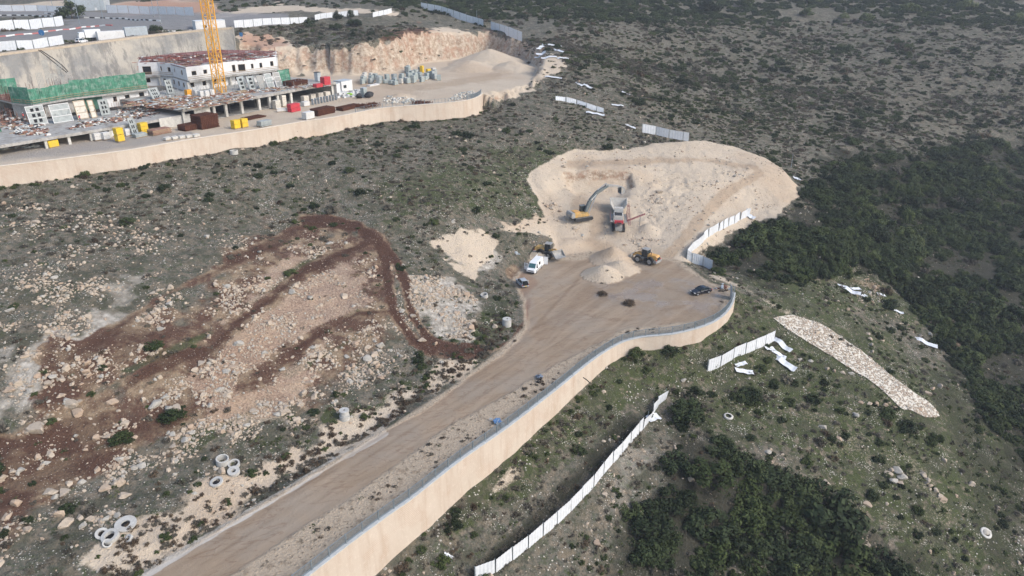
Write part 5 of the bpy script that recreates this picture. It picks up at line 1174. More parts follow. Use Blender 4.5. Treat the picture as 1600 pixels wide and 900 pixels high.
def panel(label, px, py, w, h, lean, mat, z=TZ, rz=RZ, frame=None, holes=0, group=None):
    """leaning shutter with frame and ribs"""
    c = gpt(px, py, z+.03); t = thing('formwork_panel', label, 'formwork panel', c, rz, group)
    o = MB(); o.box((0, 0, h/2), (w, .10, h)); ob = o.build('facing', mat, t); ob.rotation_euler = (lean, 0, 0)
    m = MB()
    for x in (-w/2+.06, w/2-.06): m.box((x, -.09, h/2), (.12, .09, h))
    for u in (.03, .35, .68, .97): m.box((0, -.09, h*u), (w-.25, .08, .12))
    fr = m.build('frame', frame or 'grey_form', t); fr.rotation_euler = (lean, 0, 0)
    if holes:
        m = MB()
        for k in range(holes):
            for j in range(3): m.box((w*(-.3+.6*(k+.5)/holes), -.062, h*(.22+.28*j)), (w*.36/holes, .03, h*.17))
        ho = m.build('opening', 'void_shade', t); ho.rotation_euler = (lean, 0, 0)  # black blocks on the facing paint the shade of holes
    b = MB(); b.bar((w*.3, h*.55*math.sin(-lean)*-1+.3, h*.5), (w*.3, 1.8, .02), .09).bar((-w*.3, .3, h*.5), (-w*.3, 1.8, .02), .09); b.build('prop', 'grey_form', t)
PN = [('white framed shutter panel leaning, twin dark insets, left end',62,195,4.0,4.6,-.22,'grey_form',27.5,'white_wall',2),('white framed shutter panel leaning beside its twin',100,191,4.6,4.5,-.22,'grey_form',27.5,'white_wall',0),('cream flat shutter panel leaning on the green wall',131,186,2.8,4.6,-.2,'stone_block',27.5,'wood',0),('narrow cream shutter panel beside the cream one',148,184,1.4,4.4,-.2,'stone_block',27.5,'wood',0),('grey slotted panel at the green corner',166,180,2.4,4.0,-.15,'grey_form',27.5,None,2),
      ('dark grey ribbed panel leaning at an angle below the red rails',247,156,2.8,3.6,-.55,'grey_form',29.0,None,3),('tall grey slotted panel under the white storey',268,147,2.0,4.0,-.25,'grey_form',29.3,None,2),
      ('pale grey framed shutter with square opening, first in the leaning row',381,141,2.4,3.9,-.3,'grey_form',29.3,'grey_sheet',1),('pale grey framed shutter with square opening, second in the row',396,140,2.6,3.9,-.3,'grey_form',29.3,'grey_sheet',1),('grey plain shutter, third in the leaning row',411,139,2.3,4.0,-.3,'machine_grey',29.3,None,0),('white edged grey shutter, fourth in the leaning row',424,137,2.6,4.2,-.3,'grey_form',29.3,'white_wall',0),('white edged dark shutter at the end of the leaning row',437,135,2.4,4.2,-.3,'machine_grey',29.3,'white_wall',0)]
for l, px, py, w, h, le, m1, z, fr, ho in PN: panel(l, px, py, w, h, le, m1, z, RZ if px > 240 else RZL, fr, ho)
panel('green shutter frame standing behind the leaning row', 446, 131, 4.5, 4.2, -.1, 'green_form', 29.3, RZ, 'green_dark', 0); panel('grey ladder panel leaning on the slab edge', 213, 212, 1.5, 4.4, -.35, 'grey_form', TZ, RZL, None, 2); panel('green shutter leaning over the sand beside the debris', 4, 224, 2.5, 3.6, -.3, 'green_form', TZ, RZL+.4, 'green_dark', 0)
# clutter: sacks, timbers and rubble on the slabs (nobody could count it)
def clutter(name, quads, n, mats, size, seed, zc=None):
    rr = random.Random(seed); ms = [MB() for _ in mats]
    for k in range(n):
        q = rr.choice(quads); (a, b, c, d), z = q; u, v = rr.random(), rr.random()
        px = (a[0]*(1-u)+b[0]*u)*(1-v)+(d[0]*(1-u)+c[0]*u)*v; py = (a[1]*(1-u)+b[1]*u)*(1-v)+(d[1]*(1-u)+c[1]*u)*v
        p = xy(px, py, z); i = rr.randrange(len(mats)); L, W_, H_ = size[i]; s = rr.uniform(.5, 1.3)
        ms[i].box((p.x, p.y, z+H_*s/2+rr.choice((0, 0, .2))), (L*s, W_*rr.uniform(.6,1.2), H_*s), RZ+rr.choice((0, 1.57, rr.uniform(-.6,.6))), ('X', rr.uniform(-.1,.1)), rr.uniform(.7, 1))
    m = MB(); 
    for i, q in enumerate(ms): m.cur = i; m.add(q.v, q.f)
    ob = m.build(name, list(mats), None); ob['kind'] = 'stuff'; return ob
SL = 27.52; SR = 29.32
clutter('sacks_and_timber', [(((-20,168),(50,168),(75,205),(-20,200)), SL), (((20,188),(60,200),(80,212),(20,210)), SL), (((110,203),(250,180),(240,172),(120,193)), SL), (((180,180),(285,165),(270,160),(185,172)), SL)], 900, ('bag_white','timber_red','wood','concrete_pale','rust','grey_form','timber_red','plastic_dark'), ((.6,.45,.35),(2.6,.16,.14),(2.8,.2,.12),(.6,.45,.3),(3.5,.12,.12),(1.6,.8,.15),(.9,.5,.3),(.8,.4,.25)), 21)
clutter('sacks_and_timber', [(((285,160),(345,152),(345,146),(290,150)), SR), (((350,150),(520,134),(480,132),(370,143)), SR), (((240,160),(285,158),(285,150),(250,153)), SR), (((195,164),(285,173),(300,160),(215,156)), SR), (((285,172),(400,156),(390,148),(300,160)), SR)], 1000, ('timber_red','wood','bag_white','grey_form','rust','timber_red','wood'), ((2.6,.16,.16),(2.8,.22,.12),(.6,.4,.3),(1.8,.9,.15),(3.2,.12,.12),(1.2,.6,.2),(1.4,.9,.12)), 23)
clutter('site_rubble', [(((0,196),(40,206),(70,216),(0,226)), TZ), (((0,214),(60,222),(60,230),(0,236)), TZ)], 420, ('bag_white','timber_red','grey_form','concrete_pale','wood'), ((.6,.5,.35),(2.8,.18,.15),(2.0,.9,.2),(1.2,.7,.5),(2.6,.2,.15)), 25)
clutter('site_rubble', [(((528,155),(575,150),(560,143),(530,146)), TZ)], 70, ('bag_white','grey_sheet','bag_white'), ((1.3,1.0,.8),(1.8,.6,.4),(.9,.8,.7)), 27)
clutter('site_rubble', [(((600,165),(650,160),(640,150),(600,152)), TZ+.2), (((695,160),(745,152),(740,143),(715,147)), TZ)], 150, ('stone_block','grey_form','concrete_pale'), ((.7,.5,.35),(1.2,.3,.2),(.6,.5,.4)), 29)
def props(name, quads, n, mat, h, seed):
    rr = random.Random(seed); m = MB()
    for k in range(n):
        (a, b, c, d), z = rr.choice(quads); u, v = rr.random(), rr.random()
        px = (a[0]*(1-u)+b[0]*u)*(1-v)+(d[0]*(1-u)+c[0]*u)*v; py = (a[1]*(1-u)+b[1]*u)*(1-v)+(d[1]*(1-u)+c[1]*u)*v
        p = xy(px, py, z); m.tube(p, p+Vector((rr.gauss(0, .12), rr.gauss(0, .12), h*rr.uniform(.5, 1.1))), .045, n=4)
    o = m.build(name, mat); o['kind'] = 'stuff'
props('standing_props', [(((30,190),(230,165),(240,160),(40,180)), SL), (((0,170),(50,178),(60,195),(0,190)), SL)], 130, 'timber_red', 2.2, 61)
props('standing_props', [(((250,157),(345,150),(345,140),(255,150)), SR), (((350,147),(500,135),(480,130),(360,140)), SR)], 110, 'grey_form', 2.4, 63)
props('standing_props', [(((210,106),(260,112),(300,122),(215,112)), 32.6)], 40, 'red_paint', 1.8, 65)
# white site cabin, skips, bins
def cabin(label, px, py, L, W_, H, z, rz, mat, roof='grey_sheet', door=True, name='site_cabin', cat='cabin', ribs=9):
    c = gpt(px, py, z); t = thing(name, label, cat, c, rz); m = MB(); m.box((0, 0, H/2+.1), (L, W_, H))
    for k in range(ribs):
        for y in (-1, 1): m.box((-L/2+(k+.5)*L/ribs, y*(W_/2+.02), H/2+.1), (L/ribs*.45, .05, H*.9))
    m.build('body', mat, t); MB().box((0, 0, H+.17), (L+.15, W_+.15, .14)).build('roof', roof, t)
    if door:
        MB().box((L*.25, -W_/2-.06, 1.15), (.95, .06, 2.05)).build('door', 'white_wall', t); w = MB().box((-L*.2, -W_/2-.06, 1.65), (1.3, .06, .95)).build('window', 'glass', t)
    for x in (-1, 1): MB().box((x*(L/2-.2), 0, .05), (.2, W_, .12)).build('skid', 'plastic_dark', t)
cabin('white site cabin at the right end of the concrete slab', 537, 142, 5.0, 3.4, 3.2, TZ, RZ, 'white_wall'); cabin('tall narrow white unit beside the white cabin', 527, 149, 1.6, 1.6, 3.6, TZ, RZ, 'white_wall', door=False, ribs=3)
cabin('small grey portable toilet among the black bundles', 569, 152, 1.5, 1.4, 2.7, TZ, RZ, 'block_grey', 'grey_sheet', False, ribs=3); cabin('grey blue water tank unit on the slab behind the red stack', 497, 127, 1.4, 1.4, 2.6, 29.3, RZ, 'grey_sheet', 'plastic_dark', False, ribs=3)
for l, px, py, r in (('black wrapped bundle left of the portable toilet',561,150,1.4),('black wrapped bundle right of the portable toilet',578,149,1.5)):
    o = bpy.data.objects.new('wrapped_bundle', rock_mesh('wrapped_bundle', px, 'limestone')); COL.objects.link(o); o.data.materials.clear(); o.data.materials.append(MATS['plastic_dark']); o.location = gpt(px, py, TZ+r*.6); o.scale = (r*1.5, r*1.3, r*1.6); tag(o, l, 'bundle')
o = bpy.data.objects.new('wrapped_bundle', rock_mesh('wrapped_bundle', 5, 'limestone')); COL.objects.link(o); o.data.materials.clear(); o.data.materials.append(MATS['lime_plastic']); o.location = gpt(547, 147, TZ+.7); o.scale = (2, 1.5, 1.6); tag(o, 'bright lime green wrapped bundle beside the white cabin', 'bundle')
# stacks of grey blocks in the quarry yard
rr = random.Random(77); YB = []
for (x0, x1, y0, y1, n) in ((566,592,122,132,12),(590,618,125,133,14),(615,640,125,133,11),(636,664,112,130,22),(662,682,112,126,9)):
    for k in range(n): YB.append((rr.uniform(x0, x1), rr.uniform(y0, y1)))
YB.sort(key=lambda q: q[1]); used = []
for k, (px, py) in enumerate(YB):
    c = gpt(px, py)
    if any((c-u).length < 1.75 for u in used): continue
    used.append(c); yel = px > 655 and py < 122
    w = rr.uniform(1.2, 1.7); stack('block_pallet', 'pallet stack', 'yellowish block pallet at the right end of the quarry yard' if yel else 'grey green block pallet in the quarry yard below the rock face', px, py, (w, rr.uniform(1.1,1.4), rr.uniform(1.2, 2.6)), rr.choice((2, 3)), 'yellow_paint' if yel and rr.random() < .6 else rr.choice(('block_grey','block_grey','grey_form','block_grey','concrete_pale')), rz=RZ+rr.uniform(-.3,.3), group='yellowish quarry yard pallets' if yel else 'quarry yard pallets')
stack('block_pallet', 'pallet stack', 'lone dark grey pallet on the sand right of the pallet yard', 686, 126, (2.0, 1.4, 1.8), 3, 'block_grey', rz=RZ+.7)
stack('plank_stack', 'timber stack', 'white flat panels lying before the pallet yard', 583, 134, (5, 1.6, .5), 3, 'bag_white', pallet=False)
# props rack of grey metal trestles in front of the bay
t = thing('trestle_row', 'row of blue grey steel trestles before the open bay', 'trestles', gpt(508, 160), RZ)
for k in range(9): MB().box((-5+k*1.2, 0, .9), (.08, .9, 1.8)).bar((-5+k*1.2, -.45, .1), (-4.2+k*1.2, .45, 1.7), .07).box((-4.7+k*1.2, 0, 1.75), (.9, .08, .08)).build('trestle', 'grey_sheet', t)
# concrete pump hoses over the sprayed slope
for k, (pts, l) in enumerate((([(60,78,39.4),(78,92,36.5),(95,106,33.5),(104,113,32.2)],'dark hose hanging down the sprayed slope, outer one'),([(63,78,39.4),(84,92,36.5),(99,104,33.8),(106,112,32.3)],'dark hose hanging down the sprayed slope, inner one'))):
    pp = smooth_line([xy(a, b, c) for a, b, c in pts], 5); m = MB(); [m.tube(u, v, .14, n=5, cap=False) for u, v in zip(pp[:-1], pp[1:])]; tag(m.build('hose', 'cable_dark'), l, 'hose')
# workers
def worker(label, px, py, z, rz, top='hi_vis'):
    c = gpt(px, py, z); import bmesh
    t = thing('person', label, 'person', c, rz); vs = [(0,0,.95),(0,0,1.15),(0,0,1.42),(0,.0,1.52),(0,.03,1.66),(-.1,0,.9),(-.11,.04,.5),(-.12,0,.08),(-.12,.14,.04),(.1,0,.9),(.12,-.1,.5),(.13,-.14,.08),(.13,0,.04),(-.2,0,1.4),(-.25,.06,1.12),(-.2,.26,1.0),(.2,0,1.4),(.26,.02,1.12),(.24,.2,.98)]
    ed = [(0,1),(1,2),(2,3),(3,4),(0,5),(5,6),(6,7),(7,8),(0,9),(9,10),(10,11),(11,12),(2,13),(13,14),(14,15),(2,16),(16,17),(17,18)]
    rad = [.15,.15,.17,.07,.11,.09,.07,.05,.05,.09,.07,.05,.05,.07,.05,.04,.07,.05,.04]
    me = bpy.data.meshes.new('body'); me.from_pydata(vs, ed, []); me.materials.append(MATS['trouser']); b = bpy.data.objects.new('body', me); COL.objects.link(b); b.parent = t
    sk = b.modifiers.new('skin', 'SKIN'); me.skin_vertices.new() if not me.skin_vertices else None
    for i, q in enumerate(me.skin_vertices[0].data): q.radius = (rad[i], rad[i]); q.use_root = (i == 0)
    b.modifiers.new('sub', 'SUBSURF').levels = 1
    MB().tube((0,0,.95), (0,0,1.46), .21, .19, 10).build('vest', top, t); MB().tube((0,.03,1.70), (0,.03,1.80), .13, .08, 10).build('helmet', 'white_wall', t)
worker('worker in red vest standing on the left slab by the cream panel', 125.5, 190, SL, 1.2); worker('worker in red vest near the left corner of the low slab', 38, 187, SL, .4)
# terrace kerb pipe rings and hedge of the lane
# ================================================================ VEHICLES AND MACHINES
def wheel_mesh(r, w, tyre='tyre'):
    n = 18; m = MB(); prof = [(r*.62, -w/2), (r*.9, -w/2), (r, -w*.32), (r, w*.32), (r*.9, w/2), (r*.62, w/2)]; vs = []; k = len(prof)
    for i in range(n):
        a = 2*math.pi*i/n; vs += [(p[0]*math.cos(a), p[1], p[0]*math.sin(a)) for p in prof]
    fs = [(i*k+j, i*k+j+1, ((i+1) % n)*k+j+1, ((i+1) % n)*k+j) for i in range(n) for j in range(k-1)]
    ty = m.add(vs, fs).mesh('tyre', tyre, True); rm = MB().tube((0, -w*.40, 0), (0, w*.40, 0), r*.63, n=14).tube((0, -w*.47, 0), (0, w*.47, 0), r*.2, n=8).mesh('rim', 'rim'); return ty, rm
def wheels(t, pos, r, w, tyre='tyre', rim=None):
    ty, rm = wheel_mesh(r, w, tyre)
    if rim: rm.materials.clear(); rm.materials.append(MATS[rim])
    for p in pos:
        e = part('tyre', ty, t, p); part('rim', rm, e)
def loft(secs, mat, name, t, smooth=True, bevel=0):
    """secs: list of (x, [(y, z)...]) cross-sections, closed, capped"""
    m = MB(); k = len(secs[0][1]); vs = [(x, y, z) for x, pr in secs for y, z in pr]; fs = []
    for i in range(len(secs)-1):
        for j in range(k): fs.append((i*k+j, i*k+(j+1) % k, (i+1)*k+(j+1) % k, (i+1)*k+j))
    fs += [tuple(reversed(range(k))), tuple(range((len(secs)-1)*k, len(secs)*k))]
    return m.add(vs, fs).build(name, mat, t, smooth=False, bevel=bevel)
def car(label, loc, rz, paint, kind='sedan', open_boot=False, L=4.6, W_=1.8):
    t = thing('parked_car', label, 'car', loc, rz); h = W_/2
    def sec(x, wt, zb, zs, zt): return (x, [(-wt*.96, zb), (-wt, (zb+zs)/2), (-wt*.95, zs), (-wt*.80, zt), (wt*.80, zt), (wt*.95, zs), (wt, (zb+zs)/2), (wt*.96, zb)])
    f = L/2; body = [sec(f, h*.72, .35, .55, .62), sec(f*.93, h*.92, .25, .62, .72), sec(f*.70, h, .22, .72, .82), sec(f*.40, h, .22, .80, .93), sec(0, h, .22, .84, .95), sec(-f*.45, h, .22, .87, .97), sec(-f*.80, h*.98, .24, .88, .98), sec(-f*.97, h*.90, .32, .80, .90), sec(-f, h*.80, .42, .70, .76)]
    loft(body, paint, 'body', t, bevel=.03)
    if kind == 'sedan': prof = [(f*.42, .92), (f*.12, 1.38), (-f*.10, 1.45), (-f*.38, 1.40), (-f*.78, .96)]
    else: prof = [(f*.48, .90), (f*.20, 1.40), (-f*.10, 1.50), (-f*.72, 1.44), (-f*.94, .94)]
    def cab(pr, w0, w1, lo): return [(x, [(-(w0+(w1-w0)*(z-lo)/.6), z)]) for x, z in pr]
    m = MB(); lo = .9
    wd = lambda z: h*.90-(z-lo)*.28
    vs = [(x, -wd(z), z) for x, z in prof]+[(x, wd(z), z) for x, z in prof]; n = len(prof)
    m.add(vs, [tuple(range(n)), tuple(reversed(range(n, 2*n)))]+[(i, n+i, n+(i+1) % n, (i+1) % n) for i in range(n)]); m.build('glasshouse', 'glass', t)
    r = MB(); top = [p for p in prof if p[1] > 1.3]; rv = [(x, -wd(z)-.005, z+.01) for x, z in top]+[(x, wd(z)+.005, z+.01) for x, z in top]; k = len(top); rv2 = [(x, y*1.0, z+.035) for x, y, z in rv]
    fs = [(i, i+1, k+i+1, k+i) for i in range(k-1)]; r.add(rv+rv2, [tuple(reversed(q)) for q in fs]+[tuple(j+2*k for j in q) for q in fs]+[(0,2*k,3*k,k),(k-1,2*k-1,4*k-1,3*k-1)]+[(i,2*k+i,2*k+i+1,i+1) for i in range(k-1)]+[(k+i,k+i+1,3*k+i+1,3*k+i) for i in range(k-1)]); r.build('roof', paint, t)
    p = MB()
    for s in (-1, 1):
        for (x0, z0), (x1, z1) in ((prof[0], prof[1]), (prof[-1], prof[-2])): p.bar((x0, s*wd(z0), z0), (x1, s*wd(z1), z1+.02), .09)
        p.bar((0, s*wd(.93), .93), (-f*.02, s*wd(1.44), 1.44), .08)
    p.build('pillar', paint, t)
    wheels(t, [(f*.63, s*(h-.10), .32) for s in (-1, 1)]+[(-f*.60, s*(h-.10), .32) for s in (-1, 1)], .33, .22, 'rubber')
    for s in (-1, 1):
        MB().box((f*.93, s*h*.66, .64), (.22, .36, .14)).build('headlight', 'lamp_glass', t); MB().box((-f*.955, s*h*.72, .76), (.16, .34, .16)).build('tail_light', 'tail_red', t); MB().box((f*.36, s*(h+.06), .98), (.16, .18, .13)).build('mirror', paint, t)
        for x in (.18, -.32): MB().box((f*x, s*(h-.005), .78), (.18, .04, .035)).build('door_handle', 'plastic_dark', t)
    MB().box((f*.985, 0, .46), (.10, 1.1, .16)).build('grille', 'plastic_dark', t); MB().box((-f*.99, 0, .50), (.06, .52, .12)).build('number_plate', 'yellow_paint', t)
    if open_boot:
        MB().box((-f*.945, 0, .95), (.28, h*1.45, .62)).build('boot_shade_block', 'void_shade', t); MB().sheet([(-f*.72, -h*.78, 1.50), (-f*.72, h*.78, 1.50), (-f*1.16, h*.72, 1.92), (-f*1.16, -h*.72, 1.92)], .07).build('tailgate', paint, t)  # solid black block paints the shade inside the boot
    return t
c = P(1095, 458, 0.02); car('glossy black sedan parked on the wet mud of the turning circle', c, math.radians(205), 'car_black')
c = P(816, 445, 0.12); car('silver hatchback with its tailgate raised beside the white van', c, heading(P(823,449,0), P(808,434,0)), 'car_silver', 'hatch', True, 4.0, 1.7)
def van(label, loc, rz):
    t = thing('parked_van', label, 'van', loc, rz); L = 5.9; h = .98; f = L/2
    prof = [(f, .45), (f, .95), (f*.93, 1.12), (f*.72, 1.30), (f*.50, 2.20), (f*.40, 2.38), (-f*.90, 2.42), (-f*.985, 2.30), (-f, .45), (-f*.85, .32), (f*.9, .30)]
    m = MB(); m.side(prof[::-1], -h, h, .14); m.build('body', 'van_white', t, bevel=.05)
    ws = MB().sheet([(f*.735, -h*.80, 1.32), (f*.735, h*.80, 1.32), (f*.525, h*.76, 2.16), (f*.525, -h*.76, 2.16)], .05).build('windscreen', 'glass_teal', t)
    for s in (-1, 1):
        MB().sheet([(f*.62, s*(h-.005), 1.36), (f*.36, s*(h-.005), 1.36), (f*.36, s*(h-.085), 2.08), (f*.48, s*(h-.085), 2.08)], .05).build('door_window', 'glass', t)
        MB().sheet([(f*.05, s*(h-.012), 1.42), (-f*.28, s*(h-.012), 1.42), (-f*.28, s*(h-.085), 2.06), (f*.05, s*(h-.085), 2.06)], .05).build('side_window', 'glass', t)
        MB().box((f*.96, s*h*.74, .98), (.26, .34, .24)).build('headlight', 'lamp_glass', t); MB().box((f*.52, s*(h+.12), 1.42), (.16, .22, .34)).build('mirror', 'plastic_dark', t); MB().box((0, s*(h+.01), .62), (L*.62, .04, .12)).build('side_trim', 'plastic_dark', t)
    MB().box((f*1.0, 0, .92), (.08, 1.1, .16)).build('grille', 'plastic_dark', t); MB().box((f*1.0, 0, .50), (.12, 1.85, .26)).build('bumper', 'plastic_dark', t)
    wheels(t, [(f*.60, s*(h-.10), .36) for s in (-1, 1)]+[(-f*.55, s*(h-.10), .36) for s in (-1, 1)], .36, .24, 'rubber')
    d = MB().sheet([(0, 0, .5), (0, -1.15, .5), (0, -1.15, 2.0), (0, -.1, 2.0)], .07).build('front_door', 'van_white', t, loc=(f*.60, -h+.0, 0), rz=-.3); MB().sheet([(-.01, -.25, 1.35), (-.01, -1.0, 1.35), (-.01, -1.0, 1.95), (-.01, -.25, 1.95)], .09).build('pane', 'glass', d)
    MB().sheet([(0, 0, .5), (0, .95, .5), (0, .95, 2.3), (0, 0, 2.3)], .07).build('rear_door', 'van_white', t, loc=(-f, h, 0), rz=.1); MB().sheet([(0, 0, .5), (-.9, 0, .5), (-.9, 0, 2.3), (0, 0, 2.3)], .07).build('rear_door', 'van_white', t, loc=(-f-.02, -h+.1, 0), rz=.1)
    MB().sheet([(-f-.02, -h*.9, .55), (-f-.02, h*.9, .55), (-f-.02, h*.8, 2.25), (-f-.02, -h*.8, 2.25)], .04).build('load_shade_sheet', 'void_shade', t)  # black sheet across the rear paints the dark load space
    # flip so that the open door stands on the far side
    return t
a = P(826, 432, 0); b = P(846, 412, 0); van('white panel van parked nose to the silver car with doors open', (a+b)/2, heading(b, a))
def loader(label, loc, rz, paint, steer=0.0, boom_up=.25, mud=True):
    """articulated wheel loader, nose (bucket) to +x"""
    t = thing('wheel_loader', label, 'wheel loader', loc, rz); r = .84
    wheels(t, [(-1.65, s*1.08, r) for s in (-1, 1)], r, .62, rim='machine_grey')
    fr = thing('front_frame', '', '', (0,0,0)); 
    for k in ('label', 'category'): del fr[k]
    bpy.data.objects.remove(fr)
    ca, sa = math.cos(steer), math.sin(steer)
    def F_(p): x, y, z = p; return (.1+(x-.1)*ca-y*sa, (x-.1)*sa+y*ca, z)
    ty, rm = wheel_mesh(r, .62); rm.materials.clear(); rm.materials.append(MATS['machine_grey'])
    for s in (-1, 1):
        e = part('tyre', ty, t, F_((1.55, s*1.08, r)), (0, 0, steer)); part('rim', rm, e)
    # engine hood, counterweight, grille
    m = MB(); m.side([(-3.25, 1.0), (-3.30, 2.0), (-2.9, 2.32), (-1.0, 2.42), (-.75, 2.30), (-.75, 1.0)][::-1], -.82, .82, .16); m.build('engine_hood', paint, t, bevel=.06)
    MB().side([(-3.45, .75), (-3.5, 1.35), (-2.7, 1.30), (-2.5, .75)][::-1], -1.15, 1.15).build('counterweight', 'machine_grey', t); MB().box((-3.31, 0, 1.62), (.08, 1.25, .75)).build('grille', 'plastic_dark', t)
    for s in (-1, 1):
        f = MB(); vs = []
        for i in range(7):
            an = math.pi*(.04+.9*i/6); vs += [(-1.65+1.05*math.cos(an), s*.78, r+1.05*math.sin(an)), (-1.65+1.05*math.cos(an), s*1.40, r+1.05*math.sin(an))]
        q = [(2*i, 2*i+1, 2*i+3, 2*i+2) for i in range(6)]; n = len(vs); f.add(vs+[(x, y, z+.06) for x, y, z in vs], q+[tuple(j+n for j in reversed(k)) for k in q]); f.build('mudguard', 'plastic_dark', t)
        MB().box((-.5, s*1.0, .95), (.9, .4, .7)).build('step', 'plastic_dark', t); MB().box((-3.33, s*.95, 1.45), (.06, .22, .3)).build('tail_light', 'tail_red', t)
    MB().box((-.9, 0, 1.05), (3.2, 1.3, .55)).build('rear_frame', 'machine_grey', t)
    # cab
    c = MB(); c.side([(-.72, 1.45), (.62, 1.45), (.82, 2.2), (.62, 3.20), (-.62, 3.20), (-.80, 2.2)], -.74, .74, .10); c.build('cab', 'glass', t, bevel=.03)
    p = MB()
    for x0, x1 in ((.70, .60), (-.72, -.60)):
        for s in (-1, 1): p.bar((x0, s*.74, 1.45), (x1, s*.68, 3.2), .11)
    p.bar((0, .74, 1.45), (0, .68, 3.2), .09).bar((0, -.74, 1.45), (0, -.68, 3.2), .09); p.build('cab_frame', 'plastic_dark', t); MB().box((0, 0, 3.28), (1.65, 1.65, .16)).build('cab_roof', 'machine_grey', t, bevel=.04)
    MB().tube((-1.6, .45, 2.3), (-1.6, .45, 3.0), .08, n=8).build('exhaust', 'plastic_dark', t)
    # front frame, lift arms and bucket
    MB().box((0, 0, 0), (1.9, 1.2, .75)).build('front_frame_block', 'machine_grey', t, loc=F_((1.45, 0, 1.1)), rz=steer)
    lift = boom_up
    for s in (-1, 1):
        m = MB(); pts = [(.75, 1.85), (1.9, 1.95+lift*.6), (3.05, 1.05+lift*2.2)]
        for (x0, z0), (x1, z1) in zip(pts[:-1], pts[1:]): m.bar(F_((x0, s*.52, z0)), F_((x1, s*.52, z1)), .16, .34)
        m.build('lift_arm', paint, t); MB().tube(F_((1.2, s*.35, 1.1)), F_((2.3, s*.45, 1.6+lift)), .09, n=8).build('hydraulic_ram', 'rim', t)
    MB().bar(F_((1.0, 0, 2.1)), F_((2.9, 0, 1.6+lift*2.2)), .14, .2).build('tilt_link', paint, t)
    bz = .62+lift*2.2; bx = 3.15; b = MB(); prof = [(bx, bz+.95), (bx-.05, bz+.35), (bx+.25, bz-.2), (bx+.8, bz-.42), (bx+1.5, bz-.42)]; w = 1.42
    for (x0, z0), (x1, z1) in zip(prof[:-1], prof[1:]): b.sheet([F_((x0, -w, z0)), F_((x1, -w, z1)), F_((x1, w, z1)), F_((x0, w, z0))], .08)
    for s in (-1, 1): b.sheet([F_((x, s*w, z)) for x, z in prof], .07)
    b.build('bucket', 'machine_grey' if mud else paint, t)
    tm = MB()
    for k in range(8): p0 = F_((bx+1.5, -w+.15+k*(2*w-.3)/7, bz-.42)); p1 = F_((bx+1.78, -w+.15+k*(2*w-.3)/7, bz-.44)); tm.bar(p0, p1, .14, .08)
    tm.build('bucket_teeth', 'rim', t)
    return t
a = P(1018, 414, 0); b = P(983, 404, 0); loader('muddy orange wheel loader digging at the cone of crushed rock', (a+b)/2+Vector((1.2, -.3, .06)), heading(a, b), 'loader_orange', 0.15, .12)
a = P(846, 398, 0); b = P(884, 404, 0); loader('yellow wheel loader articulated beside the white van, bucket edge-on', (a+b)/2+Vector((-1.2, 0, .1)), heading(a, b), 'loader_yellow', -.55, .42)
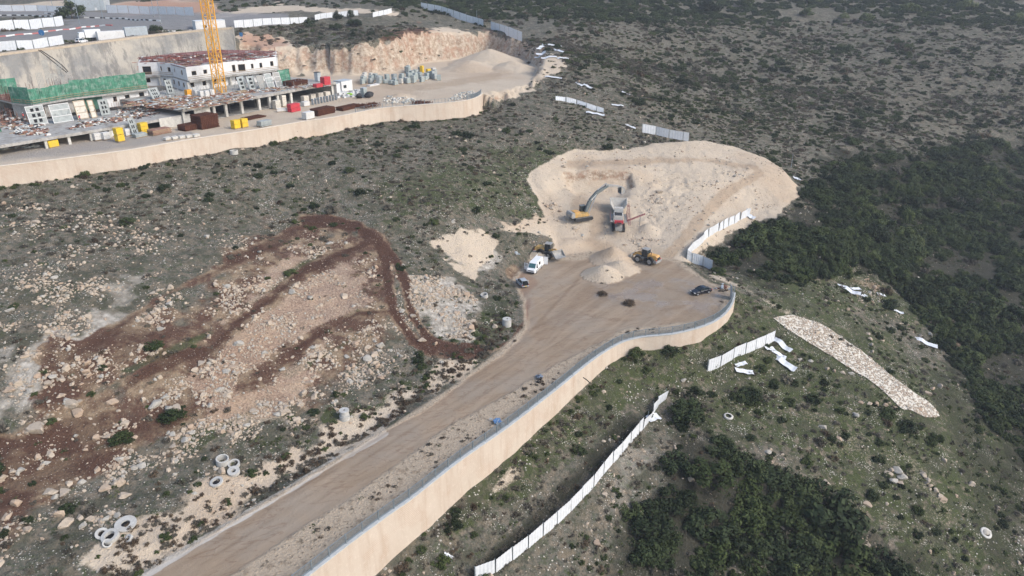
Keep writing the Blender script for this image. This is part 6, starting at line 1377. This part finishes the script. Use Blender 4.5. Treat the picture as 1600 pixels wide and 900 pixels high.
def excavator():
    g = at(908, 343); t = thing('excavator', 'tracked excavator with teal boom reaching over the crusher hopper', 'excavator', g, 0); bz = 0.0
    tip = P(968, 298, g.z+6.2); hd = heading(g, tip)
    t.rotation_euler = (0, 0, hd)
    for s in (-1, 1):
        m = MB(); n = 7; prof = [(-2.3, .1), (-2.65, .5), (-2.3, .95), (2.3, .95), (2.65, .5), (2.3, .1)]; m.side(prof[::-1], s*1.35-.32, s*1.35+.32); tr = m.build('track', 'plastic_dark', t); q = MB()
        for k in range(15): q.box((-2.3+k*.33, s*1.35, .98), (.18, .68, .06))
        q.build('track_shoes', 'machine_grey', tr)
    MB().tube((0, 0, .7), (0, 0, 1.15), .9, n=16).build('slew_ring', 'plastic_dark', t)
    m = MB(); m.side([(-3.2, 1.15), (-3.35, 1.7), (-3.1, 2.35), (-.9, 2.35), (-.6, 1.9), (1.5, 1.9), (1.6, 1.15)][::-1], -1.45, 1.45); m.build('upper_body', 'loader_yellow', t, bevel=.08)
    MB().side([(-3.5, 1.1), (-3.65, 1.8), (-3.35, 2.45), (-2.6, 2.45), (-2.5, 1.1)][::-1], -1.5, 1.5).build('counterweight', 'machine_grey', t, bevel=.08)
    MB().side([(.1, 1.92), (1.65, 1.92), (1.75, 2.6), (1.35, 3.35), (.1, 3.35)], .45, 1.42).build('cab', 'glass', t, bevel=.04); MB().box((.75, .94, 3.40), (1.5, 1.05, .12)).build('cab_roof', 'machine_teal', t)
    MB().box((-1.7, -.2, 2.42), (1.5, 1.9, .14)).build('engine_cover', 'loader_orange', t)
    # boom, stick, bucket in the vertical plane of the heading
    D = math.hypot(tip.x-g.x, tip.y-g.y)
    pts = [(1.2, 1.9, .75), (2.3, 4.6, .85), (4.3, 6.6, .8), (7.4, 8.0, .55)]
    bm_ = MB()
    def taper(m, p, q, w):
        (x0, z0, h0), (x1, z1, h1) = p, q; d = Vector((x1-x0, 0, z1-z0)).normalized(); n = Vector((-d.z, 0, d.x)); vs = []
        for (x, z, h) in (p, q):
            for y in (-w/2, w/2):
                for s in (-1, 1): vs.append(Vector((x, y, z))+n*s*h/2)
        m.add(vs, [(0,1,3,2),(4,6,7,5),(0,4,5,1),(2,3,7,6),(1,5,7,3),(0,2,6,4)])
    for p, q in zip(pts[:-1], pts[1:]): taper(bm_, p, q, .62)
    bm_.build('boom', 'machine_teal', t)
    st = MB(); taper(st, (6.7, 8.4, .55), (7.9, 7.9, .62), .5); taper(st, (7.9, 7.9, .62), (11.0, 7.2, .38), .5); st.build('stick', 'machine_grey', t)
    for s in (-1, 1): MB().tube((1.9, s*.5, 1.7), (3.6, s*.5, 5.6), .13, n=8).build('boom_ram', 'rim', t)
    MB().tube((4.4, 0, 7.2), (6.9, 0, 8.7), .12, n=8).build('stick_ram', 'rim', t); MB().tube((8.2, 0, 8.1), (10.6, 0, 7.6), .10, n=8).build('bucket_ram', 'rim', t)
    b = MB(); pr = [(10.9, 7.3), (11.7, 7.15), (12.2, 6.4), (11.8, 5.6), (11.0, 5.5)]; w = .85
    for (x0, z0), (x1, z1) in zip(pr[:-1], pr[1:]): b.sheet([(x0, -w, z0), (x1, -w, z1), (x1, w, z1), (x0, w, z0)], .08)
    for s in (-1, 1): b.sheet([(x, s*w, z) for x, z in pr], .07)
    b.build('bucket', 'machine_grey', t); MB().sheet([(2.6, -.33, 4.75), (4.0, -.33, 6.1), (4.1, -.33, 6.3), (2.6, -.33, 5.0)], .03).build('boom_plate', 'van_white', t)
excavator()
def crusher():
    a = P(966, 372, 1.0); b = P(965, 322, 4.2); g = Vector((a.x, a.y, 0)); hd = math.atan2(b.y-a.y, b.x-a.x); L0 = 15.0
    c = at(966, 362); t = thing('mobile_crusher', 'tracked rock crusher with open hopper, red rails and grey walkways', 'crusher', c, hd)
    for s in (-1, 1):
        m = MB(); m.side([(-.3, .1), (-.7, .5), (-.3, 1.0), (3.6, 1.0), (4.0, .5), (3.6, .1)][::-1], s*1.35-.28, s*1.35+.28); m.build('track', 'plastic_dark', t)
    MB().box((3.4, 0, 1.5), (11.5, 1.7, .9)).build('chassis', 'machine_grey', t)
    # hopper
    h = MB(); z0, z1 = 3.0, 5.0; x0, x1 = 7.2, 11.6; w0, w1 = 1.1, 2.1
    lo = [(x0+.4, -w0, z0), (x1-.6, -w0, z0), (x1-.6, w0, z0), (x0+.4, w0, z0)]; hi = [(x0, -w1, z1), (x1, -w1*1.05, z1+.3), (x1, w1*1.05, z1+.3), (x0, w1, z1)]
    for i in (0, 1, 2): j = (i+1) % 4; h.sheet([lo[i], lo[j], hi[j], hi[i]], .14)
    h.sheet(lo, .1); h.build('hopper', 'machine_pale', t); MB().box((9.2, 0, 2.4), (4.2, 1.9, 1.1)).build('feeder', 'machine_grey', t)
    # crushing unit, engine, walkways
    MB().side([(4.6, 1.9), (4.4, 3.6), (5.0, 4.3), (6.9, 4.3), (7.1, 1.9)][::-1], -1.15, 1.15).build('jaw_housing', 'machine_grey', t, bevel=.06); MB().box((5.7, 0, 4.4), (1.4, 2.3, .16)).build('jaw_lid', 'machine_pale', t)
    MB().box((2.6, .1, 2.9), (2.6, 2.4, 1.6)).build('engine_box', 'machine_pale', t, bevel=.06); MB().box((2.6, .1, 3.76), (2.2, 1.8, .1)).build('engine_grille', 'plastic_dark', t); MB().tube((1.9, .9, 3.7), (1.9, .9, 4.5), .1, n=8).build('exhaust', 'plastic_dark', t)
    for s in (-1, 1):
        MB().box((3.6, s*1.75, 2.35), (6.4, .7, .08)).build('walkway', 'machine_grey', t); r = MB()
        for z in (2.9, 3.4): r.bar((.6, s*2.08, z), (6.7, s*2.08, z), .06)
        for k in range(6): r.bar((.6+k*1.22, s*2.08, 2.35), (.6+k*1.22, s*2.08, 3.4), .06)
        r.build('handrail', 'machine_red', t)
    # side ladder frame in red along the whole right side
    lad = MB()
    for y in (-2.35, -2.85): lad.bar((-1.0, y, 2.2), (10.8, y, 3.9), .12, .16)
    for k in range(16): f = k/15; lad.bar((-1.0+11.8*f, -2.35, 2.2+1.7*f), (-1.0+11.8*f, -2.85, 2.2+1.7*f), .09)
    lad.build('side_conveyor_frame', 'machine_red', t)
    # front discharge conveyor
    cv = MB()
    for s in (-1, 1): cv.bar((3.0, s*.6, 1.3), (-4.6, s*.6, 3.6), .12, .34)
    for k in range(7): f = k/6; cv.bar((3.0-7.6*f, -.6, 1.3+2.3*f), (3.0-7.6*f, .6, 1.3+2.3*f), .10)
    cv.build('discharge_conveyor', 'machine_red', t); MB().sheet([(3.0, -.5, 1.45), (-4.7, -.5, 3.78), (-4.7, .5, 3.78), (3.0, .5, 1.45)], .06).build('belt', 'rubber', t); MB().box((-.6, 0, 2.75), (.7, 2.2, .7)).build('drive_cover', 'red_paint', t)
    # thin side conveyor
    sc = MB()
    for y in (0, .7): sc.bar((2.4+y, -2.2, 2.0), (3.6+y, -6.6, 3.6), .10, .2)
    for k in range(9): f = k/8; sc.bar((2.4+1.2*f, -2.2-4.4*f, 2.0+1.6*f), (3.1+1.2*f, -2.2-4.4*f, 2.0+1.6*f), .08)
    sc.build('side_conveyor', 'machine_red', t); MB().bar((4.0, -5.4, 3.1), (4.0, -5.4, -.4), .12).bar((3.3, -5.4, 3.1), (3.3, -5.4, -.4), .12).build('conveyor_leg', 'machine_grey', t)
crusher()
# ================================================================ CONCRETE RINGS, TYRES AND OTHER SMALL THINGS
def ring(label, px, py, r, h, tilt=(0, 0), hole=.72, z=None, lift=0.0, n=1, lid=False, side=True):
    c = at(px, py) if z is None else P(px, py, z); t = thing('concrete_ring', label, 'concrete ring', c+Vector((0, 0, lift)))
    for k in range(n):
        o = MB().ring((0, 0, k*h), r*hole, r*(1 if k == 0 else .88), h*.97, 22).build('ring_section', 'cement_ring', t); o.rotation_euler = (tilt[0], tilt[1], 0)
    if lid:
        o = MB().ring((0, 0, n*h), r*.25, r*.98, .16, 22).build('cover_slab', 'cement_ring', t); o.rotation_euler = (tilt[0], tilt[1], 0)
    MB().tube((0, 0, -.3), (0, 0, .03), r*hole*.99, n=18).build('ring_floor', 'void_shade' if not lid else 'concrete', t)  # floor of an unlidded ring is black, painting the shade inside
ring('two stacked concrete manhole rings beside the road bend', 539, 655, .78, .75, n=2, hole=.5, lid=True)
ring('tall single concrete manhole ring beside the red wheel track', 792, 509, .85, 1.35, lid=True, hole=.6); ring('half buried concrete ring in the scrub above the tall one', 757, 464, .75, .7, (.15, -.1))
ring('upright concrete ring, highest of the group of four', 348, 724, .85, .95, (.1, .12), .8); ring('concrete ring lying right of the upright one', 366, 727, .80, .45, (.2, 0), .72); ring('thick concrete ring with a small hole in the group of four', 366, 740, .80, .5, (.25, .05), .4, lift=.15); ring('flat tilted concrete ring, lowest of the group of four', 339, 755, .85, .28, (.2, -.1), .62, lift=.1)
ring('wide flat concrete cover ring, uppermost of the lower group', 197, 821, 1.25, .22, (.14, .05), .42, lift=.15); ring('round concrete cover lying upright between weeds', 174, 842, 1.0, .5, (.25, -.1), .6, lift=.2); ring('tilted concrete ring half behind the round cover', 160, 837, .75, .3, (.35, .2), .55, lift=.2); ring('broken concrete ring piece below the round cover', 167, 851, .55, .45, (.3, .5), .7); ring('small broken concrete corner beside the wide cover', 203, 842, .5, .35, (.5, -.5), .6)
ring('pale concrete ring at the foot of the terrace wall', 366, 241, .95, 1.0, hole=.8)
def tyre_ring(label, px, py, r, tilt):
    c = at(px, py)+Vector((0, 0, .18)); t = thing('old_tyre', label, 'tyre', c); ty, _ = wheel_mesh(r, .34); ty.materials.clear(); ty.materials.append(MATS['concrete_pale']); o = part('tyre', ty, t, (0, 0, 0), (math.pi/2+tilt, 0, .3))
tyre_ring('bleached ring lying flat on the grassy slope', 1138, 652, .85, .12); tyre_ring('pale half buried ring among the lower bushes', 1540, 834, 1.0, .5)
# pipe stub and blue junk behind the railing
a = P(905, 587, -.3); m = MB(); pp = smooth_line([P(908,588,-.6), P(914,592,-1.1), P(919,597,-1.9)], 4); nn = Vector((.62, -.78, 0)); [m.tube(u+nn*.5, v+nn*.5, .09, n=6) for u, v in zip(pp[:-1], pp[1:])]; tag(m.build('drain_pipe', 'cable_dark'), 'dark drain pipe stub sticking out of the road wall', 'pipe')
m = MB(); p = at(470, 203); m.tube(P(464,205,23.2), P(472,208,22.3), .13, n=6); tag(m.build('drain_pipe', 'cable_dark'), 'dark pipe stub on the face of the terrace wall', 'pipe')
def junk(label, px, py, mats, n, r, name='rubbish_heap', cat='rubbish', seed=1):
    c = at(px, py); t = thing(name, label, cat, c); rr = random.Random(seed)
    for k in range(n): MB().box((rr.gauss(0, r), rr.gauss(0, r), rr.uniform(.1, .45)), (rr.uniform(.4, 1.1), rr.uniform(.2, .6), rr.uniform(.08, .35)), rr.uniform(0, 3), ('X', rr.uniform(-.5, .5)), .8).build('scrap_piece', rr.choice(mats), t)
junk('blue plastic scrap piled behind the road railing', 777, 660, ('blue_plastic','blue_plastic','grey_sheet'), 8, .45, seed=3); junk('tangle of blue grey netting on the sandy verge', 842, 591, ('net_blue','net_blue','cable_dark'), 12, .5, seed=4); junk('pale rubbish heap beside the parked loader', 806, 396, ('bag_white','bag_white','grey_sheet'), 6, .5, seed=6)
junk('scrap metal pile on the terrace wall end', 733, 147, ('grey_form','plastic_dark','bag_white'), 14, 1.6, seed=8); junk('splintered wood and metal beside the railing end', 1128, 452, ('grey_sheet','timber_red','rust'), 9, 1.0, seed=9)
# grey gate leaf twisted at the wall end
c = P(1143, 466, 0.1); t = thing('sheet_gate', 'bent grey sheet gate leaf standing at the end of the road railing', 'gate', c, math.radians(75)); MB().sheet([(-.9, 0, 0), (.9, .2, 0), (.8, .5, 2.8), (-.8, .2, 3.0)], .06).build('gate_sheet', 'grey_sheet', t); MB().bar((-.95, 0, -.3), (-.95, .1, 3.1), .1).bar((.95, .2, -.3), (.95, .5, 2.9), .1).build('gate_frame', 'galvanised', t)
# ---- stone apron running down the slope
def apron():
    ctr = [(1222,498,44),(1260,512,46),(1300,541,44),(1340,572,42),(1375,595,44),(1410,620,46),(1440,640,44),(1462,653,36)]
    lf = [(1208,498),(1240,521),(1290,552),(1330,577),(1368,602),(1405,636),(1420,641),(1446,653)]; rg = [(1240,493),(1290,511),(1325,535),(1357,558),(1385,582),(1425,612),(1452,630),(1468,651)]
    l = smooth_line([at(*q) for q in lf], 6); r = smooth_line([at(*q) for q in rg], 6); m = MB(); vs = []; fs = []
    for a_, b_ in zip(l, r):
        for k in range(9): p = a_.lerp(b_, k/8); vs.append((p.x, p.y, max(gz(p.x, p.y), p.z-.3)+.16))
    n = len(l); 
    for i in range(n-1):
        for k in range(8): fs.append((i*9+k, i*9+k+1, (i+1)*9+k+1, (i+1)*9+k))
    struct(m.add(vs, fs).build('stone_channel', 'stone_block')); rr = random.Random(4); rows = []
    for i in range(n-1):
        area_ = (r[i]-l[i]).length*(l[i+1]-l[i]).length
        for k in range(int(area_*9)):
            u, v = rr.random(), rr.random(); p = l[i].lerp(l[i+1], u).lerp(r[i].lerp(r[i+1], u), v); rows.append((p.x, p.y, max(gz(p.x, p.y), p.z-.3)+.15, rr.uniform(.25, .6)))
    scatter('channel_stones', SROCK, np.array(rows), np.array([.22]*4+[.12]), (.45, .7), .2)
    # edging stones
    for k in range(0): pass
apron()
# ================================================================ ROADS AND THINGS ON THE PLATEAU, TREES
def kerb(pts, label, w=.5, step=2.4, mats=('paint_white','cable_dark')):
    path = resample([at(a, b) for a, b in pts], step); t = thing('striped_kerb', label, 'kerb', path[0]); o = path[0].copy()
    for i in range(len(path)-1):
        a, b = path[i], path[i+1]; a.z = gz(a.x, a.y)+.2; d = b-a; MB().bar(a-o, Vector((b.x, b.y, gz(b.x, b.y)+.2))-o, w, .5).build('kerb_stone', mats[i % 2], t)
kerb([(-20,61),(40,54),(90,48),(126,44),(150,41),(185,40)], 'red and white striped kerb beside the long white hoarding', mats=('paint_white','paint_red'), step=3.2)
kerb([(-20,24),(30,24.5),(60,25.5),(88,27)], 'black and white striped kerb left of the round tree'); kerb([(132,28),(170,29),(200,30.5),(230,32),(255,33)], 'black and white striped kerb right of the round tree'); kerb([(70,21.5),(96,22.5)], 'short white striped kerb across the far lane')
def lamp(label, px, py, h, name='lamp_post', arm=True):
    c = at(px, py); t = thing(name, label, 'lamp post', c); MB().tube((0, 0, -.2), (0, 0, h), .12, .07, 8).build('pole', 'galvanised', t); MB().box((0, 0, .1), (.5, .5, .3)).build('base', 'concrete', t)
    if arm: MB().bar((0, 0, h), (1.6, 0, h+.3), .08).build('arm', 'galvanised', t); MB().box((1.9, 0, h+.32), (.8, .28, .12)).build('lamp_head', 'grey_sheet', t)
lamp('grey lamp post beside the striped kerb next to the round tree', 126, 44, 14); lamp('dark pole standing at the far white hoarding', 84, 18, 9); lamp('thin lamp post left of its neighbour before the red mound', 241, 26, 11); lamp('thin lamp post right of its neighbour before the red mound', 252, 37, 14); lamp('lamp post behind the grey container', 161, 30, 12); lamp('thin bare pole on the far side of the pile crest', 1236, 262, 4.5, 'post', False); lamp('thin bare pole above the quarry rim fence', 745, 30, 4, 'post', False)
c = at(70, 73); t = thing('traffic_sign', 'round blue sign on a post above the sprayed slope', 'sign', c); MB().tube((0,0,-.2), (0,0,4.2), .09, n=8).build('post', 'galvanised', t); MB().tube((0,-.05,4.4), (0,.05,4.4), .95, n=20).build('sign_disc', 'blue_paint', t)
c = at(378, 63); t = thing('traffic_sign', 'small blue sign on the red slope beside the sprayed wall end', 'sign', c); MB().tube((0,0,-.2), (0,0,2), .08, n=8).build('post', 'galvanised', t); MB().box((0, -.06, 2.1), (1.2, .06, 1.4)).build('sign_board', 'blue_paint', t)
def cont(label, px, py, L, mat, rz, z=None, H=2.6):
    c = at(px, py); t = thing('shipping_container', label, 'container', c, rz); m = MB(); m.box((0, 0, H/2+.1), (L, 2.4, H))
    for k in range(int(L/.5)):
        for s in (-1, 1): m.box((-L/2+.25+k*.5, s*1.22, H/2+.1), (.25, .06, H*.86))
    m.build('box', mat, t)
    for s in (-1, 1):
        for y in (-1, 1): MB().box((s*(L/2-.05), y*1.18, H/2+.1), (.16, .16, H+.1)).build('corner_post', mat, t)
    for y in (-.55, .55): MB().box((L/2+.02, y, H/2+.1), (.05, .95, H*.9)).build('door', mat, t)
hz = heading(cl_path[20], cl_path[30])
cont('cream container at the crest beside the grey container', 174, 63, 8.5, 'white_wall', hz-.25, H=3.0); cont('dark blue grey container on the crest of the sprayed slope', 213, 56, 7.5, 'grey_sheet', hz-.25, H=3.0)
cabin('white flat roofed site office with blue windows behind the crane', 328, 47, 11, 4.5, 3.4, at(328, 47).z, hz-.35, 'white_wall', 'white_sheet')
def truck(label, px, py, rz):
    c = at(px, py); t = thing('parked_truck', label, 'truck', c, rz); MB().box((-1.2, 0, 2.0), (5.0, 2.4, 2.6)).build('box_body', 'van_white', t, bevel=.04); MB().side([(1.5, .6), (3.3, .6), (3.35, 1.5), (3.0, 2.5), (1.5, 2.6)], -1.1, 1.1).build('cab', 'van_white', t, bevel=.06); MB().sheet([(3.36, -.95, 1.55), (3.36, .95, 1.55), (3.06, .9, 2.4), (3.06, -.9, 2.4)], .05).build('windscreen', 'glass', t); MB().box((-.3, 0, .65), (6.4, 1.0, .3)).build('chassis', 'plastic_dark', t)
    wheels(t, [(2.3, s*1.0, .48) for s in (-1, 1)]+[(-2.2, s*1.0, .48) for s in (-1, 1)], .48, .3, 'rubber')
truck('white box truck parked between hoarding and cream container', 140, 62, hz+2.9)
c = at(51, 76); car('dark car parked at the foot of the crest hoarding', c, hz, 'car_black'); c = at(128, 67); car('white car beside the box truck on the crest', c, hz+.3, 'van_white', 'hatch', False, 4.2); c = at(10, 77); car('silver car at the far end of the crest hoarding', c, hz, 'car_silver', 'hatch')
for k, (px, py, l) in enumerate(((118,67,'low dark heap of rubbish left of the box truck'),(142,64,'dark heap of brush before the box truck'))): junk(l, px, py, ('plastic_dark','rust','cable_dark'), 14, 1.3, seed=20+k)
junk('blue and white crates spread beside the site office', 275, 49, ('blue_plastic','grey_sheet','bag_white','galvanised'), 26, 3.4, name='crate_spread', cat='crates', seed=31)
# glass-fronted white hall at the far road
c = at(142, 14); cabin('pale glazed hall with grid front behind the far hoarding', 142, 19, 16, 8, 6, c.z-.5, .15, 'grey_sheet', 'white_sheet', name='glazed_hall', cat='hall', ribs=8)
# trees: tapered trunk, limbs and a crown of leaf clumps
def tree(label, px, py, h, w, mat, seed, name='tree', kind='tree', conical=False, group=None, z=None):
    c = at(px, py); t = thing(name, label, kind, c, random.Random(seed).uniform(0, 6), group); m = MB(); r = random.Random(seed); m.tube((0, 0, -.3), (0, 0, h*.45), .05*h*.5+.05, .04, 8)
    for k in range(6): a = r.uniform(0, 6.28); m.tube((0, 0, h*(.15+.05*k)), (math.cos(a)*w*.3, math.sin(a)*w*.3, h*(.35+.08*k)), .07, .02, 5)
    m.build('trunk', 'bark', t)
    me = leaf_set('crown', mat, seed, 26, 1500, .05, .40, .55, 0, .15, 0, False); o = part('crown', me, t, (0, 0, h*.12), (0, 0, 0), (w, w, h*1.25))
    return t
tree('big round dark tree standing between the two road lanes', 113, 29, 8.5, 13, 'leaf_maquis', 501)
tree('dark upright cypress bush above the quarry, left of its twin', 527, 32, 5.0, 4.4, 'leaf_maquis', 502); tree('dark upright cypress bush above the quarry, right of its twin', 548, 29, 4.4, 3.8, 'leaf_maquis', 503); tree('broad dark bush spreading below the two upright bushes', 553, 41, 3.4, 8.5, 'leaf_maquis', 504); tree('round dark bush beside the left upright bush', 525, 46, 3.2, 5.5, 'leaf_maquis', 505)
for k, (px, py, h, w) in enumerate(((1260,26,6.5,8.5),(1318,30,4.5,7),(1352,34,6,9),(1420,20,7,13),(1108,20,9,14),(1165,12,8,11),(1272,6,7,10),(1510,14,7,12),(1590,35,6,9))):
    tree(['light green young pine at the left of the row on the far stony slope','small yellowish pine next to the far pale rocks','loose light green pine in the middle of the far row','wide pale pine above the far row','dark broad pine at the foot of the far wood','tall pine touching the far wood edge','green pine standing before the far wood','wide pale pine in the far right wood','low pine below the far right wood'][k], px, py, h, w, 'leaf_pine' if k not in (4,) else 'leaf_maquis', 520+k, 'pine_tree')
tree('bright green young pine rising out of the dense scrub', 1415, 352, 6.5, 4.5, 'leaf_pine', 540, 'pine_tree'); tree('second bright pine just below the first in the dense scrub', 1432, 385, 4.8, 4.0, 'leaf_pine', 541, 'pine_tree'); tree('yellow green pine at the bottom of the near thicket', 1245, 900, 3.5, 5.0, 'leaf_pine', 542, 'pine_tree')
tree('large dark bush swallowing the end of the white fence', 1072, 655, 4.2, 7.0, 'leaf_maquis', 550, 'bush', 'bush'); tree('bright green spreading bush in the middle of the near thicket', 1110, 750, 4.0, 8.0, 'leaf_green', 551, 'bush', 'bush'); tree('round green bush at the foot of the road wall', 993, 556, 2.2, 3.6, 'leaf_green', 552, 'bush', 'bush'); tree('dark low bush at the foot of the road wall, right of the round one', 1048, 553, 1.9, 4.0, 'leaf_maquis', 553, 'bush', 'bush')
tree('grey green bush on the mud of the turning circle', 983, 476, 1.3, 2.8, 'leaf_brown', 554, 'bush', 'bush'); tree('small brown tuft on the mud beside the grey green bush', 941, 461, 1.0, 2.4, 'leaf_brown', 555, 'bush', 'bush')
for k, (px, py, w) in enumerate(((240,545,3.4),(270,657,4.2),(190,690,3.6),(455,428,2.8),(200,350,3.6),(258,297,3.6),(590,228,3.4),(545,268,3.2),(620,245,2.6),(745,330,3.0))):
    tree(['dark green bush on the red earth beside pale rocks','bright green low bush beside three large boulders','low green patch bush in the rocky red earth','green bush between rocks beside the wheel track','dark bush on the grey hillside above the white patches','dark bush below the terrace wall, beside pale rubble','dark bush on the grass below the terrace wall middle','green bush on the slope left of the middle one','small green bush right of the middle one','green bush on the slope above the pale pad'][k], px, py, w*.42, w, 'leaf_green' if k in (0,1,2,3,9) else 'leaf_maquis', 560+k, 'bush', 'bush')
# far wood reading as one mass
x, y, z, px, py = cand(60000, -300, 900, 380, 1100, rng); okf = in_frame(px, py, 60) & (py < 40) & (py > -60) & (fbm(x, y, 60, 3, 601) > -.25) & (px > 600)
scatter('far_wood', BUSH+GREEN, np.stack([x, y, z, rng.uniform(2.5, 6.5, len(x))], 1)[okf], np.array([.21]*4+[.08]*2), (.7, 1.1), sink=.05)
# ================================================================ HAZE
hz_m = bpy.data.materials.new('haze'); hz_m.use_nodes = True; ht = hz_m.node_tree; ht.nodes.clear(); ho = ht.nodes.new('ShaderNodeOutputMaterial'); hv = ht.nodes.new('ShaderNodeVolumePrincipled')
hv.inputs['Color'].default_value = (.86, .91, 1.0, 1); hv.inputs['Density'].default_value = HAZE; hv.inputs['Anisotropy'].default_value = 0.1; ht.links.new(hv.outputs[0], ho.inputs['Volume'])
zlo = float(Z.min())-1.5; zhi = max(float(Z.max())+14, ZC+14)
hb = MB().box((0, 790, (zlo+zhi)/2), (2100, 1860, zhi-zlo)).build('haze', hz_m); hb['kind'] = 'stuff'
